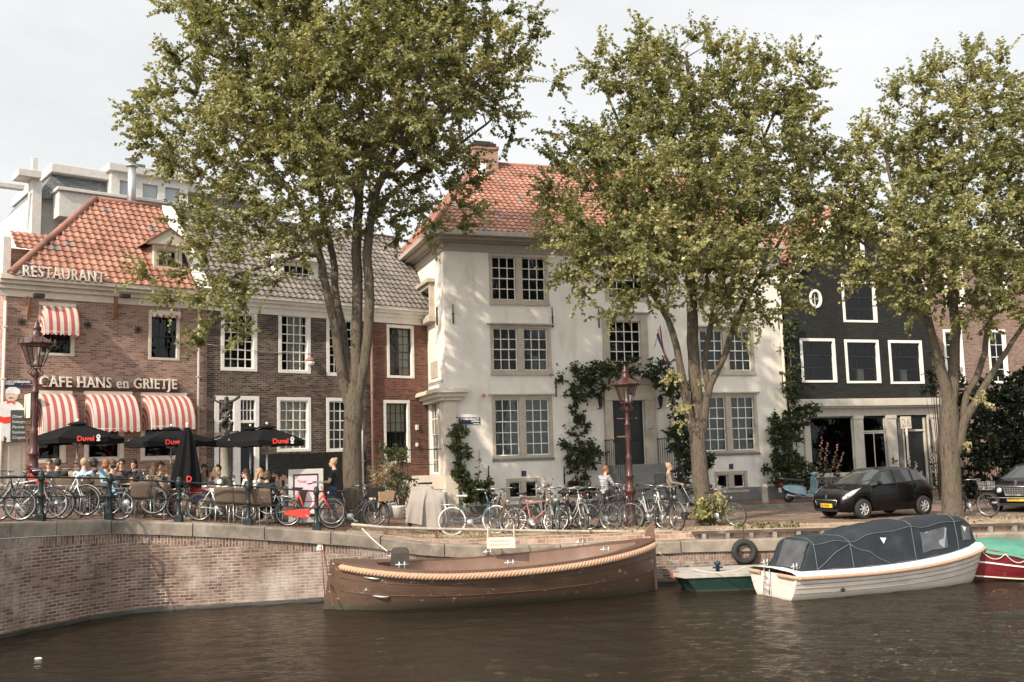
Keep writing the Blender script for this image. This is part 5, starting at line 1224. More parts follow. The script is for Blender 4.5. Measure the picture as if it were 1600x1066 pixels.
# white sloop with blue canopy
WHH = hullmat('off_white_gelcoat', (.60,.55,.49), (.40,.36,.29), -.02, .10, .35, scuff=(.45,.40,.34)); WDK = plain('white_deck_gelcoat', (.72,.69,.63), .35, var=.08)
n0, f0_, bw0 = atz(1250, 941, 0), atz(1176, 925, 0), atz(1520, 906, 0); sc_ = (n0+f0_)/2; yaw2 = math.atan2(bw0.y-sc_.y, bw0.x-sc_.x); L2 = math.hypot(bw0.x-sc_.x, bw0.y-sc_.y)+.42; B2 = (n0-f0_).length+.18
c2 = Vector((sc_.x + math.cos(yaw2)*(L2/2-.05), sc_.y + math.sin(yaw2)*(L2/2-.05), 0))
b2 = empty('covered_sloop', c2, yaw2, 'white clinker motor sloop under a dark blue canvas canopy with rope fender', 'boat')
plan2 = lambda t: (.90+.10*math.sin(min(1, t/.35)*math.pi/2)) if t < .35 else max(.02, (1-((t-.35)/.65)**2.6)**.62)
sheer2 = lambda t: .545 + (.1*(t-.25)**2 if t < .25 else .62*(t-.25)**2.0)
D2 = .35
def hp2(t, q, ins=0): x, y, z = hull_pt(L2, B2, plan2, sheer2, D2, t, q, ins); return (x - .42*(t > .6)*((t-.6)/.4)*(1-q)*1.4, y, z)
rows = []
for i in range(49):
    t = i/48; row = []
    for k in range(-14, 15): x, y, z = hp2(t, abs(k)/14); row.append((x, y if k > 0 else -y, z))
    rows.append(row)
m = MB(); m.grid(rows); m.build('hull', WHH, b2, fixn=False)
m = MB(); r0_ = rows[0]; m.add(r0_ + [(r0_[0][0], 0, r0_[0][2])], [list(range(len(r0_)))]); m.build('transom', WHH, b2)
m = MB()
for sgn in (-1, 1):
    for q in (.60, .72, .82, .91): m.tube([(p[0], sgn*(p[1]+.003), p[2]) for p in [hp2(.003+.95*i/44, q) for i in range(45)]], .010, 5)
m.build('clinker_lap', plain('shadow_grey_seam', (.22,.20,.18), .6), b2)
m = MB(); rows = []
for i in range(49): t = i/48; x, y, z = hp2(t, 1.0); rows.append([(x, -y-.02, z-.05), (x, -y-.02, z+.02), (x, -y*.8, z+.07), (x, 0, z+.10), (x, y*.8, z+.07), (x, y+.02, z+.02), (x, y+.02, z-.05)])
m.grid(rows); m.build('deck', WDK, b2)
m = MB(); rp = [(hp2(0,1)[0]-.03, -hp2(0,1)[1]+.9-.02, .50)] 
path = [(hp2(0,1)[0]-.04, yy, sheer2(0)-.02) for yy in (.95, .5)] ; m0 = MB()
rope3(m, [(hp2(0,1)[0]-.04, -.28, sheer2(0)-.03), (hp2(0,1)[0]-.045, -hp2(0,1)[1]+.1, sheer2(0)-.03)] + [(p[0], -(p[1]+.045), p[2]-.04) for p in [hp2(.01+.985*i/50, 1.0) for i in range(51)]] , .036, .15, 6, 9)
rope3(m, [(p[0], (p[1]+.045), p[2]-.04) for p in [hp2(.01+.985*i/50, 1.0) for i in range(51)]], .036, .15, 6, 6)
rope3(m, [(hp2(0,1)[0]-.04, .45, sheer2(0)-.03), (hp2(0,1)[0]-.045, hp2(0,1)[1]-.05, sheer2(0)-.03)], .036, .15, 6, 9)
m.build('rope_fender', ROPE, b2, fixn=False)
CANV = plain('dark_blue_canvas', (.012,.0175,.024), .85, var=.25, sc=5, bump=.004, dirt=((.06,.07,.08), .3)); SEAM = plain('grey_canvas_seam', (.10,.115,.13), .8); CLEAR = plain('smoky_vinyl_window', (.075,.080,.085), .25, var=.4, sc=4, spec=.6)
def can_w(t): return max(.05, hp2(t, 1.0, .24)[1])
def can_h(t): return .80*interp([(.045,.02),(.11,.86),(.20,.95),(.27,.86),(.36,1.08),(.55,1.16),(.62,1.10),(.76,1.10),(.84,1.00),(.90,.80),(.965,.03)], t)
def can_pt(t, q, off=0.0):      # q -1..1 across, 0 at the ridge
    w = can_w(t)+off; h = can_h(t)+off; a = abs(q); sg = 1 if q >= 0 else -1; zb = sheer2(t)+.06
    Y = [(0,0),(.35,.58),(.50,.84),(.75,.93),(1,1.0)]; Z = [(0,1.0),(.35,.975),(.50,.86),(.75,.46),(1,0)]
    def li(T): 
        for (p, v), (p2, v2) in zip(T, T[1:]):
            if a <= p2: return v + (v2-v)*(a-p)/(p2-p)
    sag = -.028*math.sin(t*40+3*q)*math.sin(a*9) - .02*math.sin(t*83-5*q)*math.sin(a*6)
    return (hp2(t,1)[0] + .0, sg*w*li(Y)*(1+sag*.4), zb + h*li(Z) + sag*.6)
rows = [[can_pt(.045+.92*i/70, k/16) for k in range(-16, 17)] for i in range(71)]
cn = MB().grid(rows).build('canopy', CANV, b2, fixn=False)
m = MB()
for t in (.115, .27, .56, .80): m.tube([can_pt(t, k/16, .010) for k in range(-16, 17)], .009, 5)
m.tube([can_pt(.115+.73*i/50, -.52, .012) for i in range(51)], .008, 4)
m.tube([can_pt(.05+.91*i/50, -.985, .012) for i in range(51)], .012, 4)
m.tube([can_pt(.27-.16*i/10, -.55-.43*(i/10), .014) for i in range(11)], .010, 4)
m.tube([can_pt(.27+.17*i/10, -.55-.43*(i/10)**.7, .014) for i in range(11)], .010, 4)
m.build('seam', SEAM, cn)
def patch(t0, t1, q0, q1, mat, name, n=6):
    return MB().grid([[can_pt(lerp(t0,t1,i/n), lerp(q0,q1,k/n), .014) for k in range(n+1)] for i in range(n+1)]).build(name, mat, cn, fixn=False)
# aft window in the rear panel
rr_ = []
for i in range(5):
    t = lerp(.055, .10, i/4); rr_.append([(can_pt(t,0)[0]-.02, lerp(-.62,.30,k/4), sheer2(t)+.06+can_h(t)*1.0+.0) for k in range(5)])
MB().grid(rr_).build('rear_window', CLEAR, cn, fixn=False)
patch(.60, .74, -.60, -.9, CLEAR, 'side_window'); patch(.835, .90, -.60, -.86, CLEAR, 'side_window')
g3 = [can_pt(.625, -.60, .02), can_pt(.745, -.62, .02), can_pt(.715, -.90, .02)]; MB().add(g3, [(0,1,2)]).build('pale_flap', plain('pale_grey_cloth', (.22,.26,.30), .85), cn, fixn=False)
for (t, q) in ((.405, -.60), (.845, -.62)):
    p = can_pt(t, q, .02); p2 = can_pt(t+.028, q-.02, .02); p3 = can_pt(t+.012, q-.10, .02); MB().add([p, p2, p3], [(0,1,2)]).build('white_tag', WDK, cn, fixn=False)
m = MB()
for y in (-.32, -.10): m.tube([(hp2(0,1)[0]-.05, y+.35, .62), (hp2(0,1)[0]-.09, y+.35, .05)], .014, 5)
for z in (.15, .30, .45): m.tube([(hp2(0,1)[0]-.07, .03, z), (hp2(0,1)[0]-.07, .25, z)], .013, 5)
m.build('boarding_ladder', STEEL, b2)
for (x, y) in ((-L2/2+.25, -.55), (-L2/2+.2, .55), (L2/2-.35, 0)): hcleat(b2, x, y, sheer2(.5 + x/L2)+.07, .3)
m = MB(); m.lathe([(.05,-.01),(.05,.02),(.03,.03),(0,.03)], (-L2*.30, -hp2(.2,.66)[1]-.0, .18), 10, ax=(0,-1,0)); m.build('exhaust_outlet', IRON, b2)
# hull name in script
p = hp2(.84, .93); t_ = text('hull_name', 'Luz Suerte', .17, (0,0,0), DWHITE, b2, ext=.004, shear=.3); x0n = hp2(.80, .93); x1n = hp2(.93, .93)
w_ = max(v.co.x for v in t_.data.vertices); dv = Vector((x1n[0]-x0n[0], -(x1n[1]-x0n[1]), x1n[2]-x0n[2]))
for v in t_.data.vertices:
    k = v.co.x/w_; h_ = v.co.y; q = .845 + h_*.75; pt = hp2(.80+.13*k, q); v.co = Vector((pt[0], -(pt[1]+.012+v.co.z), pt[2]))
t_.location = (0,0,0); t_.rotation_euler = (0,0,0)
# green scow
p0 = Vector((colx(1052, 24.75), 24.75, 0)); p1 = Vector((7.4, 25.0, 0)); L3 = (p1-p0).length; yw = math.atan2(p1.y-p0.y, p1.x-p0.x)
b3 = empty('flat_scow', (p0.x, p0.y+.35, 0), yw, 'low green scow with a bare grey deck between the brown launch and the white sloop', 'boat')
G3 = hullmat('dark_green_hull', (.006,.026,.019), (.05,.05,.04), .0, .08, .5, scuff=(.1,.1,.08))
m = MB(); W3 = .72; m.add([(-.1,-.3,.42),(.05,-W3,.36),(L3,-W3,.33),(L3,W3,.33),(.05,W3,.36),(-.1,.3,.42),(.25,-.25,-.1),(.4,-W3+.1,-.1),(L3,-W3+.08,-.1),(L3,W3-.08,-.1),(.4,W3-.1,-.1),(.25,.25,-.1)],
    [(0,6,7,1),(1,7,8,2),(2,8,9,3),(3,9,10,4),(4,10,11,5),(5,11,6,0),(6,11,10,9,8,7)]); m.build('hull', G3, b3)
m = MB(); m.prism([(-.16,-.34),(.02,-W3-.05),(L3,-W3-.05),(L3,W3+.05),(.02,W3+.05),(-.16,.34)], .34, .43, 'z'); m.build('deck', plain('grey_wood_deck', (.33,.31,.28), .8, var=.25, bump=.004), b3, bevel=.01)
m = MB(); m.lathe([(.05,.43),(.05,.58),(.08,.60),(.08,.66),(0,.68)], (.95,-.3,0), 10); m.box(.83,-.33,.5,1.07,-.27,.54); m.build('bollard', plain('navy_bollard', (.015,.02,.05), .4), b3)
MB().box(-.17,-.30,.30,.0,-.05,.44).build('red_bow_patch', plain('faded_red', (.35,.09,.06), .6), b3)
# red boat under a green tarpaulin at the right edge
q0 = at(1512, 870, 24.9); L4 = 5.2; b4 = empty('red_boat', (q0.x+L4/2, 25.15, 0), R(-3), 'dark red rowing launch under a jade green tarpaulin at the right edge', 'boat')
pl4 = lambda t: max(.02, (1-abs(1-2*t)**2.4)**.62); sh4 = lambda t: interp([(0,.82),(.3,.62),(.7,.62),(1,.82)], t)
MB().grid(hull_mesh(L4, 1.9, pl4, sh4, .25, 36, 10)).build('hull', hullmat('dark_red_hull', (.14,.012,.018), (.04,.03,.03), .0, .08, .35, scuff=(.2,.1,.08)), b4, fixn=False)
rows = [[(L4*(t-.5), k/6*(pl4(t)*.95+.03), sh4(t)+.02+.30*(1-(k/6)**2)*min(1, 5*min(t, 1-t)+.2)+.02*math.sin(t*30+k)) if abs(k) < 6 else (L4*(t-.5), (1 if k > 0 else -1)*(pl4(t)*.95+.05), sh4(t)-.08+.02*math.sin(t*44)) for k in range(-6, 7)] for t in [i/40 for i in range(41)]]
MB().grid(rows).build('tarpaulin', plain('jade_tarpaulin', (.06,.19,.14), .6, var=.25, sc=3, bump=.01), b4, fixn=False)
m = MB(); m.tube([(p[0], -(p[1]+.01), p[2]) for p in [hull_pt(L4, 1.9, pl4, sh4, .25, .02+.96*i/40, .72) for i in range(41)]], .022, 5); m.build('white_stripe', WDK, b4)
m = MB(); m.tube([(p[0], -(p[1]+.03), p[2]) for p in [hull_pt(L4, 1.9, pl4, sh4, .25, .02+.96*i/40, .40) for i in range(41)]], .02, 5); m.build('lower_rope', ROPEW, b4)
m = MB()
for i in range(10): 
    ta, tb = .06+.09*i, .06+.09*(i+1); pa, pb = hull_pt(L4, 1.9, pl4, sh4, .25, ta, .97), hull_pt(L4, 1.9, pl4, sh4, .25, tb, .97); m.tube([Vector((p.x, p.y, p.z)) for p in catenary((pa[0],-pa[1]-.06,pa[2]),(pb[0],-pb[1]-.06,pb[2]), .17, 8)], .012, 4)
m.build('lashing', ROPEW, b4)
# ---- things on the quay wall
def single(name, mb, mat, label, cat, loc=(0,0,0), group=None, kind=None, **k): o = mb.build(name, mat, None, loc=loc, **k); return tag(o, label, cat, group, kind)
q = at(1163, 862, qy(5.6)-.14); m = MB()
m.tube([Vector((.25*math.cos(a), 0, .25*math.sin(a))) for a in [2*math.pi*i/28 for i in range(28)]], .085, 10, closed=True); m.tube([(0,-.0,.18),(.02,.02,.62)], .014, 5)
single('tyre_fender', m, RUBBER, 'old car tyre hung as a fender on the quay wall between the boats', 'tyre', loc=q)
# pipe rail along the edge
P = []
for px, z in ((548,1.78),(600,1.66),(680,1.56),(800,1.43),(900,1.34),(1000,1.27),(1060,1.24)):
    Y = qy(colx(px, 26)) + .55; P.append(Vector((colx(px, Y), Y, z)))
m = MB(); m.tube(P, .038, 8)
r_ = empty('pipe_rail', P[0], 0, 'low pale pipe rail running along the quay edge behind the brown launch', 'rail'); o = m.build('rail', plain('weathered_pipe', (.36,.32,.26), .7, var=.3, dirt=((.12,.08,.06), .6)), r_, loc=-P[0])
for p in P[1:]: MB().box(p.x-.04, p.y-.04, ground(p.x)-.1, p.x+.04, p.y+.04, p.z).build('stanchion', RUSTY, r_, loc=-P[0])
m = MB(); P = [Vector((colx(px, qy(colx(px,26.4))+.25), qy(colx(px,26.4))+.25, 1.22)) for px in (1075, 1200, 1400, 1600, 1750)]
r_ = empty('fender_beam', P[0], 0, 'long dark timber beam on short blocks along the quay edge behind the sloop', 'beam')
for a, b in zip(P, P[1:]): m.bar(a, b, .10, .07)
m.build('beam', plain('tarred_beam', (.06,.05,.042), .8, var=.3, dirt=((.3,.26,.2), .5)), r_, loc=-P[0])
for i in range(14):
    x = P[0].x + .3 + i*.62; MB().box(x-.05, qy(x)+.16, 1.02, x+.05, qy(x)+.30, 1.19).build('spacer_block', CONC, r_, loc=-P[0])
# mooring lines
def line(a, b, sag, label, r=.014, name='mooring_line'): single(name, MB().tube(catenary(a, b, sag), r, 5), ROPEW, label, 'rope')
X = lambda px, py, Y: at(px, py, Y)
line(X(566,826,24.86), X(606,862,24.45), .03, 'taut pale mooring line from the quay down to the launch stern cleat', .02)
line(X(1030,863,24.6), X(1062,876,25.3), .10, 'slack thin rope between the launch bow and the scow', .012)
line(X(1165,886,23.6), X(1080,888,25.0), .12, 'thin rope from the white sloop stern across the scow deck', .011)
# chains over the upper rope near the small board
q = X(783, 848, 25.4); bd = empty('notice_board', q, 0, 'weathered pale notice board hanging by ropes from the pipe rail', 'sign')
MB().box(-.36,-.02,-.14,.36,.02,.13).build('board', plain('bleached_board', (.58,.52,.44), .8, dirt=((.4,.3,.2), .5)), bd, bevel=.005)
for x in (-.33, .33): MB().tube([(x,-.03,.12),(x,.30,.42)], .016, 5).build('hanging_rope', ROPEW, bd)
m = MB()
for r_i, w_ in ((.045, 9), (-.045, 8)):
    for k in range(w_): m.box(-.27+k*.06, -.026, r_i-.02, -.235+k*.06, -.0201, r_i+.022)
m.build('worn_writing', plain('grey_writing', (.36,.31,.26), .8), bd)
q = X(500, 854, qy(colx(500, 24.7))-.03); m = MB(); m.prism([(-.09,-.09),(.09,-.09),(.04,.12),(-.04,.12)], -.01, .01, 'y'); sg = single('mooring_plate', m, WHITE, 'small white triangular plate fixed high on the canal wall', 'sign', loc=q)
t_ = text('plate_letter', 'x', .11, (-.03,-.014,-.06), IRON, sg, ext=.002)
m = MB().tube([X(505,856,24.4), X(521,949,22.9)], .018, 6); single('boat_pole', m, RUSTY, 'rusty pole leaning against the canal wall at the launch stern', 'pole')
# litter on the water
m = MB(); m.ball((0,0,0), .05, 8, (1.5,.8,.4)); single('floating_cup', m, WHITE, 'white scrap of litter floating on dark water at lower left', 'litter', loc=atz(60,1029,.01))
# ---------------------------------------------------------------- bicycles
_mc = {}
def shared(key, fn):
    if key not in _mc: _mc[key] = fn()
    return _mc[key]
def shared_obj(name, key, mb_fn, mat, parent, loc=(0,0,0), rot=(0,0,0)):
    if key not in _mc:
        o = mb_fn().build(name, mat, parent, loc=loc, rot=rot, fixn=False); _mc[key] = o.data; return o
    return link(name, _mc[key], parent, loc, rot)
def paint(c): return plain('bike_paint_%d_%d_%d' % tuple(int(v*100) for v in c), c, .35, var=.15, dirt=((.12,.09,.06), .35))
TYREW = plain('cream_tyre', (.62,.58,.52), .8, var=.12)
SADL = plain('black_saddle', (.02,.018,.017), .5); SADB = plain('brown_saddle', (.13,.06,.03), .5)
def wheel_mb(r):
    m = MB(); m.torus((0,0,0), r-.035, .011, N=32, n=5); m.torus((0,.008,0), r-.048, .006, N=32, n=4)
    m.lathe([(.022,-.045),(.022,.045)], (0,0,0), 8, ax=(0,1,0))
    for k in range(28):
        a = 2*math.pi*k/28; b = a + (.5 if k % 4 < 2 else -.5); s = .03 if k % 2 else -.03
        m.bar((.02*math.cos(b), s, .02*math.sin(b)), ((r-.045)*math.cos(a), 0, (r-.045)*math.sin(a)), .0024)
    return m
def tyre_mb(r): return MB().torus((0,0,0), r-.018, .019, N=36, n=7)
def wheel(parent, x, r, tyre, rot=(0,0,0), y=0):
    w = shared_obj('wheel', ('w', r), lambda: wheel_mb(r), CHROME, parent, (x, y, r), rot)
    shared_obj('tyre', ('t', r, tyre.name), lambda: tyre_mb(r), tyre, w); return w
def bike(label, loc, rz, col=(.02,.02,.02), style='dutch', lean=.0, steer=.0, r=.345, tyre=RUBBER, basket=None, crate=None, child=None, bags=None, guard=None, group='bicycles parked along the canal', fend=None, saddle=None, bar='dutch', lamp=True, carrier=True, guardcol=None, kick=True, sc=1.0, patt=None):
    pm = paint(col); L = 1.09; root = empty('bicycle', loc, 0, label, 'bicycle', group); root.rotation_euler = (lean, 0, rz); root.scale = (sc, sc, sc)
    hub = Vector((0,0,r)); fh = Vector((L,0,r)); bb = Vector((.45,0,.29)); seat = Vector((.27,0,.80)); hd = Vector((.86,0,.92)); hb = Vector((.925,0,.70)); m = MB()
    m.tube([bb, seat], .016, 7)
    for s_ in (-.05, .05):
        m.tube([(0,s_,r), (bb.x,s_*.5,bb.z)], .009, 5); m.tube([(0,s_,r), (seat.x-.01,s_*.25,seat.z-.08)], .008, 5)
    m.tube([hd, hb], .020, 7)
    if style == 'dutch': m.tube([(hb.x-.01,0,.74),(.80,0,.52),(.66,0,.37),(.54,0,.30),bb], .017, 7); m.tube([(hd.x+.01,0,.86),(.74,0,.60),(.58,0,.45),(.395,0,.42)], .014, 7)
    elif style == 'step': m.tube([(hb.x-.02,0,.76),bb], .022, 7)
    elif style == 'low': m.tube([(hb.x,0,.72),(.78,0,.45),bb], .024, 7)
    else: m.tube([(hb.x-.01,0,.72),bb], .017, 7); m.tube([(hd.x+.01,0,.86),(seat.x+.01,0,.77)], .015, 7)
    m.build('frame', pm, root)
    # saddle and post
    m = MB(); m.tube([seat, seat+Vector((-.03,0,.12))], .012, 6); m.build('seat_post', CHROME, root)
    sp = seat + Vector((-.03,0,.14)); m = MB(); rows = []
    for i in range(8):
        t = i/7; w_ = lerp(.10, .022, min(1, t*1.25)**.8) if i else .07
        rows.append([sp + Vector((-.13+.27*t, w_*c, .03*math.cos(c*1.4)-.012+.012*(1-t))) for c in (-1,-.6,0,.6,1)] + [sp + Vector((-.13+.27*t, 0, -.03))])
    m.grid(rows, close_u=True); m.build('saddle', saddle or SADL, root)
    # steering unit
    st = empty('steering_pivot', parent=root); bpy.data.objects.remove(st)
    Ms = Matrix.Translation(hb) @ Matrix.Rotation(steer, 4, (hd-hb).normalized()) @ Matrix.Translation(-hb)
    m = MB()
    for s_ in (-.055, .055): m.tube([(hb.x-.005,s_,.69),(hb.x+.06,s_,.50),(L,s_,r)], [.013,.011,.009], 6)
    m.bar((hb.x-.005,-.06,.70),(hb.x-.005,.06,.70),.03); m.xf(Ms); m.build('fork', pm, root)
    m = MB(); m.tube([hd, hd+Vector((-.03,0,.10))], .012, 6); c = hd + Vector((-.03,0,.11))
    if bar == 'dutch': m.tube([c+Vector(v) for v in ((-.27,.30,.03),(-.14,.29,.045),(-.02,.22,.05),(.06,.10,.03),(.05,0,.0),(.06,-.10,.03),(-.02,-.22,.05),(-.14,-.29,.045),(-.27,-.30,.03))], .012, 6)
    else: m.tube([c+Vector(v) for v in ((-.06,.30,.02),(.02,.15,.01),(.03,0,0),(.02,-.15,.01),(-.06,-.30,.02))], .013, 6)
    m.xf(Ms); hbar = m.build('handlebar', CHROME, root)
    for s_ in (-1, 1): m = MB(); m.tube([Ms @ (c+Vector((-.27 if bar == 'dutch' else -.06, .30*s_, .03))), Ms @ (c+Vector((-.16 if bar == 'dutch' else 0.0, .292*s_ if bar == 'dutch' else .18*s_, .042 if bar == 'dutch' else .012)))], .018, 6); m.build('grip', SADL, hbar)
    fx = Ms @ fh; wheel(root, 0, r, tyre); w = wheel(root, 0, r, tyre); w.location = fx; w.rotation_euler = (0, 0, steer)
    # mudguards
    fm = fend or pm
    if fend is not False:
        m = MB(); m.grid([[ (math.cos(a)*(r+.022), y, r+math.sin(a)*(r+.022-abs(y)*.25)) for y in (-.028,0,.028)] for a in [R(10)+R(170)*i/16 for i in range(17)]]); m.build('mudguard', fm, root, fixn=False)
        m = MB(); m.grid([[ (L+math.cos(a)*(r+.022), y, r+math.sin(a)*(r+.022-abs(y)*.25)) for y in (-.028,0,.028)] for a in [R(20)+R(150)*i/16 for i in range(17)]]); m.xf(Ms); m.build('mudguard', fm, root, fixn=False)
    if carrier:
        m = MB()
        for s_ in (-.06, .06): m.tube([(.20,s_*.6,.73),(.12,s_,.745),(-.30,s_,.745)], .007, 5); m.tube([(-.18,s_,.745),(0,s_*1.1,r)], .006, 5)
        for x in (-.28,-.12,.04): m.bar((x,-.06,.745),(x,.06,.745),.010)
        m.build('carrier', CHROME, root)
    m = MB(); m.lathe([(.095,-.045),(.095,-.038)], bb, 16, ax=(0,1,0)); m.bar(bb+Vector((0,-.06,0)), bb+Vector((.12,-.07,-.11)), .022); m.bar(bb+Vector((0,.06,0)), bb+Vector((-.12,.07,.11)), .022); m.box(bb.x+.08,-.16,bb.z-.125,bb.x+.16,-.07,bb.z-.10); m.box(bb.x-.16,.07,bb.z+.10,bb.x-.08,.16,bb.z+.125); m.build('crankset', STEEL if not guardcol else CHROME, root)
    if guard: m = MB(); m.prism([(-.09,r-.05),(-.07,r+.07),(.30,bb.z+.12),(.50,bb.z+.13),(.57,bb.z+.03),(.53,bb.z-.09),(.3,bb.z-.075)], -.062, -.030, 'y'); m.build('chain_guard', guardcol or pm, root, bevel=.006)
    else: m = MB(); m.bar((0,-.042,r+.035),(bb.x,-.042,bb.z+.09),.008); m.bar((0,-.042,r-.035),(bb.x,-.042,bb.z-.09),.008); m.build('chain', IRON, root)
    if lamp: m = MB(); m.lathe([(.02,-.03),(.05,.01),(.045,.02),(0,.025)], Ms @ Vector((hb.x+.09,0,.80)), 10, ax=(1,0,0)); m.build('headlamp', CHROME, root)
    if kick: m = MB(); m.tube([(.36,.03,.30),(.30,.17,.01)], .009, 5); m.build('kickstand', STEEL, root)
    if basket:
        m = MB(); x0, x1, z0, z1 = .98, 1.24, .78, 1.0
        if basket == 'wire':
            for z, e in ((z0,.0),(z0+.08,.012),(z0+.16,.024),(z1,.036)): m.tube([(x0-e,-.15-e,z),(x1+e,-.15-e,z),(x1+e,.15+e,z),(x0-e,.15+e,z)], .005, 4, closed=True)
            for t in range(5): x = lerp(x0, x1, t/4); m.bar((x,-.15,z0),(x,-.186,z1),.005); m.bar((x,.15,z0),(x,.186,z1),.005); m.bar((x,-.15,z0),(x,.15,z0),.005)
            for t in range(6): y = lerp(-.15,.15,t/5); m.bar((x0,y,z0),(x0-.036,y,z1),.005); m.bar((x1,y,z0),(x1+.036,y,z1),.005); m.bar((x0,y,z0),(x1,y,z0),.005)
            mt_ = STEEL
        else:
            m.grid([[(x0-e,-.18-e,z),(x1+.04+e,-.18-e,z),(x1+.04+e,.18+e,z),(x0-e,.18+e,z)] for z, e in ((z0-.03,0),(z1,.04))], smooth=False, close_u=True); m.box(x0,-.18,z0-.03,x1+.04,.18,z0-.02); mt_ = basket
        m.xf(Ms); m.build('basket', mt_, root, fixn=False)
    if crate:
        m = MB(); m.box(-.34,-.17,.755,.10,.17,.775)
        for (a,b,c_,d) in ((-.34,-.17,.10,-.155),(-.34,.155,.10,.17),(-.34,-.155,-.325,.155),(.085,-.155,.10,.155)): m.box(a,b,.775,c_,d,.99)
        m.build('crate', crate, root)
    if bags:
        for s_ in (-1, 1): m = MB(); m.prism([(-.30,.42),(.08,.42),(.11,.72),(-.33,.72)], s_*.075, s_*.20, 'y'); m.build('saddlebag', bags, root, bevel=.03)
    if child:
        m = MB(); m.grid([[(x, y, z + .02*abs(y)/.14) for y in (-.15,-.1,0,.1,.15)] for x, z in ((.16,.78),(.14,.80),(-.06,.80),(-.11,.83),(-.15,.98),(-.19,1.10),(-.21,1.17),(-.22,1.16))]); 
        for s_ in (-1, 1): m.prism([(.12,.80),(-.12,.80),(-.20,1.12),(-.06,.98)], s_*.15, s_*.165, 'y'); m.prism([(.20,.50),(.28,.50),(.12,.80),(.02,.80)], s_*.13, s_*.155, 'y')
        m.build('child_seat', child, root, fixn=False)
    return root
def bk(px, Y, face, label, **k):
    """px: picture column of the bicycle's middle; face: heading of the front wheel in degrees (0 = to the right)"""
    a = R(face); c = on(px, Y); off = Vector((math.cos(a), math.sin(a), 0))*.545; p = c - off; p.z = ground(p.x) + (.0 if Y < 33 else .115)
    if k.get('group') == g2 and px < 1060: k['sc'] = 1.12
    return bike(label, p, a, **k)
g2 = 'bicycles parked along the open quay'
SILV = (.55,.54,.51); BLK_ = (.018,.018,.02)
def rail_y(px): 
    for (a, ya), (b, yb) in zip(QP, QP[1:]):
        if px <= b: return ya + (yb-ya)*max(0, (px-a)/(b-a))
    return QP[-1][1]
bk(-8, rail_y(0)+.75, 4, 'dark bicycle cut off by the left edge of the picture behind the railing', col=BLK_)
bk(40, rail_y(40)+.60, 8, 'silver bicycle with fat chrome mudguards at the foot of the left street lamp', col=SILV, fend=CHROME, style='diamond', steer=.25)
bk(62, rail_y(62)+1.15, 172, 'black bicycle half hidden behind the silver one by the left street lamp', col=BLK_, basket='wire')
bk(97, rail_y(97)+.72, 0, 'white step-through bicycle carrying a red child seat', col=(.66,.65,.62), style='dutch', child=plain('red_seat_shell', (.30,.035,.03), .5), fend=paint((.66,.65,.62)), saddle=SADL, patt=1)
bk(205, rail_y(205)+.75, 2, 'black bicycle with a light blue child seat on its carrier', col=BLK_, child=plain('pale_blue_seat_shell', (.22,.36,.42), .5), style='step')
bk(347, rail_y(347)+.62, 0, 'white sports bicycle without mudguards leaning on the railing', col=(.70,.68,.64), style='diamond', fend=False, carrier=False, bar='flat', lamp=False, lean=.07)
bk(415, rail_y(415)+1.25, 180, 'silver bicycle standing behind the red one near the pink poster', col=SILV, fend=CHROME)
bk(484, rail_y(484)+.65, 0, 'bright red bicycle with a red chain case in front of the pink poster', col=(.62,.045,.035), style='step', guard=True, fend=BLACK, lean=.05)
bk(552, rail_y(552)+.9, 20, 'bicycle with a black crate over the front wheel at the foot of the tallest elm', col=BLK_, basket=plain('black_crate', (.02,.02,.022), .6), steer=.2, fend=CHROME)
bk(588, rail_y(588)+1.5, -62, 'bicycle with a cardboard coloured box in front behind the crate bicycle', col=BLK_, basket=plain('tan_box', (.34,.22,.13), .8), bags=plain('black_bag_cloth', (.02,.02,.022), .8))
g2 = 'bicycles parked along the open quay'
bk(735, 27.6, 12, 'blue bicycle with thick cream tyres at the left end of the quay row', col=(.05,.10,.16), tyre=TYREW, style='low', group=g2, fend=False, r=.345, saddle=TYREW)
bk(778, 28.0, -70, 'rusty brown bicycle with its front wheel turned beside the cream tyred one', col=(.14,.08,.05), group=g2, steer=.5, fend=CHROME, bar='dutch')
bk(826, 27.7, -22, 'faded red and white bicycle slumped low against its neighbours', col=(.40,.13,.10), style='diamond', lean=-.42, group=g2, saddle=SADB, fend=False, carrier=False)
bk(846, 28.1, -78, 'chrome bicycle seen head on with a wide upswept handlebar', col=(.16,.15,.14), group=g2, fend=CHROME)
bk(872, 29.0, 200, 'black bicycle with grey double saddlebags', col=BLK_, bags=plain('grey_saddlebag_cloth', (.13,.135,.14), .8), group=g2)
bk(890, 28.2, -64, 'pale grey bicycle with a pale upright handlebar next to the saddlebag bicycle', col=(.38,.37,.34), fend=CHROME, group=g2, steer=-.15)
bk(918, 28.0, -38, 'worn black bicycle with a pale rear wheel before the man in a checked shirt', col=(.03,.03,.03), group=g2, fend=False)
bk(944, 28.0, -18, 'slim dark bicycle with thin wheels just left of the red lamp post', col=(.03,.035,.04), style='diamond', group=g2, fend=False, bar='flat', carrier=False)
bk(965, 30.6, -75, 'dark bicycle in the shade held beside the man in a checked shirt', col=BLK_, group=g2)
bk(1010, 28.2, -60, 'silver frame bicycle just right of the red lamp post', col=(.42,.42,.41), group=g2, bar='flat', steer=.3)
bk(1032, 27.7, -66, 'black bicycle with an unlit headlamp nearest the stroller', col=BLK_, group=g2, fend=CHROME)
bk(1121, 28.4, -52, 'black bicycle with white front fork leaning on the middle elm', col=(.03,.03,.03), group=g2, fend=False, lean=.12, steer=.2)
bk(1512, 29.6, -66, 'old black bicycle with a front rack leaning behind the rightmost elm', col=BLK_, basket='wire', group=g2, lean=.08, steer=.25)
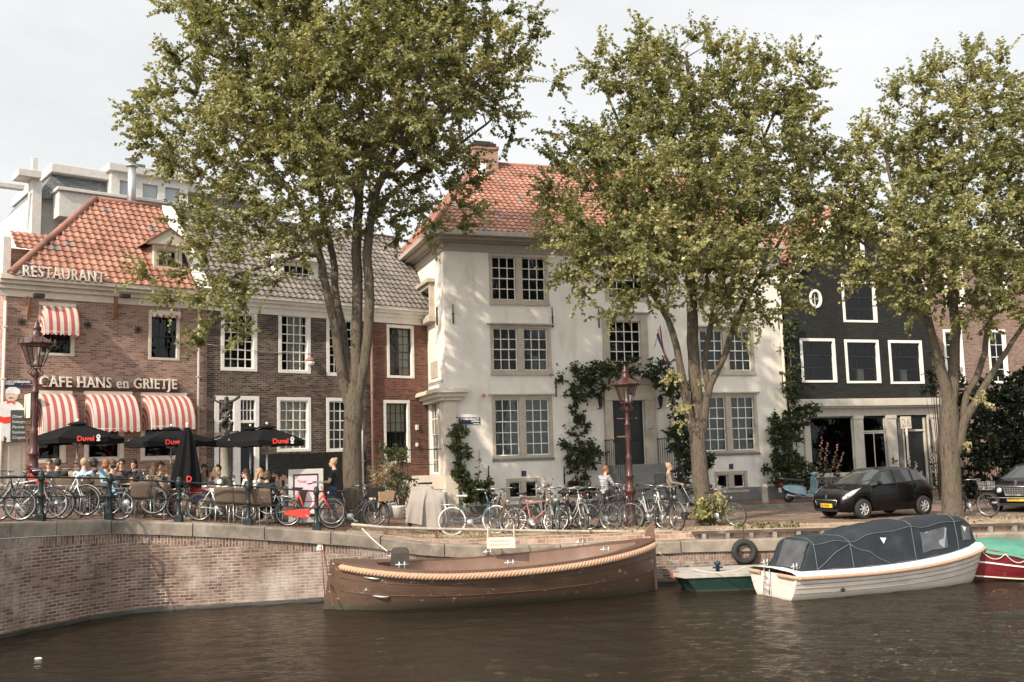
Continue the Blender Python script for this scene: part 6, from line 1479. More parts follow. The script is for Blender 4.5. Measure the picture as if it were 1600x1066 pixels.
bk(10, rail_y(10)+1.3, 176, 'dark grey bicycle with a wire basket at the far left behind two others', col=(.05,.05,.05), basket='wire')
bk(150, rail_y(150)+.5, -174, 'black bicycle whose saddle shows between the child seat bicycles', col=BLK_, style='diamond', fend=CHROME)
bk(246, rail_y(246)+1.0, 178, 'plain black bicycle overlapping the front of the blue child seat one', col=BLK_)
bk(800, 28.9, 150, 'dark bicycle behind the rusty brown one near the cellar window', col=BLK_, group=g2)
bk(862, 27.9, -84, 'dark green bicycle seen head on left of the saddlebags', col=(.02,.05,.04), group=g2)
bk(905, 28.6, 215, 'black bicycle tangled behind the pale grey one', col=BLK_, group=g2, style='diamond')
bk(992, 29.2, 200, 'black bicycle directly behind the red lamp post', col=BLK_, group=g2)
bk(1022, 28.8, -100, 'dark bicycle with dull mudguards between silver frame bicycle and stroller', col=(.04,.03,.03), group=g2)
bk(646, 33.5, 185, 'dark bicycle parked below the corner house steps behind the covered scooter', col=BLK_, group=g2)
bk(655, 34.2, 175, 'second dark bicycle against the handrail of the corner house steps', col=(.05,.05,.06), group=g2, basket='wire')

# ---------------------------------------------------------------- railing on the canal wall
pxs = [-43, 65, 172, 280, 388, 494]; PP = []
rl = empty('iron_railing', (colx(280, 24.3), rail_y(280)+.18, ground(colx(280, 24.3))), 0, 'dark green iron railing with ball topped posts along the top of the canal wall', 'railing'); off = -Vector(rl.location)
for px in pxs:
    Y = rail_y(px)+.18; p = on(px, Y); PP.append(p); m = MB(); s_ = 1.0
    m.prism([(-.09,-.09),(.09,-.09),(.09,.09),(-.09,.09)], 0, .16, 'z'); m.lathe([(.085,.16),(.075,.20),(.052,.24),(.052,.50),(.07,.52),(.07,.57),(.05,.60),(.05,.86),(.075,.88),(.078,.97),(.06,1.0),(.062,1.03),(.04,1.07),(0,1.08)], (0,0,0), 12)
    m.build('post', DGREEN, rl, loc=p+off, bevel=.006)
for h in (.95, .53):
    q = [p + Vector((0,0,h)) for p in PP]; m = MB()
    a = q[0] + (q[0]-q[1])*.6; m.tube([a+off] + [x+off for x in q] + [q[-1]+off+Vector((.25,.02,-.01))], .021 if h > .9 else .017, 7); m.build('rail', DGREEN, rl)
# ---------------------------------------------------------------- people
SKIN = plain('skin', (.52,.31,.22), .55, var=.1, sc=20); SKIND = plain('tanned_skin', (.36,.20,.13), .55, var=.1, sc=20); LIPS = plain('lips', (.36,.12,.10), .5)
def cloth(n, c, rough=.85): return plain('cloth_'+n, c, rough, var=.22, sc=14, bump=.004)
C_BLACK = cloth('black', (.018,.018,.020)); C_NAVY = cloth('navy', (.03,.04,.07)); C_JEAN = cloth('jeans', (.05,.075,.12)); C_WHITE = cloth('white', (.62,.60,.56)); C_BLUE = cloth('light_blue', (.35,.45,.56)); C_RED = cloth('red', (.55,.06,.06)); C_GREY = cloth('grey', (.20,.20,.20)); C_TAN = cloth('tan', (.34,.26,.18)); C_OLIVE = cloth('olive', (.13,.11,.075)); C_PINK = cloth('pink', (.5,.25,.22)); C_SHOE = plain('dark_shoe', (.03,.025,.02), .5); C_WSHOE = plain('white_shoe', (.6,.58,.55), .6)
H_DARK = plain('dark_brown_hair', (.025,.017,.012), .6, var=.4, sc=40, bump=.01); H_BR = plain('brown_hair', (.10,.055,.03), .6, var=.4, sc=40, bump=.01); H_GIN = plain('ginger_hair', (.24,.10,.045), .6, var=.4, sc=40, bump=.01); H_BL = plain('blond_hair', (.36,.26,.15), .6, var=.35, sc=40, bump=.01); H_GR = plain('grey_hair', (.30,.28,.26), .6, var=.3, sc=40)
t = NT('checked_shirt'); v = t.mapv(t.obj(), (19, 19, 19)); sx = t.n('ShaderNodeSeparateXYZ', Vector=v)
def band(o, w): return t.math('LESS_THAN', t.math('FRACT', o), w)
f = t.math('MULTIPLY', t.math('ADD', band(sx.outputs[0], .35), band(sx.outputs[2], .35)), .5)
c = t.ramp(f, [(0.0, (.40,.39,.38)), (.5, (.22,.225,.25)), (1.0, (.06,.07,.10))]); t.pbr(c, .85); PLAID = t.m
def seated(arm='table'):
    J = dict(pelvis=(0,0,.50), waist=(-.02,0,.66), chest=(-.03,0,.86), neck=(-.01,0,1.04), head=(.03,0,1.20),
             shR=(-.02,-.18,.97), shL=(-.02,.18,.97), elR=(.08,-.26,.73), elL=(.08,.26,.73), haR=(.34,-.16,.80), haL=(.34,.16,.80),
             hiR=(.02,-.09,.50), hiL=(.02,.09,.50), knR=(.44,-.13,.50), knL=(.44,.13,.50), anR=(.42,-.13,.09), anL=(.42,.13,.09), toR=(.58,-.14,.05), toL=(.58,.14,.05))
    if arm == 'face': J.update(elR=(.16,-.20,.80), haR=(.15,-.06,1.10))
    if arm == 'up': J.update(elR=(.20,-.22,.88), haR=(.22,-.10,1.14))
    if arm == 'lap': J.update(haR=(.26,-.08,.60), haL=(.26,.08,.60))
    return J
def standing():
    return dict(pelvis=(0,0,.93), waist=(0,0,1.08), chest=(0,0,1.27), neck=(.0,0,1.46), head=(.03,0,1.62),
             shR=(0,-.19,1.40), shL=(0,.19,1.40), elR=(.0,-.25,1.12), elL=(.0,.25,1.12), haR=(.10,-.24,.88), haL=(.10,.24,.88),
             hiR=(0,-.09,.92), hiL=(0,.09,.92), knR=(.03,-.10,.50), knL=(.03,.10,.50), anR=(0,-.10,.09), anL=(0,.10,.09), toR=(.15,-.12,.05), toL=(.15,.12,.05))
def person(label, loc, rz, J, top, legs, hair, hairstyle='short', skin=None, shoes=None, sleeves='short', group='guests seated on the café terrace', vox=.013, glasses=False, beard=None, look=0.0, hat=None, sc=1.0, scarf=None, apron=None, female=False):
    skin = skin or SKIN; shoes = shoes or C_SHOE; J = {k: Vector(v) for k, v in J.items()}
    root = empty('person', loc, rz, label, 'person', group); root.scale = (sc, sc, sc)
    caps = []   # (a, b, ra, rb, region)
    def C(a, b, ra, rb, reg, sq=1.0): caps.append((J[a] if isinstance(a, str) else a, J[b] if isinstance(b, str) else b, ra, rb, reg, sq))
    wsh = .17 if female else .19
    C('pelvis','waist', .135, .115, 'top'); C('waist','chest', .115, .13, 'top'); C('chest','neck', .12, .065, 'top')
    for s in 'RL':
        C('sh'+s,'chest', .062, .10, 'top'); C('hi'+s,'pelvis', .10, .11, 'legs')
        C('sh'+s,'el'+s, .056, .043, 'top'); C('el'+s,'ha'+s, .040, .027, 'top' if sleeves == 'long' else 'skin')
        C('hi'+s,'kn'+s, .090, .060, 'legs'); C('kn'+s,'an'+s, .058, .038, 'legs'); an, to = J['an'+s], J['to'+s]
        C(an - (to-an)*.25 + Vector((0,0,-.035)), to, .038, .032, 'shoe'); C('an'+s, an+Vector((0,0,-.03)), .042, .04, 'shoe')
        # hand: palm, four fingers, thumb
        h = J['ha'+s]; d = (h - J['el'+s]).normalized(); side = d.cross(Vector((0,0,1))); side = side.normalized() if side.length > .1 else Vector((0,1,0)); up = side.cross(d)
        sg = -1 if s == 'L' else 1
        C(h, h+d*.075, .026, .030, 'skin')
        for k in range(4):
            b0 = h + d*.085 + side*(k-1.5)*.019; ln = (.062,.072,.068,.052)[k]; b1 = b0 + d*ln*.5 - up*ln*.18; b2 = b1 + d*ln*.32 - up*ln*.38; C(b0, b1, .0105, .0095, 'skin'); C(b1, b2, .0095, .008, 'skin')
        t0 = h + d*.03 - side*sg*.026; C(t0, t0 + d*.035 - side*sg*.022 - up*.01, .012, .010, 'skin'); C(t0 + d*.035 - side*sg*.022 - up*.01, t0 + d*.062 - side*sg*.02 - up*.022, .010, .009, 'skin')
    C('neck', 'head', .052, .050, 'skin')
    hc = J['head']; ly = math.sin(look); lx = math.cos(look); F = Vector((lx, ly, -.05)).normalized(); Sd = Vector((-ly, lx, 0))
    Hc = hc + Vector((0,0,.02)); 
    m = MB()
    for a, b, ra, rb, reg, sq in caps:
        n = 10; m.tube([a, b], [ra, rb], n, smooth=True); m.ball(a, ra, 10); m.ball(b, rb, 10)
    i0 = len(m.v)
    # skull, jaw, nose, ears, brow, lips
    def hp(f, s_, u): return Hc + F*f + Sd*s_ + Vector((0,0,u))
    m.ball(hp(-.012,0,.03), .093, 14, (1.0,.84,1.05)); m.ball(hp(.028,0,-.045), .060, 12, (1.0,.92,1.0)); m.tube([hp(.085,0,.018), hp(.108,0,-.018)], [.010,.015], 6); m.ball(hp(.108,0,-.02), .014, 6)
    m.tube([hp(.074,-.035,.026), hp(.080,0,.028), hp(.074,.035,.026)], .012, 6); m.ball(hp(.072,0,-.088), .024, 8); m.tube([hp(.082,-.018,-.052), hp(.088,0,-.050), hp(.082,.018,-.052)], .009, 6)
    for s_ in (-1, 1): m.ball(hp(-.005, s_*.080, .0), .024, 8, (.8,.45,1.2)); m.ball(hp(.055, s_*.035, -.02), .024, 8)
    me = bpy.data.meshes.new('body'); me.from_pydata(m.v, [], m.f); tmp = bpy.data.objects.new('tmp', me); COL.objects.link(tmp)
    rm = tmp.modifiers.new('r', 'REMESH'); rm.mode = 'VOXEL'; rm.voxel_size = vox; rm.use_smooth_shade = True
    sm = tmp.modifiers.new('s', 'SMOOTH'); sm.factor = .5; sm.iterations = 2
    dg = bpy.context.evaluated_depsgraph_get(); bm_ = bpy.data.meshes.new_from_object(tmp.evaluated_get(dg)); bpy.data.objects.remove(tmp)
    nv = len(bm_.vertices); co_ = np.empty(nv*3, 'f'); bm_.vertices.foreach_get('co', co_); co_ = co_.reshape(-1, 3)
    best = np.full(nv, 9.0); regv = np.zeros(nv, int); ids = {'skin': 0, 'top': 1, 'legs': 2, 'shoe': 3}
    for a, b, ra, rb, reg, sq in caps:
        a_, b_ = np.array(a), np.array(b); ab = b_-a_; tt = np.clip(((co_-a_) @ ab)/max(1e-9, ab @ ab), 0, 1); d = np.linalg.norm(co_-a_-tt[:, None]*ab, axis=1) - (ra+(rb-ra)*tt)
        if reg == 'top' and sleeves == 'none': pass
        u = d < best; best[u] = d[u]; regv[u] = ids[reg]
        if reg == 'top' and sleeves == 'short' and ra == .056: regv[u & (tt > .62)] = 0
    regv[co_[:, 2] > J['neck'].z + .01] = 0
    regv[(co_[:, 2] < J['pelvis'].z - .03) & (regv == 1) & (np.abs(co_[:, 1]) < .2)] = 2 if J['pelvis'].z > .7 else 2
    # folds in the clothes
    no = np.empty(nv*3, 'f'); bm_.vertices.foreach_get('normal', no); no = no.reshape(-1, 3); cl = (regv == 1) | (regv == 2)
    w = np.sin(co_[:, 2]*55 + 9*np.sin(co_[:, 0]*14) + 7*np.cos(co_[:, 1]*17))*.0045 + .006; co_[cl] += no[cl]*w[cl][:, None]
    bm_.vertices.foreach_set('co', co_.ravel()); bm_.materials.clear()
    for q in (skin, top, legs, shoes): bm_.materials.append(q)
    nf = len(bm_.polygons); vi = np.array([p.vertices[0] for p in bm_.polygons]); bm_.polygons.foreach_set('material_index', regv[vi].astype('i')); bm_.polygons.foreach_set('use_smooth', np.ones(nf, bool))
    bm_.update(); bm_.name = 'body'; boxuv(bm_); link('body', bm_, root)
    # hair
    if hairstyle != 'bald':
        h_ = MB(); rows = []
        for i in range(9):
            th = math.pi*i/8*(.60 if hairstyle == 'short' else .64); row = []
            for k in range(20):
                a = 2*math.pi*k/20; back = -math.cos(a); th2 = th*(1.0 + .42*max(0, back) - .30*max(0, -back)**1.5)
                rr = .101 + .006*mnoise.noise(Vector((a*2, th*5, loc[0]*3))); row.append(Hc + Vector((0,0,.032)) + F*(math.sin(th2)*math.cos(a)*rr*.98 - .014) + Sd*(math.sin(th2)*math.sin(a)*rr*.87) + Vector((0,0,math.cos(th2)*rr*1.06)))
            rows.append(row)
        h_.grid(rows, close_u=True)
        if hairstyle == 'long':
            rows = []
            for j in range(7):
                u_ = .02 - j*.055; rows.append([Hc + F*(-.03 - .075*math.cos(a)*(1+.05*j) + (-.012*j)) + Sd*(math.sin(a)*(.085+.006*j)) + Vector((0,0,u_)) for a in [math.pi*(-.60) + math.pi*1.2*k/12 for k in range(13)]])
            h_.grid(rows); h_.tube([Hc+Vector((0,0,-.02))-F*.07, Hc+Vector((0,0,-.18))-F*.10, Hc+Vector((0,0,-.29))-F*.10], [.07,.075,.03], 10)
        if hairstyle == 'bun': h_.ball(Hc - F*.085 + Vector((0,0,.10)), .042, 10)
        if hairstyle == 'bob': h_.tube([Hc+Vector((0,0,.0))-F*.05, Hc+Vector((0,0,-.09))-F*.06], [.088,.07], 12)
        h_.build('hair', hair, root)
    e_ = MB()
    for s_ in (-1, 1): e_.ball(hp(.078, s_*.033, .006), .0105, 8)
    if not glasses: e_.build('eye', plain('eye_dark', (.03,.02,.015), .2), root)
    else:
        for s_ in (-1, 1): e_.ball(hp(.090, s_*.034, .006), .027, 8, (.4,1,.8) if abs(lx) > .7 else (1,.4,.8))
        e_.tube([hp(.0,-.088,.012), hp(.092,-.058,.012), hp(.098,0,.014), hp(.092,.058,.012), hp(.0,.088,.012)], .005, 5); e_.build('sunglasses', BLACK, root)
    if beard: b_ = MB(); b_.ball(hp(.038,0,-.070), .060, 12, (.95,.95,.85)); b_.build('beard', beard, root)
    if hat: b_ = MB(); b_.ball(Hc+Vector((0,0,.06))-F*.012, .103, 14, (1,.9,.75)); b_.ball(hp(.09,0,.065), .07, 10, (1,.9,.12)); b_.build('cap', hat, root)
    if scarf: b_ = MB(); b_.torus(J['neck']+Vector((.01,0,.0)), .075, .033, (1,0,.2), (0,1,0), 20, 8); b_.tube([J['neck']+Vector((.08,.04,-.02)), J['chest']+Vector((.135,.06,.02)), J['waist']+Vector((.13,.05,0))], [.035,.04,.03], 8); b_.build('scarf', scarf, root)
    if apron:
        b_ = MB(); rows = []
        for j in range(8): z = J['waist'].z - .02 - j*.085; rows.append([Vector((.02 + (.155+.008*j)*math.cos(a), (.165+.006*j)*math.sin(a), z)) for a in [-1.5+3.0*k/14 for k in range(15)]])
        b_.grid(rows); b_.build('apron', apron, root, fixn=False)
    return root
def sit(px, Y, face, label, top, legs, hair, style='short', arm='table', **k):
    p = on(px, Y); k.setdefault('vox', .014); p.z -= .02; return person(label, p, R(face), seated(arm), top, legs, hair, style, **k)
# heading in degrees: 0 = faces right, 90 = faces away from the camera, 270 = faces the camera
rows_ = [
 (77, 25.6, 285, 'man in sunglasses and a blue shirt facing the canal behind the child seat bicycle', C_GREY, C_JEAN, H_BR, 'short', 'table', dict(glasses=True)),
 (90, 25.0, 110, 'dark haired guest in black seen from behind left of the pale shirted group', C_BLACK, C_BLACK, H_DARK, 'short', 'table', dict(sleeves='long')),
 (121, 26.2, 270, 'bald man in sunglasses facing the canal beside the leftmost parasol pole', C_TAN, C_GREY, None, 'bald', 'table', dict(glasses=True)),
 (131, 24.9, 95, 'blond guest in a light blue shirt seen from behind', C_BLUE, C_JEAN, H_BL, 'short', 'table', dict(sleeves='long')),
 (146, 25.1, 130, 'dark haired guest in black turned away next to the light blue shirt', C_BLACK, C_BLACK, H_DARK, 'bob', 'lap', dict(sleeves='long')),
 (149, 26.6, 262, 'guest in a white cap at the back of the left tables', C_NAVY, C_JEAN, H_DARK, 'short', 'table', dict(hat=C_WHITE)),
 (165, 25.0, 80, 'ginger haired guest seen from behind under the striped awning', C_TAN, C_JEAN, H_GIN, 'bob', 'table', dict(sleeves='long', female=True)),
 (176, 25.3, 150, 'brown haired woman in pink turned sideways beside the ginger haired guest', C_PINK, C_BLACK, H_BR, 'bob', 'lap', dict(female=True)),
 (190, 26.2, 285, 'man in sunglasses and a dark T-shirt with one arm raised', C_BLACK, C_JEAN, H_DARK, 'short', 'up', dict(glasses=True)),
 (210, 26.3, 265, 'dark haired woman in black leaning back by the café wall', C_BLACK, C_BLACK, H_DARK, 'bob', 'lap', dict(female=True, sleeves='long')),
 (241, 25.6, 60, 'long haired brunette in a pale cardigan seen from behind', C_TAN, C_BLACK, H_BR, 'long', 'table', dict(female=True, sleeves='long')),
 (252, 26.5, 275, 'man with a hand at his mouth behind the black bicycle handlebar', C_TAN, C_JEAN, H_BR, 'short', 'face', dict(sleeves='long')),
 (268, 25.8, 120, 'guest in a blue top turned away beneath the second parasol', C_NAVY, C_TAN, H_BR, 'long', 'table', dict(female=True)),
 (307, 25.4, 10, 'blond guest in a bright red coat bending over the table', C_RED, C_JEAN, H_BL, 'bob', 'table', dict(female=True, sleeves='long')),
 (319, 27.2, 285, 'woman with dark hair in a brown dress behind the plates', C_OLIVE, C_OLIVE, H_DARK, 'long', 'table', dict(female=True, skin=SKIND)),
 (341, 27.4, 95, 'guest with dark hair up seen from behind near the statue column', C_GREY, C_BLACK, H_DARK, 'bun', 'table', dict(female=True)),
 (339, 25.5, 215, 'blond guest in a white shirt facing the red coat', C_WHITE, C_TAN, H_BL, 'bob', 'face', dict(female=True, sleeves='long')),
 (386, 25.9, 190, 'woman in sunglasses with a black and white scarf in profile', C_BLACK, C_BLACK, H_DARK, 'long', 'table', dict(glasses=True, female=True, sleeves='long', scarf=C_WHITE)),
 (405, 27.0, 340, 'long haired blond woman facing right behind the parasol pole', C_WHITE, C_JEAN, H_BL, 'long', 'table', dict(female=True)),
 (417, 25.7, 75, 'brown haired guest in black seen from behind beside the parasol pole', C_BLACK, C_BLACK, H_BR, 'bob', 'table', dict(female=True, sleeves='long')),
 (433, 26.9, 200, 'bearded man in sunglasses and a grey top facing left', C_GREY, C_BLACK, H_DARK, 'short', 'lap', dict(glasses=True, beard=H_DARK)),
 (448, 26.4, 195, 'man holding a cup near his face left of the pink poster', C_GREY, C_JEAN, H_DARK, 'short', 'face', dict()),
]
CH = None; chairs = []
def chair_parts(root):
    m = MB(); m.box(-.22,-.23,.42,.22,.23,.46); m.build('seat', WICKER, root, bevel=.01)
    m = MB(); rows = [[(-.21-.10*j/5, .24*math.sin(a)*(1), .46+.40*j/5 + .0) if False else (-.22-.02*j+.05*(1-math.cos(a)), .25*math.sin(a), .46+.085*j) for a in [-1.25+2.5*k/10 for k in range(11)]] for j in range(6)]; m.grid(rows); m.build('backrest', WICKER, root, solid=.015, fixn=False)
    for sx, sy in ((1,-1),(1,1),(-1,-1),(-1,1)): m = MB(); m.tube([(.20*sx,.21*sy,.44),(.23*sx,.23*sy,0)], .013, 6); m.build('leg', ALU, root)
    for sy in (-1, 1): MB().tube([(-.20,.24*sy,.66),(.14,.25*sy,.66),(.20,.22*sy,.44)], .012, 6).build('armrest', ALU, root)
def chair_at(p, rz, label, grp='wicker chairs on the café terrace'):
    global CH
    if CH is None: CH = empty('wicker_chair', p, rz, label, 'chair', grp); chair_parts(CH); return CH
    c = copy_tree(CH); c.location = p; c.rotation_euler = (0,0,rz); c['label'] = label; return c
for (px, Y, face, label, top, legs, hair, st, arm, kw) in rows_:
    sit(px, Y, face, label, top, legs, hair, st, arm, **kw)
    p = on(px, Y); p += Vector((math.cos(R(face)), math.sin(R(face)), 0))*(.03)
    who = label.split(' in ')[0].split(' with ')[0].split(' facing')[0].split(' seen')[0].split(' at ')[0].split(' turned')[0].split(' holding')[0]
    detail = ' '.join(label.split()[:9]); chair_at(p, R(face), 'wicker chair taken by the ' + detail, )
# three empty chairs by the quay side of the tables
for px, Y, f, l in ((112,24.6,80,'empty wicker chair behind the white step-through bicycle'),(224,24.6,100,'empty wicker chair beside the blue child seat'),(355,24.9,90,'empty wicker chair behind the white sports bicycle'),(374,24.95,100,'second empty wicker chair right of the white sports bicycle saddle'),(398,25.0,80,'empty wicker chair next to the green post under the right parasol'),(460,25.9,160,'empty wicker chair partly behind the pink poster')):
    chair_at(on(px, Y), R(f), l)
# tables
TB = None
def table_at(px, Y, label):
    global TB
    p = on(px, Y)
    if TB is None:
        TB = empty('café_table'.replace('é','e'), p, 0, label, 'table', 'terrace tables'); m = MB(); m.lathe([(.36,.715),(.375,.725),(.375,.74),(.36,.748),(0,.75)], (0,0,0), 28, smooth=False); m.build('table_top', plain('pale_table_top', (.50,.46,.40), .5), TB)
        m = MB(); m.lathe([(.22,0),(.22,.02),(.04,.05),(.03,.08),(.03,.69),(.08,.715)], (0,0,0), 14); m.build('pedestal', ALU, TB); return TB
    c = copy_tree(TB); c.location = p; c['label'] = label; return c
TT = [(108,25.6,'small round table between the sunglasses man and the bald man'),(158,25.8,'small round table between the white cap and the ginger haired guest'),(200,25.55,'small round table in front of the man with one arm raised'),(258,26.0,'small round table before the man with a hand at his mouth'),(323,26.1,'small round table with plates between red coat and white shirt'),(398,26.4,'small round table beneath the right parasol'),(428,26.3,'small round table in front of the bearded man')]
for a in TT: table_at(*a)
GL = None
def add(a, label, kind):
    global GL
rg_ = random.Random(5)
def glass_at(p, n, label, mat, h=.15, r=.033, nm='beer_glass', cat='glass', grp='drinks on the terrace tables'):
    m = MB(); m.lathe([(r*.75,0),(r,h*.5),(r*.95,h),(r*.9,h),(0,h*.97)], (0,0,0), 10); single(nm, m, mat, label, cat, loc=p, group=grp)
BEER = plain('amber_beer', (.42,.20,.05), .15); MILK = plain('white_cup', (.68,.66,.62), .3)
for i, (px, Y, l) in enumerate(TT):
    p = on(px, Y, .752); nm_ = l.split('table ')[1]
    glass_at(p+Vector((.15,-.12,0)), i, 'amber beer glass on the table ' + nm_, BEER, group if False else .15) if False else glass_at(p+Vector((.15,-.12,0)), i, 'amber beer glass on the table ' + nm_, BEER)
    glass_at(p+Vector((-.16,.05,0)), i, 'white coffee cup on the table ' + nm_, MILK, h=.07, r=.042, nm='coffee_cup', cat='cup', grp='cups on the terrace tables')
m = MB(); m.lathe([(.06,0),(.12,.01),(.14,.025),(.13,.025),(.0,.012)], (0,0,0), 18); m.ball((0,0,.03), .07, 8, (1,1,.4)); single('dinner_plate', m, MILK, 'white dinner plate with food before the woman in a brown dress', 'plate', loc=on(321,26.25,.752))
# waiter
J = standing(); J.update(elL=(.10,.24,1.14), haL=(.30,.16,1.14), elR=(-.02,-.24,1.13), haR=(.14,-.22,.95), anL=(-.12,.10,.10), toL=(.02,.11,.04), knL=(.04,.10,.51), anR=(.16,-.10,.09), toR=(.31,-.11,.05), knR=(.14,-.10,.51))
p = on(522, 27.0); person('waiter in a black T-shirt and denim apron walking left with a tray', p, R(180), J, C_BLACK, C_NAVY, H_BL, 'bun', apron=C_JEAN, vox=.009, group=None)
m = MB(); m.lathe([(.19,0),(.20,.02),(.19,.02),(0,.008)], (0,0,0), 24); single('serving_tray', m, WICKER, 'round brown tray carried by the waiter', 'tray', loc=p+Vector((-.42,-.17,1.17)))
# man in a checked shirt, seen from behind
J = standing(); J.update(head=(.07,0,1.60), neck=(.03,0,1.44), elR=(.12,-.27,1.16), haR=(.36,-.24,1.08), elL=(.10,.26,1.14), haL=(.34,.22,1.06))
yb = 31.0; p = on(943, yb); person('man in a grey checked shirt with short red hair standing by the bicycles', p, R(35), J, PLAID, C_BLACK, H_GIN, 'short', beard=H_GIN, sleeves='long', vox=.009, look=-.2, group=None)
# woman with stroller
J = standing(); J.update(elR=(.08,-.25,1.16), haR=(.36,-.17,1.10), elL=(.08,.25,1.16), haL=(.36,.17,1.10), knR=(.12,-.10,.52), anR=(.16,-.10,.09), toR=(.31,-.10,.05), anL=(-.14,.10,.12), toL=(-.0,.10,.04))
p = on(1043, 31.6); w_ = person('woman in a khaki jacket with a black backpack pushing a stroller', p, R(-8), J, cloth('khaki', (.20,.165,.12)), C_BLACK, H_BL, 'bun', sleeves='long', shoes=C_WSHOE, vox=.009, look=-.25, group=None)
m = MB(); m.box(-.15,-.17,0,.15,.17,.46); 
for s_ in (-.11, .11): m.tube([(.13,s_,.42),(.30,s_*1.05,.40),(.33,s_*1.1,.22),(.14,s_*1.2,.04)], .018, 6)
bp = single('backpack', m, plain('black_rucksack', (.02,.024,.028), .75, bump=.004), 'black backpack on the back of the woman with the stroller', 'backpack', loc=p+Vector((-.28,.03,.98)), bevel=.05)
st = empty('stroller', p+Vector((.62,-.09,0)), R(-8), 'black three wheeled stroller pushed past the middle elm', 'stroller'); m = MB()
for s_ in (-.24, .24): m.tube([(-.26,s_*.8,1.12),(-.02,s_,.62),(.42,s_*.4,.22)], .014, 6); m.tube([(-.02,s_,.62),(-.18,s_,.16)], .013, 6)
m.tube([(-.26,-.2,1.12),(-.30,0,1.13),(-.26,.2,1.12)], .018, 6); m.build('frame', STEEL, st)
m = MB(); m.grid([[(x, y, z+.05*(abs(y)/.2)**2) for y in (-.22,-.12,0,.12,.22)] for x, z in ((.42,.38),(.24,.42),(.02,.44),(-.12,.62),(-.24,.88))]); m.build('seat', BLACK, st, solid=.03, fixn=False)
m = MB(); m.grid([[(-.10+.30*math.cos(a)*.8-.02, y, .70+.32*math.sin(a)) for y in (-.23,-.12,0,.12,.23)] for a in [.55+1.9*i/8 for i in range(9)]]); m.build('canopy', BLACK, st, solid=.012, fixn=False)
for x, y in ((-.18,-.25),(-.18,.25),(.46,0)): wh_ = MB(); wh_.torus((0,0,0), .11, .022, N=20, n=6); wh_.lathe([(.09,-.012),(.09,.012)], (0,0,0), 12, ax=(0,1,0)); wh_.build('wheel', RUBBER, st, loc=(x, y, .13))
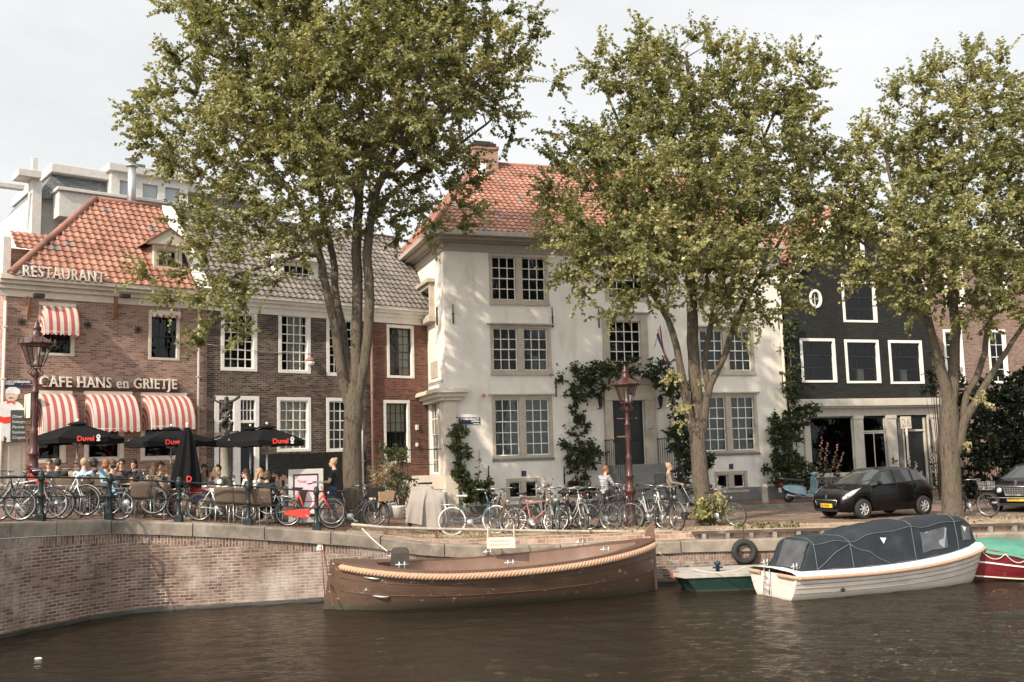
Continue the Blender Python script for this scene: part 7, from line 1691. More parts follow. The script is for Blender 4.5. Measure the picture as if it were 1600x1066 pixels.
# ---------------------------------------------------------------- cars and scooters
CARB = plain('black_car_paint', (.004,.004,.0045), .22, var=.1, coat=.2, spec=.2); CARGL = plain('car_glass', (.035,.04,.04), .12, spec=.9); PLTY = plain('yellow_plate', (.72,.42,.03), .4); TRIM = plain('dark_trim', (.012,.012,.013), .5); LENS = plain('lamp_lens', (.60,.60,.60), .12, .3); REDL = plain('red_lamp', (.35,.01,.01), .2); ALLOY = plain('wheel_silver', (.52,.52,.52), .35, .6)
def tabl(tab, x):
    if x <= tab[0][0]: return tab[0][1]
    for (a, va), (b, vb) in zip(tab, tab[1:]):
        if x <= b: return va + (vb-va)*(x-a)/(b-a)
    return tab[-1][1]
def car(label, loc, rz, L, Wd, top, belt, halfw, hood_end, roof_start, roof_end, deck_start, axles, wr, style, plate):
    """local x forward; stations measured from the front bumper backwards"""
    root = empty('parked_car', loc, rz, label, 'car', 'cars parked between the elms'); N = 76; body, gl = MB(), MB(); rings = []
    X = lambda s: L/2 - s
    def ring(s):
        zt, zb, w = tabl(top, s), tabl(belt, s), tabl(halfw, s)*Wd/2; zb = min(zb, zt-.015); cab = max(0, min(1, (zt-zb)/.35)); ws = w*(.98-.24*cab); zl = tabl([(0,.32),(.12,.20),(L-.15,.22),(L,.36)], s)
        arch = 0
        for a in axles:
            d = abs(s-a); 
            if d < wr+.07: arch = max(arch, math.sqrt((wr+.07)**2 - d*d) + wr - zl)
        zs = zl + max(0, arch)
        pts_ = [(w*.86, zl if not arch else zs), (w*.97, zs+.02), (w*1.0, lerp(zs+.02, zb, .45)), (w*.995, lerp(zs+.02, zb, .75)), (w*.96, zb-.01), (w*.93, zb+.012), (ws+.02*cab, zt-.09*cab-.006), (ws*.86, zt-.022), (ws*.45, zt-.002), (0, zt+.004)]
        return pts_
    S = [L*i/N for i in range(N+1)]; R_ = [ring(s) for s in S]; n = len(R_[0])
    for i in range(N):
        s = (S[i]+S[i+1])/2; cab = tabl(top, s) - tabl(belt, s)
        for k in range(n-1):
            for sg in (-1, 1):
                q = [(X(S[i]), sg*R_[i][k][0], R_[i][k][1]), (X(S[i+1]), sg*R_[i+1][k][0], R_[i+1][k][1]), (X(S[i+1]), sg*R_[i+1][k+1][0], R_[i+1][k+1][1]), (X(S[i]), sg*R_[i][k+1][0], R_[i][k+1][1])]
                isg = (k == 5 and cab > .12 and hood_end+.12 < s < deck_start-.06) or (k >= 6 and hood_end+.04 < s < roof_start) or (k >= 6 and roof_end+.05 < s < deck_start-.03)
                if k == 5 and cab > .12:
                    for (p0, p1) in style['pillars']:
                        if p0 < s < p1: isg = False
                (gl if isg else body).add(q, [(0,1,2,3)], True)
    for i_, s_ in ((0, 0), (N, L)):
        r = R_[i_]; body.add([(X(s_), y, z) for y, z in r] + [(X(s_), -y, z) for y, z in r[::-1]], [list(range(2*n))])
    def weld(o):
        bm = bmesh.new(); bm.from_mesh(o.data); bmesh.ops.remove_doubles(bm, verts=bm.verts, dist=.0006); bmesh.ops.recalc_face_normals(bm, faces=bm.faces); bm.to_mesh(o.data); bm.free()
        return o
    weld(body.build('body', CARB, root, fixn=False)); weld(gl.build('window', CARGL, root, fixn=False))
    MB().box(-L/2+.25, -Wd/2+.14, .19, L/2-.25, Wd/2-.14, .62).build('underbody', TRIM, root)
    for a in axles:
        for sg in (-1, 1):
            y = sg*(Wd/2-.11); w = MB(); w.lathe([(wr*.62,-.095),(wr*.95,-.10),(wr,-.07),(wr,.07),(wr*.95,.10),(wr*.62,.095)], (0,0,0), 30, ax=(0,1,0)); w.f = w.f[:-2]; w.sm = w.sm[:-2]; w.mi = w.mi[:-2]; t_ = w.build('wheel', RUBBER, root, loc=(X(a), y, wr))
            w = MB(); w.lathe([(wr*.63,.0),(wr*.63,.085),(wr*.58,.088),(wr*.57,.05)], (0,0,0), 28, ax=(0,sg,0)); w.f = w.f[:-2]; w.sm = w.sm[:-2]; w.mi = w.mi[:-2]
            w.lathe([(.035,.02),(.06,.075),(.04,.09),(0,.09)], (0,0,0), 12, ax=(0,sg,0))
            for k in range(style['spokes']):
                an = 2*math.pi*k/style['spokes']; w.bar((.03*math.cos(an), sg*.078, .03*math.sin(an)), (wr*.60*math.cos(an), sg*.075, wr*.60*math.sin(an)), .045, .02, up=(0,1,0))
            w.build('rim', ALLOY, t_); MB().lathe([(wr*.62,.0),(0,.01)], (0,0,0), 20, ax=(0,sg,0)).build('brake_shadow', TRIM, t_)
    def surf(s, k, f, sg, off=.006):
        r = ring(s); y = lerp(r[k][0], r[k+1][0], f); z = lerp(r[k][1], r[k+1][1], f); return Vector((X(s), sg*(y+off), z+off*.3))
    for sg in (-1, 1):
        m = MB(); 
        for s_ in style['doors']:
            m.tube([surf(s_, k, f, sg, .001) for k, f in ((1,.2),(2,.0),(2,1),(3,1),(4,1))], .005, 4)
        m.tube([surf(s_, 1, .1, sg, .001) for s_ in (style['doors'][0], (style['doors'][0]+style['doors'][-1])/2, style['doors'][-1])], .005, 4); m.build('door_seam', TRIM, root)
        for s_ in style['handles']: MB().tube([surf(s_-.08, 3, .5, sg, .02), surf(s_+.08, 3, .5, sg, .02)], .013, 6).build('door_handle', CARB, root)
        m = MB(); q = surf(hood_end+.42, 5, .0, sg, .0); m.ball(q + Vector((.04, sg*.12, .06)), .085, 12, (.7,1.1,.75)); m.bar(q, q+Vector((.02, sg*.1, .03)), .03); m.build('wing_mirror', CARB, root)
        style['head'](root, sg, surf, X, ring)
        m = MB(); z0 = tabl(belt, L-.2); m.add([surf(L-.30, 3, .9, sg, .012), surf(L-.05, 3, .5, sg, .015), surf(L-.04, 4, .9, sg, .012), surf(L-.26, 5, .3, sg, .012)], [(0,1,2,3)]); m.build('tail_lamp', REDL, root, solid=.01, fixn=False)
        m = MB(); m.tube([surf(style['doors'][0]+.3+(style['doors'][-1]-style['doors'][0]-.2)*i/8, 4, .9, sg, .004) for i in range(9)], .008, 4); m.build('window_trim', TRIM, root)
    style['front'](root, X, ring)
    f = X(0); m = MB(); m.box(f+.012, -.26, style['pz'], f+.028, .26, style['pz']+.115); p_ = m.build('number_plate', PLTY, root)
    MB().box(f+.029, -.26, style['pz']+.003, f+.031, -.222, style['pz']+.112).build('plate_band', plain('blue_band', (.02,.05,.3), .4), p_)
    text('plate_text', plate, .10, (f+.032, -.20, style['pz']+.022), TRIM, p_, rot=(R(90), 0, R(90)), ext=.001, sx=.82, bold=.002)
    return root
def strip_on(surf, pts_, w, name, mat, root, sg):
    m = MB(); rows = [[surf(s, k, f, sg, .010), surf(s+.0, k2, f2, sg, .010)] for (s, k, f, k2, f2) in pts_]; m.grid(rows); return m.build(name, mat, root, fixn=False, solid=.008)
def hatch_head(root, sg, surf, X, ring):
    strip_on(surf, [(.05,3,.2,4,.6),(.16,3,.1,4,1.0),(.34,3,.2,5,.2),(.52,3,.65,5,.1),(.66,4,.5,4,1.0)], 0, 'headlight', LENS, root, sg)
    m = MB(); m.ball(surf(.17, 3, .6, sg, .008), .055, 10, (.6,.6,.8)); m.build('lamp_reflector', CHROME, root)
    m = MB(); m.lathe([(.07,0),(.055,.01),(.05,.012),(0,.005)], surf(.05, 1, .6, sg, .02) + Vector((.02, -sg*.12, 0)), 14, ax=(1, sg*.4, 0)); m.build('fog_lamp', CHROME, root)
def hatch_front(root, X, ring):
    f = X(0); m = MB(); m.prism([(-.46,.545),(.46,.545),(.40,.40),(-.40,.40)], f+.004, f+.02, 'x'); m.build('grille', TRIM, root)
    m = MB(); m.tube([(f+.022,-.47,.555),(f+.024,.47,.555)], .012, 6); m.tube([(f+.022,-.47,.555),(f+.022,-.41,.39)], .010, 6); m.tube([(f+.022,.47,.555),(f+.022,.41,.39)], .010, 6); m.build('grille_trim', CHROME, root)
    m = MB(); m.prism([(-.03,.60),(.01,.59),(.035,.66),(.0,.70),(-.02,.66)], f-.01, f+.015, 'x'); m.build('badge', CHROME, root)
    m = MB(); m.box(f-.02,-.5,.22,f+.012,.5,.30); m.build('lower_intake', TRIM, root)
    # wipers
    m = MB(); 
    for y in (-.3, .25): m.bar((X(.88), y, .985), (X(1.12), y+.42, 1.13), .015)
    m.build('wiper', TRIM, root)
hs_ = dict(pillars=[(1.93,2.02),(2.62,2.72)], doors=[.98,1.98,2.78], handles=[1.82,2.62], spokes=7, pz=.335, head=hatch_head, front=hatch_front)
hp_ = on(1357, 30.6); hp_.z = ground(hp_.x) + .012
car('small black hatchback with pale wheel trims parked behind the white sloop', hp_, R(180+23), 3.48, 1.62,
    [(0,.56),(.03,.64),(.12,.72),(.35,.84),(.65,.93),(.88,.985),(1.05,1.10),(1.35,1.31),(1.55,1.41),(1.85,1.455),(2.3,1.465),(2.8,1.43),(3.05,1.38),(3.2,1.20),(3.36,.98),(3.44,.86),(3.48,.60)],
    [(0,.55),(.1,.69),(.35,.82),(.88,.93),(1.4,.96),(2.0,.985),(2.6,1.02),(3.0,1.06),(3.3,.98),(3.48,.58)],
    [(0,.72),(.06,.82),(.2,.91),(.5,.98),(1.0,1.0),(2.5,1.0),(3.1,.98),(3.35,.93),(3.48,.84)], .88, 1.56, 2.98, 3.36, (.70, 3.02), .285, hs_, '62-TVN-8')
def sed_head(root, sg, surf, X, ring):
    f = X(.06)
    for (y, z, r, rx) in ((.46,.655,.085,.0),(.66,.665,.115,-.10)):
        m = MB(); m.ball((f+rx+.0, sg*y, z), r, 16, (.55,1.0,1.0)); m.build('headlight', LENS, root); m = MB(); m.torus((f+rx+r*.30, sg*y, z), r*.80, .010, (0,1,0), (0,0,1), 20, 5); m.build('headlight_ring', CHROME, root)
    m = MB(); m.ball((X(.0)-.03, sg*.62, .30), .07, 12, (.5,1.3,.7)); m.build('fog_lamp', LENS, root)
def sed_front(root, X, ring):
    f = X(0); m = MB(); m.prism([(-.34,.77),(.34,.77),(.27,.52),(-.27,.52)], f-.02, f+.012, 'x'); m.build('grille', TRIM, root)
    m = MB()
    for z in (.56,.61,.66,.71): w = lerp(.28,.33,(z-.52)/.25); m.bar((f+.018,-w,z),(f+.018,w,z),.010)
    for k in range(-4, 5): m.bar((f+.016, k*.065, .53),(f+.016, k*.075, .76),.008)
    m.tube([(f+.02,-.27,.52),(f+.02,-.34,.77),(f+.02,0,.785),(f+.02,.34,.77),(f+.02,.27,.52)], .014, 6, closed=True); m.build('grille_bars', CHROME, root)
    m = MB(); m.torus((f-.12,0,.90), .04, .005, (0,1,0), (0,0,1), 18, 5); 
    for a in (90, 210, 330): m.bar((f-.12,0,.90),(f-.12,.038*math.cos(R(a)),.90+.038*math.sin(R(a))),.006)
    m.tube([(f-.12,0,.80),(f-.12,0,.86)], .006, 5); m.build('bonnet_star', CHROME, root)
    m = MB(); m.tube([(f+.03,-.80,.44),(f+.055,-.4,.44),(f+.06,.0,.44),(f+.055,.4,.44),(f+.03,.80,.44)], .016, 6); m.build('bumper_strip', CHROME, root); MB().box(f-.03,-.55,.20,f+.01,.55,.28).build('lower_intake', TRIM, root)
ss_ = dict(pillars=[(2.72,2.82),(3.6,3.72)], doors=[1.55,2.75,3.7], handles=[2.6,3.5], spokes=10, pz=.34, head=sed_head, front=sed_front)
sp_ = on(1556, 30.3); a_ = R(180+47); cc = sp_ - Vector((math.cos(a_), math.sin(a_), 0))*2.4 ; cc.x += .45; cc.z = ground(cc.x)+.012
car('dark saloon with round twin headlights cut off by the right edge', cc, a_, 4.8, 1.82,
    [(0,.52),(.03,.70),(.10,.77),(.4,.84),(1.0,.92),(1.4,.96),(1.7,1.14),(2.1,1.34),(2.4,1.42),(3.0,1.44),(3.6,1.40),(4.0,1.22),(4.3,1.06),(4.7,1.0),(4.8,.62)],
    [(0,.51),(.1,.74),(.5,.82),(1.4,.91),(2.5,.95),(3.6,.98),(4.3,1.0),(4.8,.6)],
    [(0,.80),(.06,.90),(.3,.96),(.8,1.0),(3.8,1.0),(4.5,.95),(4.8,.86)], 1.4, 2.25, 3.6, 4.3, (.85, 3.68), .32, ss_, '43-PJ-ZX')
def scooter(label, loc, rz, body, group='parked motor scooters'):
    root = empty('motor_scooter', loc, rz, label, 'scooter', group); pm = body; m = MB()
    m.grid([[ (x, w*c, zc + h*math.sqrt(max(0, 1-abs(c)**2.4))) for c in (-1,-.9,-.7,-.35,0,.35,.7,.9,1)] for (x, w, h, zc) in ((-.82,.04,.03,.56),(-.76,.15,.17,.46),(-.55,.23,.32,.36),(-.25,.25,.36,.30),(0,.20,.36,.26),(.12,.13,.26,.26))]); m.build('body', pm, root, fixn=False)
    m = MB(); m.box(.05,-.20,.20,.50,.20,.27); m.build('floorboard', pm, root, bevel=.02)
    m = MB(); m.grid([[ (x + .07*c*c*0 - .10*abs(c)**2, w*c, z) for c in (-1,-.7,-.35,0,.35,.7,1)] for (x, w, z) in ((.46,.16,.20),(.58,.24,.38),(.62,.26,.58),(.60,.22,.78),(.56,.12,.92))]); m.build('leg_shield', pm, root, solid=.025, fixn=False)
    m = MB(); m.grid([[ (.82+.26*math.cos(a), y, .25+.26*math.sin(a)-abs(y)*.5) for y in (-.085,-.04,0,.04,.085)] for a in [R(20)+R(150)*i/10 for i in range(11)]]); m.build('front_mudguard', pm, root, solid=.012, fixn=False)
    m = MB(); m.tube([(.56,0,.95),(.70,0,.55),(.82,.05,.24)], .03, 8); m.build('steering_column', TRIM, root)
    m = MB(); m.ball((.56,0,1.0), .12, 12, (1.1,1.0,.8)); m.tube([(.50,-.34,1.04),(.55,-.15,1.03),(.57,0,1.02),(.55,.15,1.03),(.50,.34,1.04)], [.018,.03,.05,.03,.018], 8); hb_ = m.build('handlebar', pm, root)
    m = MB(); m.lathe([(.075,0),(.07,.02),(0,.03)], (.67,0,1.0), 14, ax=(1,0,0)); m.build('headlamp', LENS, root)
    for s_ in (-1, 1): m = MB(); m.tube([(.50,.28*s_,1.04),(.46,.32*s_,1.20)], .007, 5); m.ball((.46,.33*s_,1.24), .055, 8, (.3,1,1)); m.build('mirror', CHROME, hb_)
    m = MB(); m.grid([[ (x, w*c, zc - .05*c*c) for c in (-1,-.6,0,.6,1)] for (x, w, zc) in ((-.72,.10,.80),(-.60,.15,.84),(-.30,.16,.80),(-.05,.15,.78),(.08,.08,.74))]); m.build('seat', SADL, root, solid=.07, fixn=False)
    for x in (-.58, .82): m = MB(); m.torus((0,0,0), .175, .055, N=26, n=8); w_ = m.build('wheel', RUBBER, root, loc=(x,0,.23)); m = MB(); m.lathe([(.12,-.04),(.12,.04)], (0,0,0), 16, ax=(0,1,0)); m.build('rim', ALLOY, w_)
    m = MB(); m.tube([(-.15,-.17,.20),(-.55,-.22,.24),(-.78,-.22,.29)], [.03,.055,.045], 10); m.build('exhaust', CHROME, root)
    m = MB(); m.box(-.86,-.09,.62,-.80,.09,.70); m.build('tail_lamp', REDL, root, bevel=.01); m = MB(); m.box(-.92,-.09,.38,-.90,.09,.55); m.build('number_plate', LENS, root)
    m = MB(); m.tube([(-.70,-.12,.86),(-.92,-.12,.90),(-.92,.12,.90),(-.70,.12,.86)], .012, 6); m.tube([(-.92,-.12,.90),(-.95,-.12,1.10),(-.95,.12,1.10),(-.92,.12,.90)], .012, 6); m.build('carrier', CHROME, root); return root
p = on(1249, 37.6); p.z += .115; scooter('pale blue motor scooter parked on the pavement left of the hatchback', p, R(14), plain('pale_blue_enamel', (.20,.30,.34), .3, var=.08, coat=.5))
p = on(876, 33.6); p.z += .115; scooter('brown and chrome motor scooter standing on the pavement behind the saddlebag bicycle', p, R(200), plain('brown_enamel', (.13,.09,.07), .3, var=.1, coat=.5))
p = on(1075, 33.9); p.z += .115; scooter('black motor scooter in the shade behind the middle elm', p, R(165), plain('black_enamel', (.015,.015,.017), .3, var=.1, coat=.5))
# covered scooter
p = on(665, 28.6); rt = empty('covered_scooter', p, R(-6), 'motor scooter wrapped in a crumpled beige-grey cover at the quay edge', 'covered scooter'); # the cover is a real cloth draped over hidden scooter-shaped blocks
def drape():
    q = MB()
    for c, h in (((-.02,0,.42),(.40,.19,.42)),((-.12,0,1.12),(.27,.10,.10)),((-.02,0,.92),(.24,.14,.12)),((.36,0,.98),(.17,.12,.05)),((0,0,-.03),(2,2,.03))): q.box(c[0]-h[0],c[1]-h[1],c[2]-h[2],c[0]+h[0],c[1]+h[1],c[2]+h[2])
    col = q.build('tmp_block', COV); col.modifiers.new('c', 'COLLISION'); col.collision.thickness_outer = .02
    N = 72; vs = []
    for j in range(N+1):
        for i in range(N+1):
            x, y = i/N*2-1, j/N*2-1; k = 1 - .16*(abs(x*y))**1.2; vs.append((x*1.42*k+.03, y*1.24*k, 1.42))
    me = bpy.data.meshes.new('cover'); me.from_pydata(vs, [], [(j*(N+1)+i, j*(N+1)+i+1, (j+1)*(N+1)+i+1, (j+1)*(N+1)+i) for j in range(N) for i in range(N)])
    cl = bpy.data.objects.new('tmp_cloth', me); COL.objects.link(cl); md = cl.modifiers.new('cl', 'CLOTH'); st = md.settings; st.quality = 6; st.mass = .3; st.tension_stiffness = st.compression_stiffness = 20; st.bending_stiffness = .5; st.air_damping = 2
    md.collision_settings.distance_min = .018; md.collision_settings.collision_quality = 3; md.point_cache.frame_end = 60
    sm = cl.modifiers.new('sm', 'SMOOTH'); sm.factor = .5; sm.iterations = 5
    for f in range(1, 50): SC.frame_set(f)
    r = bpy.data.meshes.new_from_object(cl.evaluated_get(bpy.context.evaluated_depsgraph_get())); bpy.data.objects.remove(cl); bpy.data.objects.remove(col); SC.frame_set(1)
    r.polygons.foreach_set('use_smooth', np.ones(len(r.polygons), bool)); r.materials.clear(); r.materials.append(COV); r.name = 'cover'; boxuv(r); return r
COV = plain('beige_grey_cover', (.285,.255,.228), .85, var=.12, sc=2, bump=.006)
o = link('cover', drape(), rt)
MB().torus((.28,0,.2), .17, .05, N=22, n=8).build('wheel', RUBBER, rt)
# ---------------------------------------------------------------- parasols
PARB = plain('black_parasol_cloth', (.009,.009,.0095), .9, var=.2, sc=4, bump=.004, spec=.08); DRED = plain('red_print', (.70,.05,.025), .6); DWH = plain('white_print', (.70,.68,.64), .6)
UM = None
def duvel(parent, a, b, z0, z1, out):
    """lettering on a valance panel from a to b (bottom corners)"""
    a, b = Vector(a), Vector(b); d = (b-a); L = d.length; d.normalize(); n = d.cross(Vector((0,0,1))).normalized()
    if n.dot(Vector(out)) < 0: n = -n
    rz = math.atan2(d.y, d.x); t_ = text('lettering', 'Duvel', .175, (0,0,0), DRED, parent, ext=.003, bold=.006); p0 = a + d*(L*.36) + n*.012; t_.location = (p0.x, p0.y, z0+.055); t_.rotation_euler = (R(90), 0, rz)
    w = max(v.co.x for v in t_.data.vertices); p1 = a + d*(L*.36+w+.10) + n*.012; m = MB()
    m.prism([(-.04,0),(.04,0),(.045,.03),(.015,.05),(.05,.09),(.045,.13),(.02,.17),(-.02,.17),(-.045,.13),(-.05,.09),(-.015,.05),(-.045,.03)], -.003, .003, 'y', [[(-.022,.095),(.022,.095),(.018,.13),(-.018,.13)]])
    m.build('emblem', DWH, t_.parent, loc=(p1.x, p1.y, z0+.045), rot=(0,0,rz))
def parasol(loc, rz, label, Rr=1.22, H=2.45, tilt=.0, hb=1.92, n=6, polebend=0):
    root = empty('parasol', loc, 0, label, 'parasol', 'open black parasols over the terrace'); m = MB(); rows = []
    for i in range(7):
        t = i/6; z = H - (H-hb-.16)*(t**1.15); row = []
        for k in range(n*6):
            a = rz + 2*math.pi*k/(n*6); f = (k % 6)/6; cs = math.cos(math.pi/n)/math.cos((f-.5)*2*math.pi/n); row.append((math.cos(a)*Rr*t*cs*(1 - .015*math.sin(f*math.pi)), math.sin(a)*Rr*t*cs*(1-.015*math.sin(f*math.pi)), z - .05*t*math.sin(f*math.pi)*t))
        rows.append(row)
    rows.append([(x, y, hb + .01*math.sin(k*1.3)) for k, (x, y, z) in enumerate(rows[-1])]); m.grid(rows, close_u=True, smooth=False); cn = m.build('canopy', PARB, root, fixn=False)
    m = MB(); m.grid([[ (math.cos(rz+2*math.pi*k/24)*r, math.sin(rz+2*math.pi*k/24)*r, z) for k in range(24)] for r, z in ((.02,H+.05),(.20,H+.02),(.26,H-.03))], close_u=True); m.build('vent_cap', PARB, cn, fixn=False)
    MB().ball((0,0,H+.09), .035, 10).build('finial', DWH, root)
    MB().tube([(0,0,.05),(0,0,H+.05)], .026, 8).build('pole', ALU, root); MB().lathe([(.30,0),(.30,.05),(.06,.09),(.05,.22)], (0,0,0), 18).build('base', CONC, root)
    m = MB()
    for k in range(n): a = rz + 2*math.pi*k/n; m.bar((0,0,H-.08),(math.cos(a)*(Rr-.03), math.sin(a)*(Rr-.03), hb+.16), .018); m.bar((0,0,hb-.05),(math.cos(a)*Rr*.5, math.sin(a)*Rr*.5, (H+hb)/2+.05), .014)
    m.build('ribs', ALU, root)
    for k in range(0, n, 2):
        k2 = k+1; a, b = rz+2*math.pi*k/n, rz+2*math.pi*k2/n; A, B_ = (math.cos(a)*Rr, math.sin(a)*Rr, 0), (math.cos(b)*Rr, math.sin(b)*Rr, 0); mid = (Vector(A)+Vector(B_))/2; duvel(cn, A, B_, hb, hb+.16, mid)
    return root
def par_at(px, Y, ytop, ybot, label, rz, Rr):
    p = on(px, Y); zt = at(px, ytop, Y).z - p.z - .1; zb = at(px, ybot, Y-.6).z - p.z; return parasol(p, rz, label, Rr, zt, hb=zb)
par_at(120, 26.3, 656, 693, 'leftmost open black parasol in front of the striped awnings', R(-88), 1.17)
par_at(267, 26.6, 664, 698, 'open black parasol half hidden behind the folded one', R(-100), 1.16)
par_at(391, 28.6, 664, 697, 'black parasol behind the rightmost one near the double door', R(-85), 1.1)
par_at(417, 25.9, 661, 697, 'rightmost open black parasol before the white curtained window', R(-88), 1.0)
p = on(292, 25.0); r_ = empty('folded_parasol', p, 0, 'folded black parasol with its cloth hanging in folds beside the green railing post', 'parasol'); zt = at(292, 663, 25).z - p.z; zb = at(292, 760, 25).z - p.z; rows = []
for i in range(12):
    t = i/11; z = lerp(zt-.08, zb, t); rr = lerp(.05, .36, t**.8)*(1 if t < .85 else 1-.12*(t-.85)/.15); rows.append([(math.cos(a)*rr*(1+.22*math.cos(7*a+t*2)), math.sin(a)*rr*(1+.22*math.cos(7*a+t*2))*.8, z + .05*math.cos(7*a)*(t > .9)) for a in [2*math.pi*k/56 for k in range(56)]])
MB().grid(rows, close_u=True).build('canopy', PARB, r_, fixn=False); MB().ball((0,0,zt), .04, 10).build('finial', DWH, r_); MB().tube([(0,0,.05),(0,0,zt)], .036, 8).build('pole', ALU, r_); MB().lathe([(.28,0),(.28,.05),(.06,.09)], (0,0,0), 16).build('base', CONC, r_)
t_ = text('lettering', 'D', .2, (.10,-.36,zb+.12), DRED, r_, ext=.003)

# ---------------------------------------------------------------- street lamps
LGL = glass('lantern_glass', (.80,.78,.74), .06)
def street_lamp(loc, label, sc=1.0):
    root = empty('street_lamp', loc, R(12), label, 'street lamp', 'crowned cast iron street lamps'); root.scale = (sc, sc, sc); m = MB()
    m.lathe([(r_*(.55 if z_ < 1.7 else .80), z_) for r_, z_ in [(.40,0),(.40,.05),(.36,.10),(.30,.22),(.245,.42),(.22,.62),(.215,.95),(.29,1.0),(.31,1.06),(.28,1.12),(.20,1.16),(.19,1.30),(.17,1.42),(.235,1.46),(.24,1.50),(.16,1.56),(.12,1.75),(.10,1.95),(.115,2.0),(.085,2.05),(.08,2.5),(.078,2.9),(.105,2.93),(.105,2.97),(.07,3.02),(.062,3.35),(.09,3.40),(.05,3.46),(.05,3.52)]], (0,0,0), 20)
    for k in range(8): a = 2*math.pi*k/8; m.tube([(.12*math.cos(a),.12*math.sin(a),.5),(.122*math.cos(a),.122*math.sin(a),.95)], .014, 5); m.tube([(.066*math.cos(a),.066*math.sin(a),2.1),(.063*math.cos(a),.063*math.sin(a),2.9)], .009, 4)
    po = m.build('post', OXRED, root); m = MB(); m.tube([(-.27,0,3.12),(.27,0,3.12)], .018, 6)
    for s_ in (-1, 1): m.ball((.28*s_,0,3.12), .035, 8)
    m.build('ladder_bar', OXRED, po); m = MB()
    for k in range(4): a = math.pi/4+math.pi/2*k; c, s_ = math.cos(a), math.sin(a); m.tube([(.05*c,.05*s_,3.30),(.20*c,.20*s_,3.42),(.10*c,.10*s_,3.52),(.15*c,.15*s_,3.60)], .014, 5)
    m.build('scroll_bracket', OXRED, po); ln = empty('lantern', parent=root); n = 6; z0, z1 = 3.58, 4.08; r0, r1 = .17, .34
    m = MB(); P = [(math.cos(2*math.pi*k/n), math.sin(2*math.pi*k/n)) for k in range(n)]
    for c, s_ in P: m.bar((c*r0,s_*r0,z0),(c*r1,s_*r1,z1), .022)
    for k in range(n): a, b = P[k], P[(k+1)%n]; m.bar((a[0]*r0,a[1]*r0,z0),(b[0]*r0,b[1]*r0,z0), .03); m.bar((a[0]*r1,a[1]*r1,z1),(b[0]*r1,b[1]*r1,z1), .035)
    m.build('lantern_frame', OXRED, ln); m = MB()
    for k in range(n): a, b = P[k], P[(k+1)%n]; m.add([(a[0]*r0,a[1]*r0,z0),(b[0]*r0,b[1]*r0,z0),(b[0]*r1,b[1]*r1,z1),(a[0]*r1,a[1]*r1,z1)], [(0,1,2,3)])
    m.build('lantern_glass', LGL, ln, fixn=False); m = MB(); m.lathe([(.43,4.08),(.44,4.11),(.38,4.13),(.30,4.19),(.17,4.27),(.12,4.30),(.13,4.36),(.08,4.40),(.10,4.46),(.11,4.50),(.05,4.55),(.06,4.60),(.02,4.66),(0,4.70)], (0,0,0), 18)
    for k in range(12): a = 2*math.pi*k/12; m.lathe([(.022,0),(.03,.03),(.012,.05),(.028,.08),(0,.12)], (.42*math.cos(a), .42*math.sin(a), 4.10), 6)
    m.build('crown', OXRED, ln); m = MB(); m.lathe([(.05,3.60),(.05,3.66),(.03,3.70)], (0,0,0), 10); m.tube([(0,0,3.7),(0,0,3.92)], .025, 8); m.build('bulb', DWH, ln); return root
p = on(982, 28.5); p.z = ground(p.x); street_lamp(p, 'oxblood red crowned lamp post standing among bicycles before the front door', .99)
p = on(52, 23.0); street_lamp(p, 'crowned lamp post at the far left before the striped awnings', .97)

# ---------------------------------------------------------------- statue on a column
p = on(353, 29.5); zt = at(353, 684, 29.5).z; st = empty('statue_column', p, 0, 'dark bronze sculpture of tangled figures with raised arms on a granite column', 'statue')
MB().lathe([(.34,0),(.34,.25),(.20,.30),(.165,.36),(.155,zt-p.z-.06),(.19,zt-p.z-.03),(.19,zt-p.z)], (0,0,0), 20).build('column', plain('granite_column', (.30,.27,.225), .85, var=.4, sc=5, bump=.006, dirt=((.12,.11,.09), .6)), st)
m = MB(); z = zt - p.z
def cap(a, b, r0, r1): m.tube([a, b], [r0, r1], 8); m.ball(a, r0, 8); m.ball(b, r1, 8)
V_ = Vector
for (a, b, r0, r1) in (((-.02,0,.05),(.0,0,.16),.17,.12), ((-.30,0,.02),(-.10,0,.12),.05,.09), ((.34,0,.16),(.08,0,.08),.045,.09), ((-.33,0,.14),(-.18,0,.06),.03,.07), ((-.08,0,.15),(-.13,0,.36),.075,.05), ((.09,0,.15),(.13,0,.36),.075,.05), ((-.13,0,.36),(-.02,-.06,.50),.055,.07), ((.13,0,.36),(.04,.03,.50),.055,.06), ((-.16,0,.42),(.18,0,.42),.05,.05),
    ((0,0,.48),(0,0,.66),.085,.07), ((-.12,-.04,.62),(.12,-.04,.60),.045,.045), ((0,0,.66),(-.14,0,.74),.06,.05), ((0,0,.66),(.13,0,.78),.06,.05), ((-.14,0,.74),(-.10,0,.92),.055,.05), ((.13,0,.78),(.06,0,.92),.05,.06), ((0,0,.86),(0,0,1.02),.09,.10), ((0,0,1.02),(.01,0,1.16),.05,.07), ((-.08,0,1.03),(-.24,0,1.06),.045,.035), ((-.24,0,1.06),(-.38,0,1.14),.035,.03), ((.08,0,1.04),(.24,0,1.10),.045,.04), ((.24,0,1.10),(.38,0,1.20),.04,.05), ((-.38,0,1.14),(-.34,0,1.20),.03,.04)):
    cap(V_(a)+V_((0,0,z)), V_(b)+V_((0,0,z)), r0, r1)
o = m.build('sculpture', plain('dark_bronze', (.045,.038,.03), .45, .5, var=.4, sc=12, bump=.01), st); rmd = o.modifiers.new('r', 'REMESH'); rmd.mode = 'VOXEL'; rmd.voxel_size = .018; rmd.use_smooth_shade = True

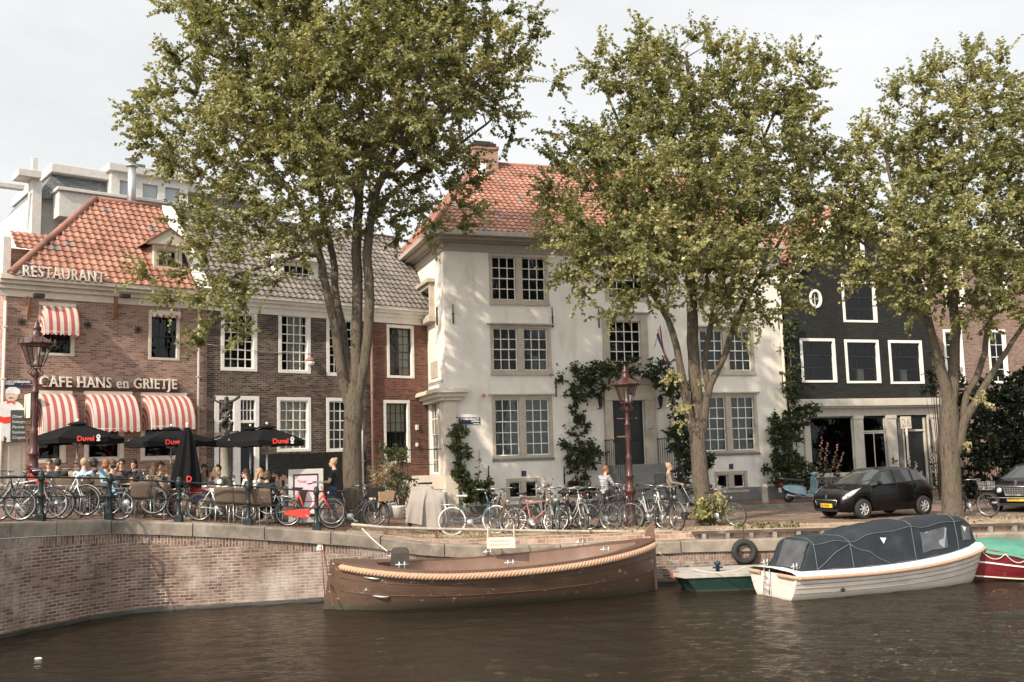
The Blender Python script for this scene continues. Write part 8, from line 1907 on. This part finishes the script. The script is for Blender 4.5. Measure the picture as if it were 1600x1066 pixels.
# ---------------------------------------------------------------- signs at the café
def facpoly(f, pts_, y0, y1, mat, name, parent): m = MB(); m.prism([f.ray2(x, yy, y0) for x, yy in pts_], y0, y1, 'y'); return m.build(name, mat, parent)
cr_ = empty('chef_signboard', rest.world(*( [rest.ray2(20, 650, -.35)[0], -.35, rest.ray2(20, 690, -.35)[1]] )), rest.th, 'cut-out board of a moustached cook holding a dark menu panel at the café door', 'signboard'); cr_off = Vector((-rest.ray2(20,650,-.35)[0], 0, -rest.ray2(20,690,-.35)[1]))
SIGNW = plain('white_board', (.70,.68,.64), .6); 
def cp(pts_, y0, y1, mat, name, par=None):
    m = MB(); m.prism([(rest.ray2(x, yy, -.35)[0]+cr_off.x, rest.ray2(x, yy, -.35)[1]+cr_off.z) for x, yy in pts_], y0, y1, 'y'); return m.build(name, mat, par or cr_)
cp([(3,630),(9,627),(18,628),(28,628),(35,634),(38,642),(36,647),(31,644),(30,650),(17,652),(17,690),(10,691),(11,686),(6,680),(5,690),(1,688),(0,660),(-4,650),(-4,638)], -.02, .02, SIGNW, 'jacket')
cp([(8,616),(14,612),(23,613),(28,618),(26,624),(20,628),(13,627),(9,623)], -.024, -.0205, plain('painted_face', (.62,.46,.38), .6), 'face'); cp([(8,616),(9,609),(14,605),(24,605),(31,609),(31,615),(27,617),(20,615),(13,615)], -.03, -.0245, SIGNW, 'hat')
cp([(-4,649),(5,652),(17,651),(17,661),(6,662),(-4,658)], -.026, -.0205, DRED, 'sash'); cp([(10,628),(18,626),(24,630),(22,632),(17,629),(11,631)], -.026, -.0205, DRED, 'neckerchief'); cp([(13,622),(17,620.5),(21,622),(20,623),(17,622),(14,623.4)], -.028, -.0245, IRON, 'moustache')
bo = cp([(16.5,641),(37,641),(40,689),(15.5,689)], -.045, -.031, plain('slate_board', (.05,.06,.055), .7), 'menu_panel')
for i, s in enumerate(('Diner', 'Hamburgers', 'Paninis', 'Pannenkoeken', 'Crepes')):
    u, z = rest.ray2(18.5, 653+i*8.2, -.39); t_ = text('menu_text', s, .12, (u+cr_off.x, -.048, z+cr_off.z), DWH, bo, ext=.001, shear=.25); w_ = max(v.co.x for v in t_.data.vertices); t_.scale.x = min(1, .36/w_)
b = MB(); u, z = rest.ray2(46, 655, -.5); u1, z1 = rest.ray2(46, 614, -.5); b.box(u-.06, -.85, z, u+.06, -.08, z1); bx = b.build('projecting_sign', BLACK, rest.root, bevel=.01); MB().box(u-.065, -.83, z+.03, u-.0605, -.1, z1-.03).build('sign_face', BEIGE, bx)
# pink poster in its stand
p = on(478, 25.9); ps = empty('poster_stand', p, R(8), 'poster stand with a pink sheet in a pale frame behind the red bicycle', 'poster stand'); zt = at(478, 733, 25.9).z-p.z; w = 53/ (FPX/25.9)/2
m = MB(); m.prism([(-w,.08),(w,.08),(w,zt),(-w,zt)], -.04, .04, 'y', [[(-w+.12,.22),(w-.12,.22),(w-.12,zt-.13),(-w+.12,zt-.13)]]); m.build('frame', plain('pale_grey_frame', (.38,.37,.34), .5), ps, bevel=.012)
m = MB(); m.box(-w+.12,-.015,.22,w-.12,.02,zt-.13); m.build('backing', BLACK, ps); m = MB(); m.box(-w+.16,-.024,.62,w-.16,-.016,zt-.17); po = m.build('poster', plain('pink_poster', (.60,.40,.44), .5, var=.05), ps); m = MB(); m.box(-w+.16,-.023,.30,w-.16,-.016,.60); m.build('poster_foot', plain('pale_poster_foot', (.55,.55,.53), .5, var=.1), ps)
text('poster_text', 'Tango', .10, (-w+.22,-.028,zt-.34), plain('dark_print', (.08,.07,.08), .6), po, ext=.001); text('poster_text', 'Hoo', .16, (-.08,-.028,.72), DWH, po, ext=.001)
for x in (-w+.06, w-.10): MB().box(x,-.2,0,x+.05,.2,.08).build('foot', IRON, ps)
# overhead wire with globe lamp
A, B_ = rest.world(rest.ray2(322, 540)[0], -.05, rest.ray2(322, 538)[1]), wh.world(-.05, wh.side(655, 512)[0], wh.side(655, 512)[1]); Mx = at(485, 553, 35.6)
single('span_wire', MB().tube(catenary(A, Mx, .08, 10) + catenary(Mx, B_, .10, 10)[1:], .012, 5), STEEL, 'thin wire strung from the café corner across to the white house', 'wire')
gl_ = empty('globe_lamp', Mx, 0, 'small round pink and white lamp hanging on a wire over the street', 'lamp'); MB().tube([(0,0,0),(.05,0,-.12),(0,0,-.16)], .012, 5).build('hook', IRON, gl_); m = MB(); m.lathe([(0,0),(.10,-.02),(.155,-.09),(.165,-.16)], (0,0,-.12), 16); m.build('shade', plain('dusty_pink', (.30,.13,.12), .5), gl_); m = MB(); m.lathe([(.16,-.16),(.14,-.25),(.08,-.31),(0,-.33)], (0,0,-.12), 16); m.build('globe', DWH, gl_)
# bollards
for px, l in ((1121, 'left of two stone bollards before the cellar window'), (1191, 'stone bollard at the bare wall left of the pale blue scooter')):
    p = on(px, 37.0); p.z += .115; m = MB(); m.lathe([(.13,0),(.12,.1),(.11,.55),(.13,.60),(.10,.68),(0,.72)], (0,0,0), 10); single('stone_bollard', m, STONE, l, 'bollard', loc=p, group='stone bollards')

# ---------------------------------------------------------------- houses behind
eL = (Vector((LQ[0]-LP[0], LQ[1]-LP[1], 0))).normalized(); bL = Vector((-eL.y, eL.x, 0)); P2 = Vector((LP[0], LP[1], 0)) + bL*11
bgh = Fac('mansard_apartment_block', 40, 420, (P2.x, P2.y), (P2.x+eL.x, P2.y+eL.y), 'pale apartment block with grey mansard roof and white cornices behind the orange café roof', 'apartment block')
Z = lambda px, py, y=0.0: bgh.ray2(px, py, y)[1]; U2 = lambda px, py, y=0.0: bgh.ray2(px, py, y)[0]
BW = plain('pale_facade_white', (.50,.485,.45), .7, var=.15)
zt_, zb_ = Z(180, 285, .6), Z(180, 322)
m = MB(); m.box(0, .5, 3, bgh.w, 9, zb_); m.build('wall', BW, bgh.root); m = MB(); ua, ub = U2(60, 320), U2(88, 275)
m.add([(ua,.2,zb_),(bgh.w,.2,zb_),(bgh.w,.6,zt_),(ub,.6,zt_),(ua,8,zb_),(ub,7,zt_),(bgh.w,7,zt_)], [(0,1,2,3),(0,3,5,4),(3,2,6,5)]); m.build('mansard_roof', SLATE, bgh.root)
m = MB(); m.box(ub-.15, .2, zt_-.05, bgh.w, 7.3, zt_+.34); m.build('cornice', BW, bgh.root, bevel=.03)
m = MB(); z1, z2 = Z(230, 316, -.8), Z(230, 333); u0_ = U2(92, 310, -.8); m.box(u0_, -.8, z2-.8, bgh.w, .1, z1); m.box(u0_-.1, -.95, z1, bgh.w, .1, z1+.14); m.build('parapet', BW, bgh.root, bevel=.02)
u0, u1 = U2(172, 300), U2(292, 300); z0, z1 = Z(230, 316), Z(230, 277); m = MB(); hs2 = []
for k in range(3): a = u0+.35+(u1-u0-.4)*k/3; hs2.append([(a, z0+.15), (a+(u1-u0)/3-.45, z0+.15), (a+(u1-u0)/3-.45, z1-.35), (a, z1-.35)])
m.prism([(u0,z0),(u1,z0),(u1,z1),(u0,z1)], -.15, .05, 'y', hs2); wb = m.build('glazed_dormer', BW, bgh.root)
for h in hs2: MB().add([(h[0][0],-.02,h[0][1]),(h[1][0],-.02,h[1][1]),(h[2][0],-.02,h[2][1]),(h[3][0],-.02,h[3][1])], [(0,1,2,3)]).build('pane', plain('pale_sky_glass', (.25,.29,.31), .15, spec=.8), wb)
m = MB(); m.box(u0-.15,-.35,z1,u1+.15,2,z1+.3); m.box(u0,.05,z0,u1,2.5,z1); m.build('dormer_body', BW, wb)
u = U2(206, 280, -1.2); z0, z1 = Z(206, 309, -1.2), Z(206, 252, -1.2); m = MB(); m.tube([(u,-1.2,z0-1),(u,-1.2,z1)], .17, 14); m.lathe([(.24,z1-.25),(.24,z1-.18),(.19,z1-.18)], (u,-1.2,0), 14); m.lathe([(.30,z1+.06),(.30,z1+.12),(0,z1+.15)], (u,-1.2,0), 14); m.tube([(u,-1.2,z1),(u,-1.2,z1+.1)], .05, 6); m.build('flue_pipe', STEEL, bgh.root)
u0, u1 = U2(213, 265, 1), U2(233, 265, 1); m = MB(); m.box(u0, 1, zt_, u1, 2, Z(222, 262, 1)); 
for k in range(5): m.lathe([(.08,0),(.08,.25)], (u0+.12+k*(u1-u0-.24)/4, 1.4, Z(222,262,1)), 8)
m.build('chimney', plain('slate_blue_chimney', (.07,.10,.12), .7), bgh.root)
w = window(bgh.root, (U2(126,305,-.02), Z(140,306), U2(153,305,-.02), Z(140,297)), 2, 1, None, fw=.08, casing=plain('dark_grey_frame', (.08,.09,.1), .5), room=False)
# left stepped attic
u0, u1 = U2(36, 300), U2(84, 300); m = MB(); zz = Z(60, 283); m.box(u0+.3, -.2, Z(60,345)-3, u1-.5, .5, zz); m.box(u0-.3, -.5, zz, u1-.6, .6, zz+.3); m.box(u0-1.8, -.2, zz-.5, u0, .1, zz-.3); m.box(u0+.3,-.1,zz+.35,u0+.5,.1,zz+.95); m.build('attic_gable', BW, bgh.root, bevel=.02)
# low annex at the very left with a small red roof
p_ = (LP[0], LP[1]); anx = Fac('side_annex', -14, 60, (LP[0]+bL.x*5, LP[1]+bL.y*5), (LP[0]+bL.x*5+eL.x, LP[1]+bL.y*5+eL.y), 'low brick annex with a strip of red tiles left of the café roof', 'annex')
z0, z1 = anx.ray2(20, 388)[1], anx.ray2(20, 371)[1]; anx.holes = []; m = MB(); m.box(anx.ray2(15,390)[0], 0, 2.4, anx.w, 4, z0); m.build('wall', BR_REST, anx.root); pantiles(anx.root, (anx.ray2(22,390)[0], -.2, z0), (1,0,0), (0,1.3,1.0), [(0,0),(3.2,0),(3.2,1.2),(0,1.2)], mat=REDT); m = MB(); m.box(anx.ray2(2,400)[0], -.3, 2.4, anx.ray2(14,400)[0], .2, anx.ray2(8,372)[1]); m.build('white_corner', BW, anx.root)
# brick house at the right
WP2 = (WP[0] - .34*2.2/1.056, WP[1] + 1*2.2/1.056)
rb = Fac('tall_brick_house', 1466, 1700, WP2, (WP2[0]+1, WP2[1]+.34), 'tall brown brick house with white window frames and orange blinds behind the rightmost elm', 'house'); H = rb.holes; zt_ = rb.ray2(1560, 385)[1]
ORB = plain('orange_blind', (.50,.17,.08), .8)
for (x0, x1) in ((1476,1506),(1545,1574),(1612,1642)):
    for (y0, y1, c_) in ((415,480,ORB),(515,600,None)):
        window(rb.root, rb.rect(x0,y0,x1,y1), 2, 4, .5, fw=.13, casing=WHITE, holes=H, curtain=c_, curtf=.45, glass_=GLASSD, mt=.025)
BR_R2 = brick('right_house_brick', (.12,.062,.048), (.19,.105,.08), (.26,.155,.12), (.26,.22,.19), .22, .068, .011, st=.3)
wall(rb, [(0,1),(rb.w,1),(rb.w,zt_),(0,zt_)], BR_R2); m = MB(); m.box(0,.3,1,.3,9,zt_); m.box(0,8.7,1,rb.w,9,zt_); m.box(rb.w-.3,.3,1,rb.w,8.7,zt_); m.build('side_wall', BR_R2, rb.root)
m = MB(); m.box(-.2,-.4,zt_-.2,rb.w+.2,.3,zt_+.3); m.build('cornice', BEIGE, rb.root, bevel=.03); m = MB(); m.add([(0,-.3,zt_+.3),(rb.w,-.3,zt_+.3),(rb.w,4.5,zt_+.7),(0,4.5,zt_+.7),(rb.w,9.3,zt_+.3),(0,9.3,zt_+.3)], [(0,1,2,3),(3,2,4,5),(0,3,5),(1,4,2)]); m.build('roof', REDT, rb.root)
m = MB(); m.box(.1,-.05,1,.7,0,rb.ray2(1560,610)[1]); m.build('white_pier', BEIGE, rb.root)
# dark garden fence and hedges in front of it
q0, q1 = on(1506, 38.6), on(1690, 41.5); fn = empty('garden_fence', q0, math.atan2(q1.y-q0.y, q1.x-q0.x), 'black iron fence lost in dark hedge right of the black house', 'fence'); Lf = (q1-q0).length; m = MB()
for k in range(int(Lf/.14)): m.tube([(k*.14,0,.1),(k*.14,0,1.75)], .012, 4)
for z in (.3, 1.6): m.bar((0,0,z),(Lf,0,z),.04)
m.build('bars', IRON, fn)
bush('hedge', 'dark ivy hedge right of the rightmost elm behind the saloon', 'hedge', on(1560, 38.4), [(1522,640,26,40,0),(1560,615,40,26,0),(1600,610,40,30,0),(1640,620,40,40,0),(1535,700,34,46,0),(1575,690,36,60,.3),(1620,700,40,60,.3),(1530,755,30,28,0),(1580,755,40,28,0),(1500,600,16,16,0),(1650,755,40,28,0)], 38.4, LEAFD, 61, leafsize=.17, mind=.36, twigs=8, length=.42, leaves=9)
bush('hedge', 'ivy growing on the pier between black house and elm', 'hedge', on(1462, 38.0), [(1462,600,12,22,0),(1466,560,10,18,0),(1474,585,14,14,0),(1455,612,14,8,0)], 38.0, LEAFD, 62, leafsize=.13, mind=.26, twigs=7, length=.3, leaves=8)
# ---------------------------------------------------------------- pots and plants
yb = redh.world(redh.w*.3, -1.2, 0).y
bush('bay_shrub', 'round olive shrub in front of the red brick house window', 'shrub', on(612, 34.2), [(612,712,22,18,0),(600,700,12,10,0),(626,703,12,10,0)], 34.2, LEAFC, 71, leafsize=.09, mind=.2, twigs=8, length=.24, leaves=9, narrow=.3)
bush('potted_grass', 'tall feathery beige plant at the foot of the tallest elm', 'plant', on(600, 32.6), [(598,745,14,22,0),(612,758,14,18,0),(588,760,10,14,0)], 32.6, DRYG, 72, leafsize=.16, mind=.2, twigs=7, length=.4, leaves=8, narrow=.10, droop=.1)
bush('potted_plant', 'grey green bush in a white pot between elm and covered scooter', 'plant', on(624, 31.8), [(624,752,20,20,0),(634,765,14,12,0)], 31.8, LEAFC, 73, leafsize=.08, mind=.18, twigs=8, length=.22, leaves=9, narrow=.22)
for px, Y, l in ((622, 31.8, 'white flower pot under the grey green bush'), (607, 32.4, 'white flower pot under the feathery plant')):
    m = MB(); m.lathe([(.16,0),(.22,.36),(.24,.38),(.22,.40),(.20,.37),(0,.35)], (0,0,0), 18); single('flower_pot', m, WHITE, l, 'flower pot', loc=on(px, Y), group='white flower pots')
bush('ground_shrub', 'pale yellow green shrub growing round the foot of the middle elm', 'shrub', on(1112, 28.9), [(1112,800,22,12,-.1),(1098,788,12,14,0),(1130,795,12,10,0),(1120,780,10,8,.1),(1095,806,12,8,-.3)], 28.9, leaf('variegated_leaf', (.10,.12,.04), (.26,.25,.10), (.46,.42,.22), (.5,.46,.3)), 74, leafsize=.10, mind=.13, twigs=7, length=.15, leaves=6, narrow=.5)
def flowers(label, base, stems, Y, mat, seed, cat='plant', r=.035):
    rg = random.Random(seed); root = empty('tall_flowers', base, 0, label, cat); m = MB(); f = MB(); b = Vector(base); P, D, A = [], [], []
    for (x0, y0, x1, y1) in stems:
        p, q = at(x0, y0, Y), at(x1, y1, Y); m.tube([p, p.lerp(q, .5)+Vector((rg.uniform(-.06,.06),0,0)), q], [.014,.01,.006], 5)
        for k in range(12):
            t = .45+.55*k/12; c = p.lerp(q, t) + Vector((rg.uniform(-.05,.05), rg.uniform(-.06,.02), 0)); f.ball(c, r*rg.uniform(.6,1.2), 6, (1,.7,1))
        for k in range(26): t = rg.uniform(0,.75); P.append(p.lerp(q, t)); D.append([rg.uniform(-1,1), rg.uniform(-1,.4), rg.uniform(-.2,.6)]); A.append(rg.random())
    m.build('stem', BARKD, root, loc=-b); f.build('blossom', mat, root, loc=-b); l_ = leaf_mesh('leaves', P, D, .17, LEAFB, np.array(A), root, narrow=.5); l_.location = -b; return root
PINKF = plain('pink_blossom', (.55,.22,.22), .7); PALEF = plain('pale_blossom', (.60,.52,.44), .7)
flowers('pink hollyhocks leaning over the hatchback bonnet before the big shop window', on(1290, 38.3), [(1285,770,1292,690),(1290,775,1310,692),(1280,770,1284,680),(1295,775,1318,705)], 38.3, PINKF, 81)
flowers('hollyhock stems before the pillar right of the narrow shop window', on(1398, 38.9), [(1398,770,1397,700),(1392,770,1394,730)], 38.9, PALEF, 82)
flowers('dark leafy hollyhocks beside the black house front door', on(1425, 39.0), [(1418,770,1420,712),(1426,770,1432,720),(1436,770,1440,735),(1410,770,1412,740)], 39.0, PALEF, 83)
flowers('pale flower spikes rising beside the corner house window', on(748, 35.9), [(746,780,748,700),(752,785,757,735),(738,785,736,745)], 35.9, PALEF, 84)
flowers('thin climbing stems beside the black drainpipe at the right of the shop front', on(1462, 38.6), [(1458,768,1456,700),(1466,768,1470,710)], 38.6, PALEF, 85)
# dry grass and weeds on the verge
rg = np.random.default_rng(9); P, D, A = [], [], []
for (pa, pb, n, h) in ((640,760,30,.10),(720,770,60,.16),(860,960,50,.14),(965,1020,90,.16),(1040,1130,14,.08),(1150,1250,70,.16),(1380,1460,30,.09),(1500,1620,40,.10),(560,640,14,.08)):
    for _ in range(n):
        px = rg.uniform(pa, pb); Y = 26.4 + abs(rg.normal())*.8; x = colx(px, Y); Y = qy(x)+.5+abs(rg.normal())*.7; z = ground(x)+.01
        for _ in range(7): P.append([x+rg.normal()*.06, Y+rg.normal()*.06, z]); D.append([rg.normal()*.5, rg.normal()*.4, 1]); A.append(rg.uniform(0, 1))
dg_ = leaf_mesh('dry_grass', P, D, .12, DRYG, np.array(A), None, narrow=.06); tag(dg_, kind='stuff')
P, D, A = [], [], []
for _ in range(330):
    px = rg.uniform(1140, 1240) if rg.random() < .45 else rg.uniform(860, 1030) if rg.random() < .6 else rg.uniform(1400, 1600); x = colx(px, 27.2); Y = qy(x)+.45+abs(rg.normal())*.45; P.append([x, Y, ground(x)+rg.uniform(0,.12)]); D.append([rg.normal(), rg.normal(), .7]); A.append(rg.uniform(0,1))
tag(leaf_mesh('low_weeds', P, D, .09, LEAFC, np.array(A), None), kind='stuff')
# fallen leaves along kerb and verge
P, D, A = [], [], []
for _ in range(2600): x = rg.uniform(-9, 13); Y = qy(x)+.5+rg.uniform(0, 1)**1.6*8; P.append([x, Y, ground(x)+.135 if Y > kerb_y(x) and x > -3 else ground(x)+.03]); D.append([rg.normal(), rg.normal(), .05]); A.append(rg.uniform(.4, 1))
tag(leaf_mesh('fallen_leaves', P, D, .07, leaf('fallen_leaf', (.14,.10,.05), (.26,.20,.09), (.36,.30,.14)), np.array(A), None, flat=.95), kind='stuff')
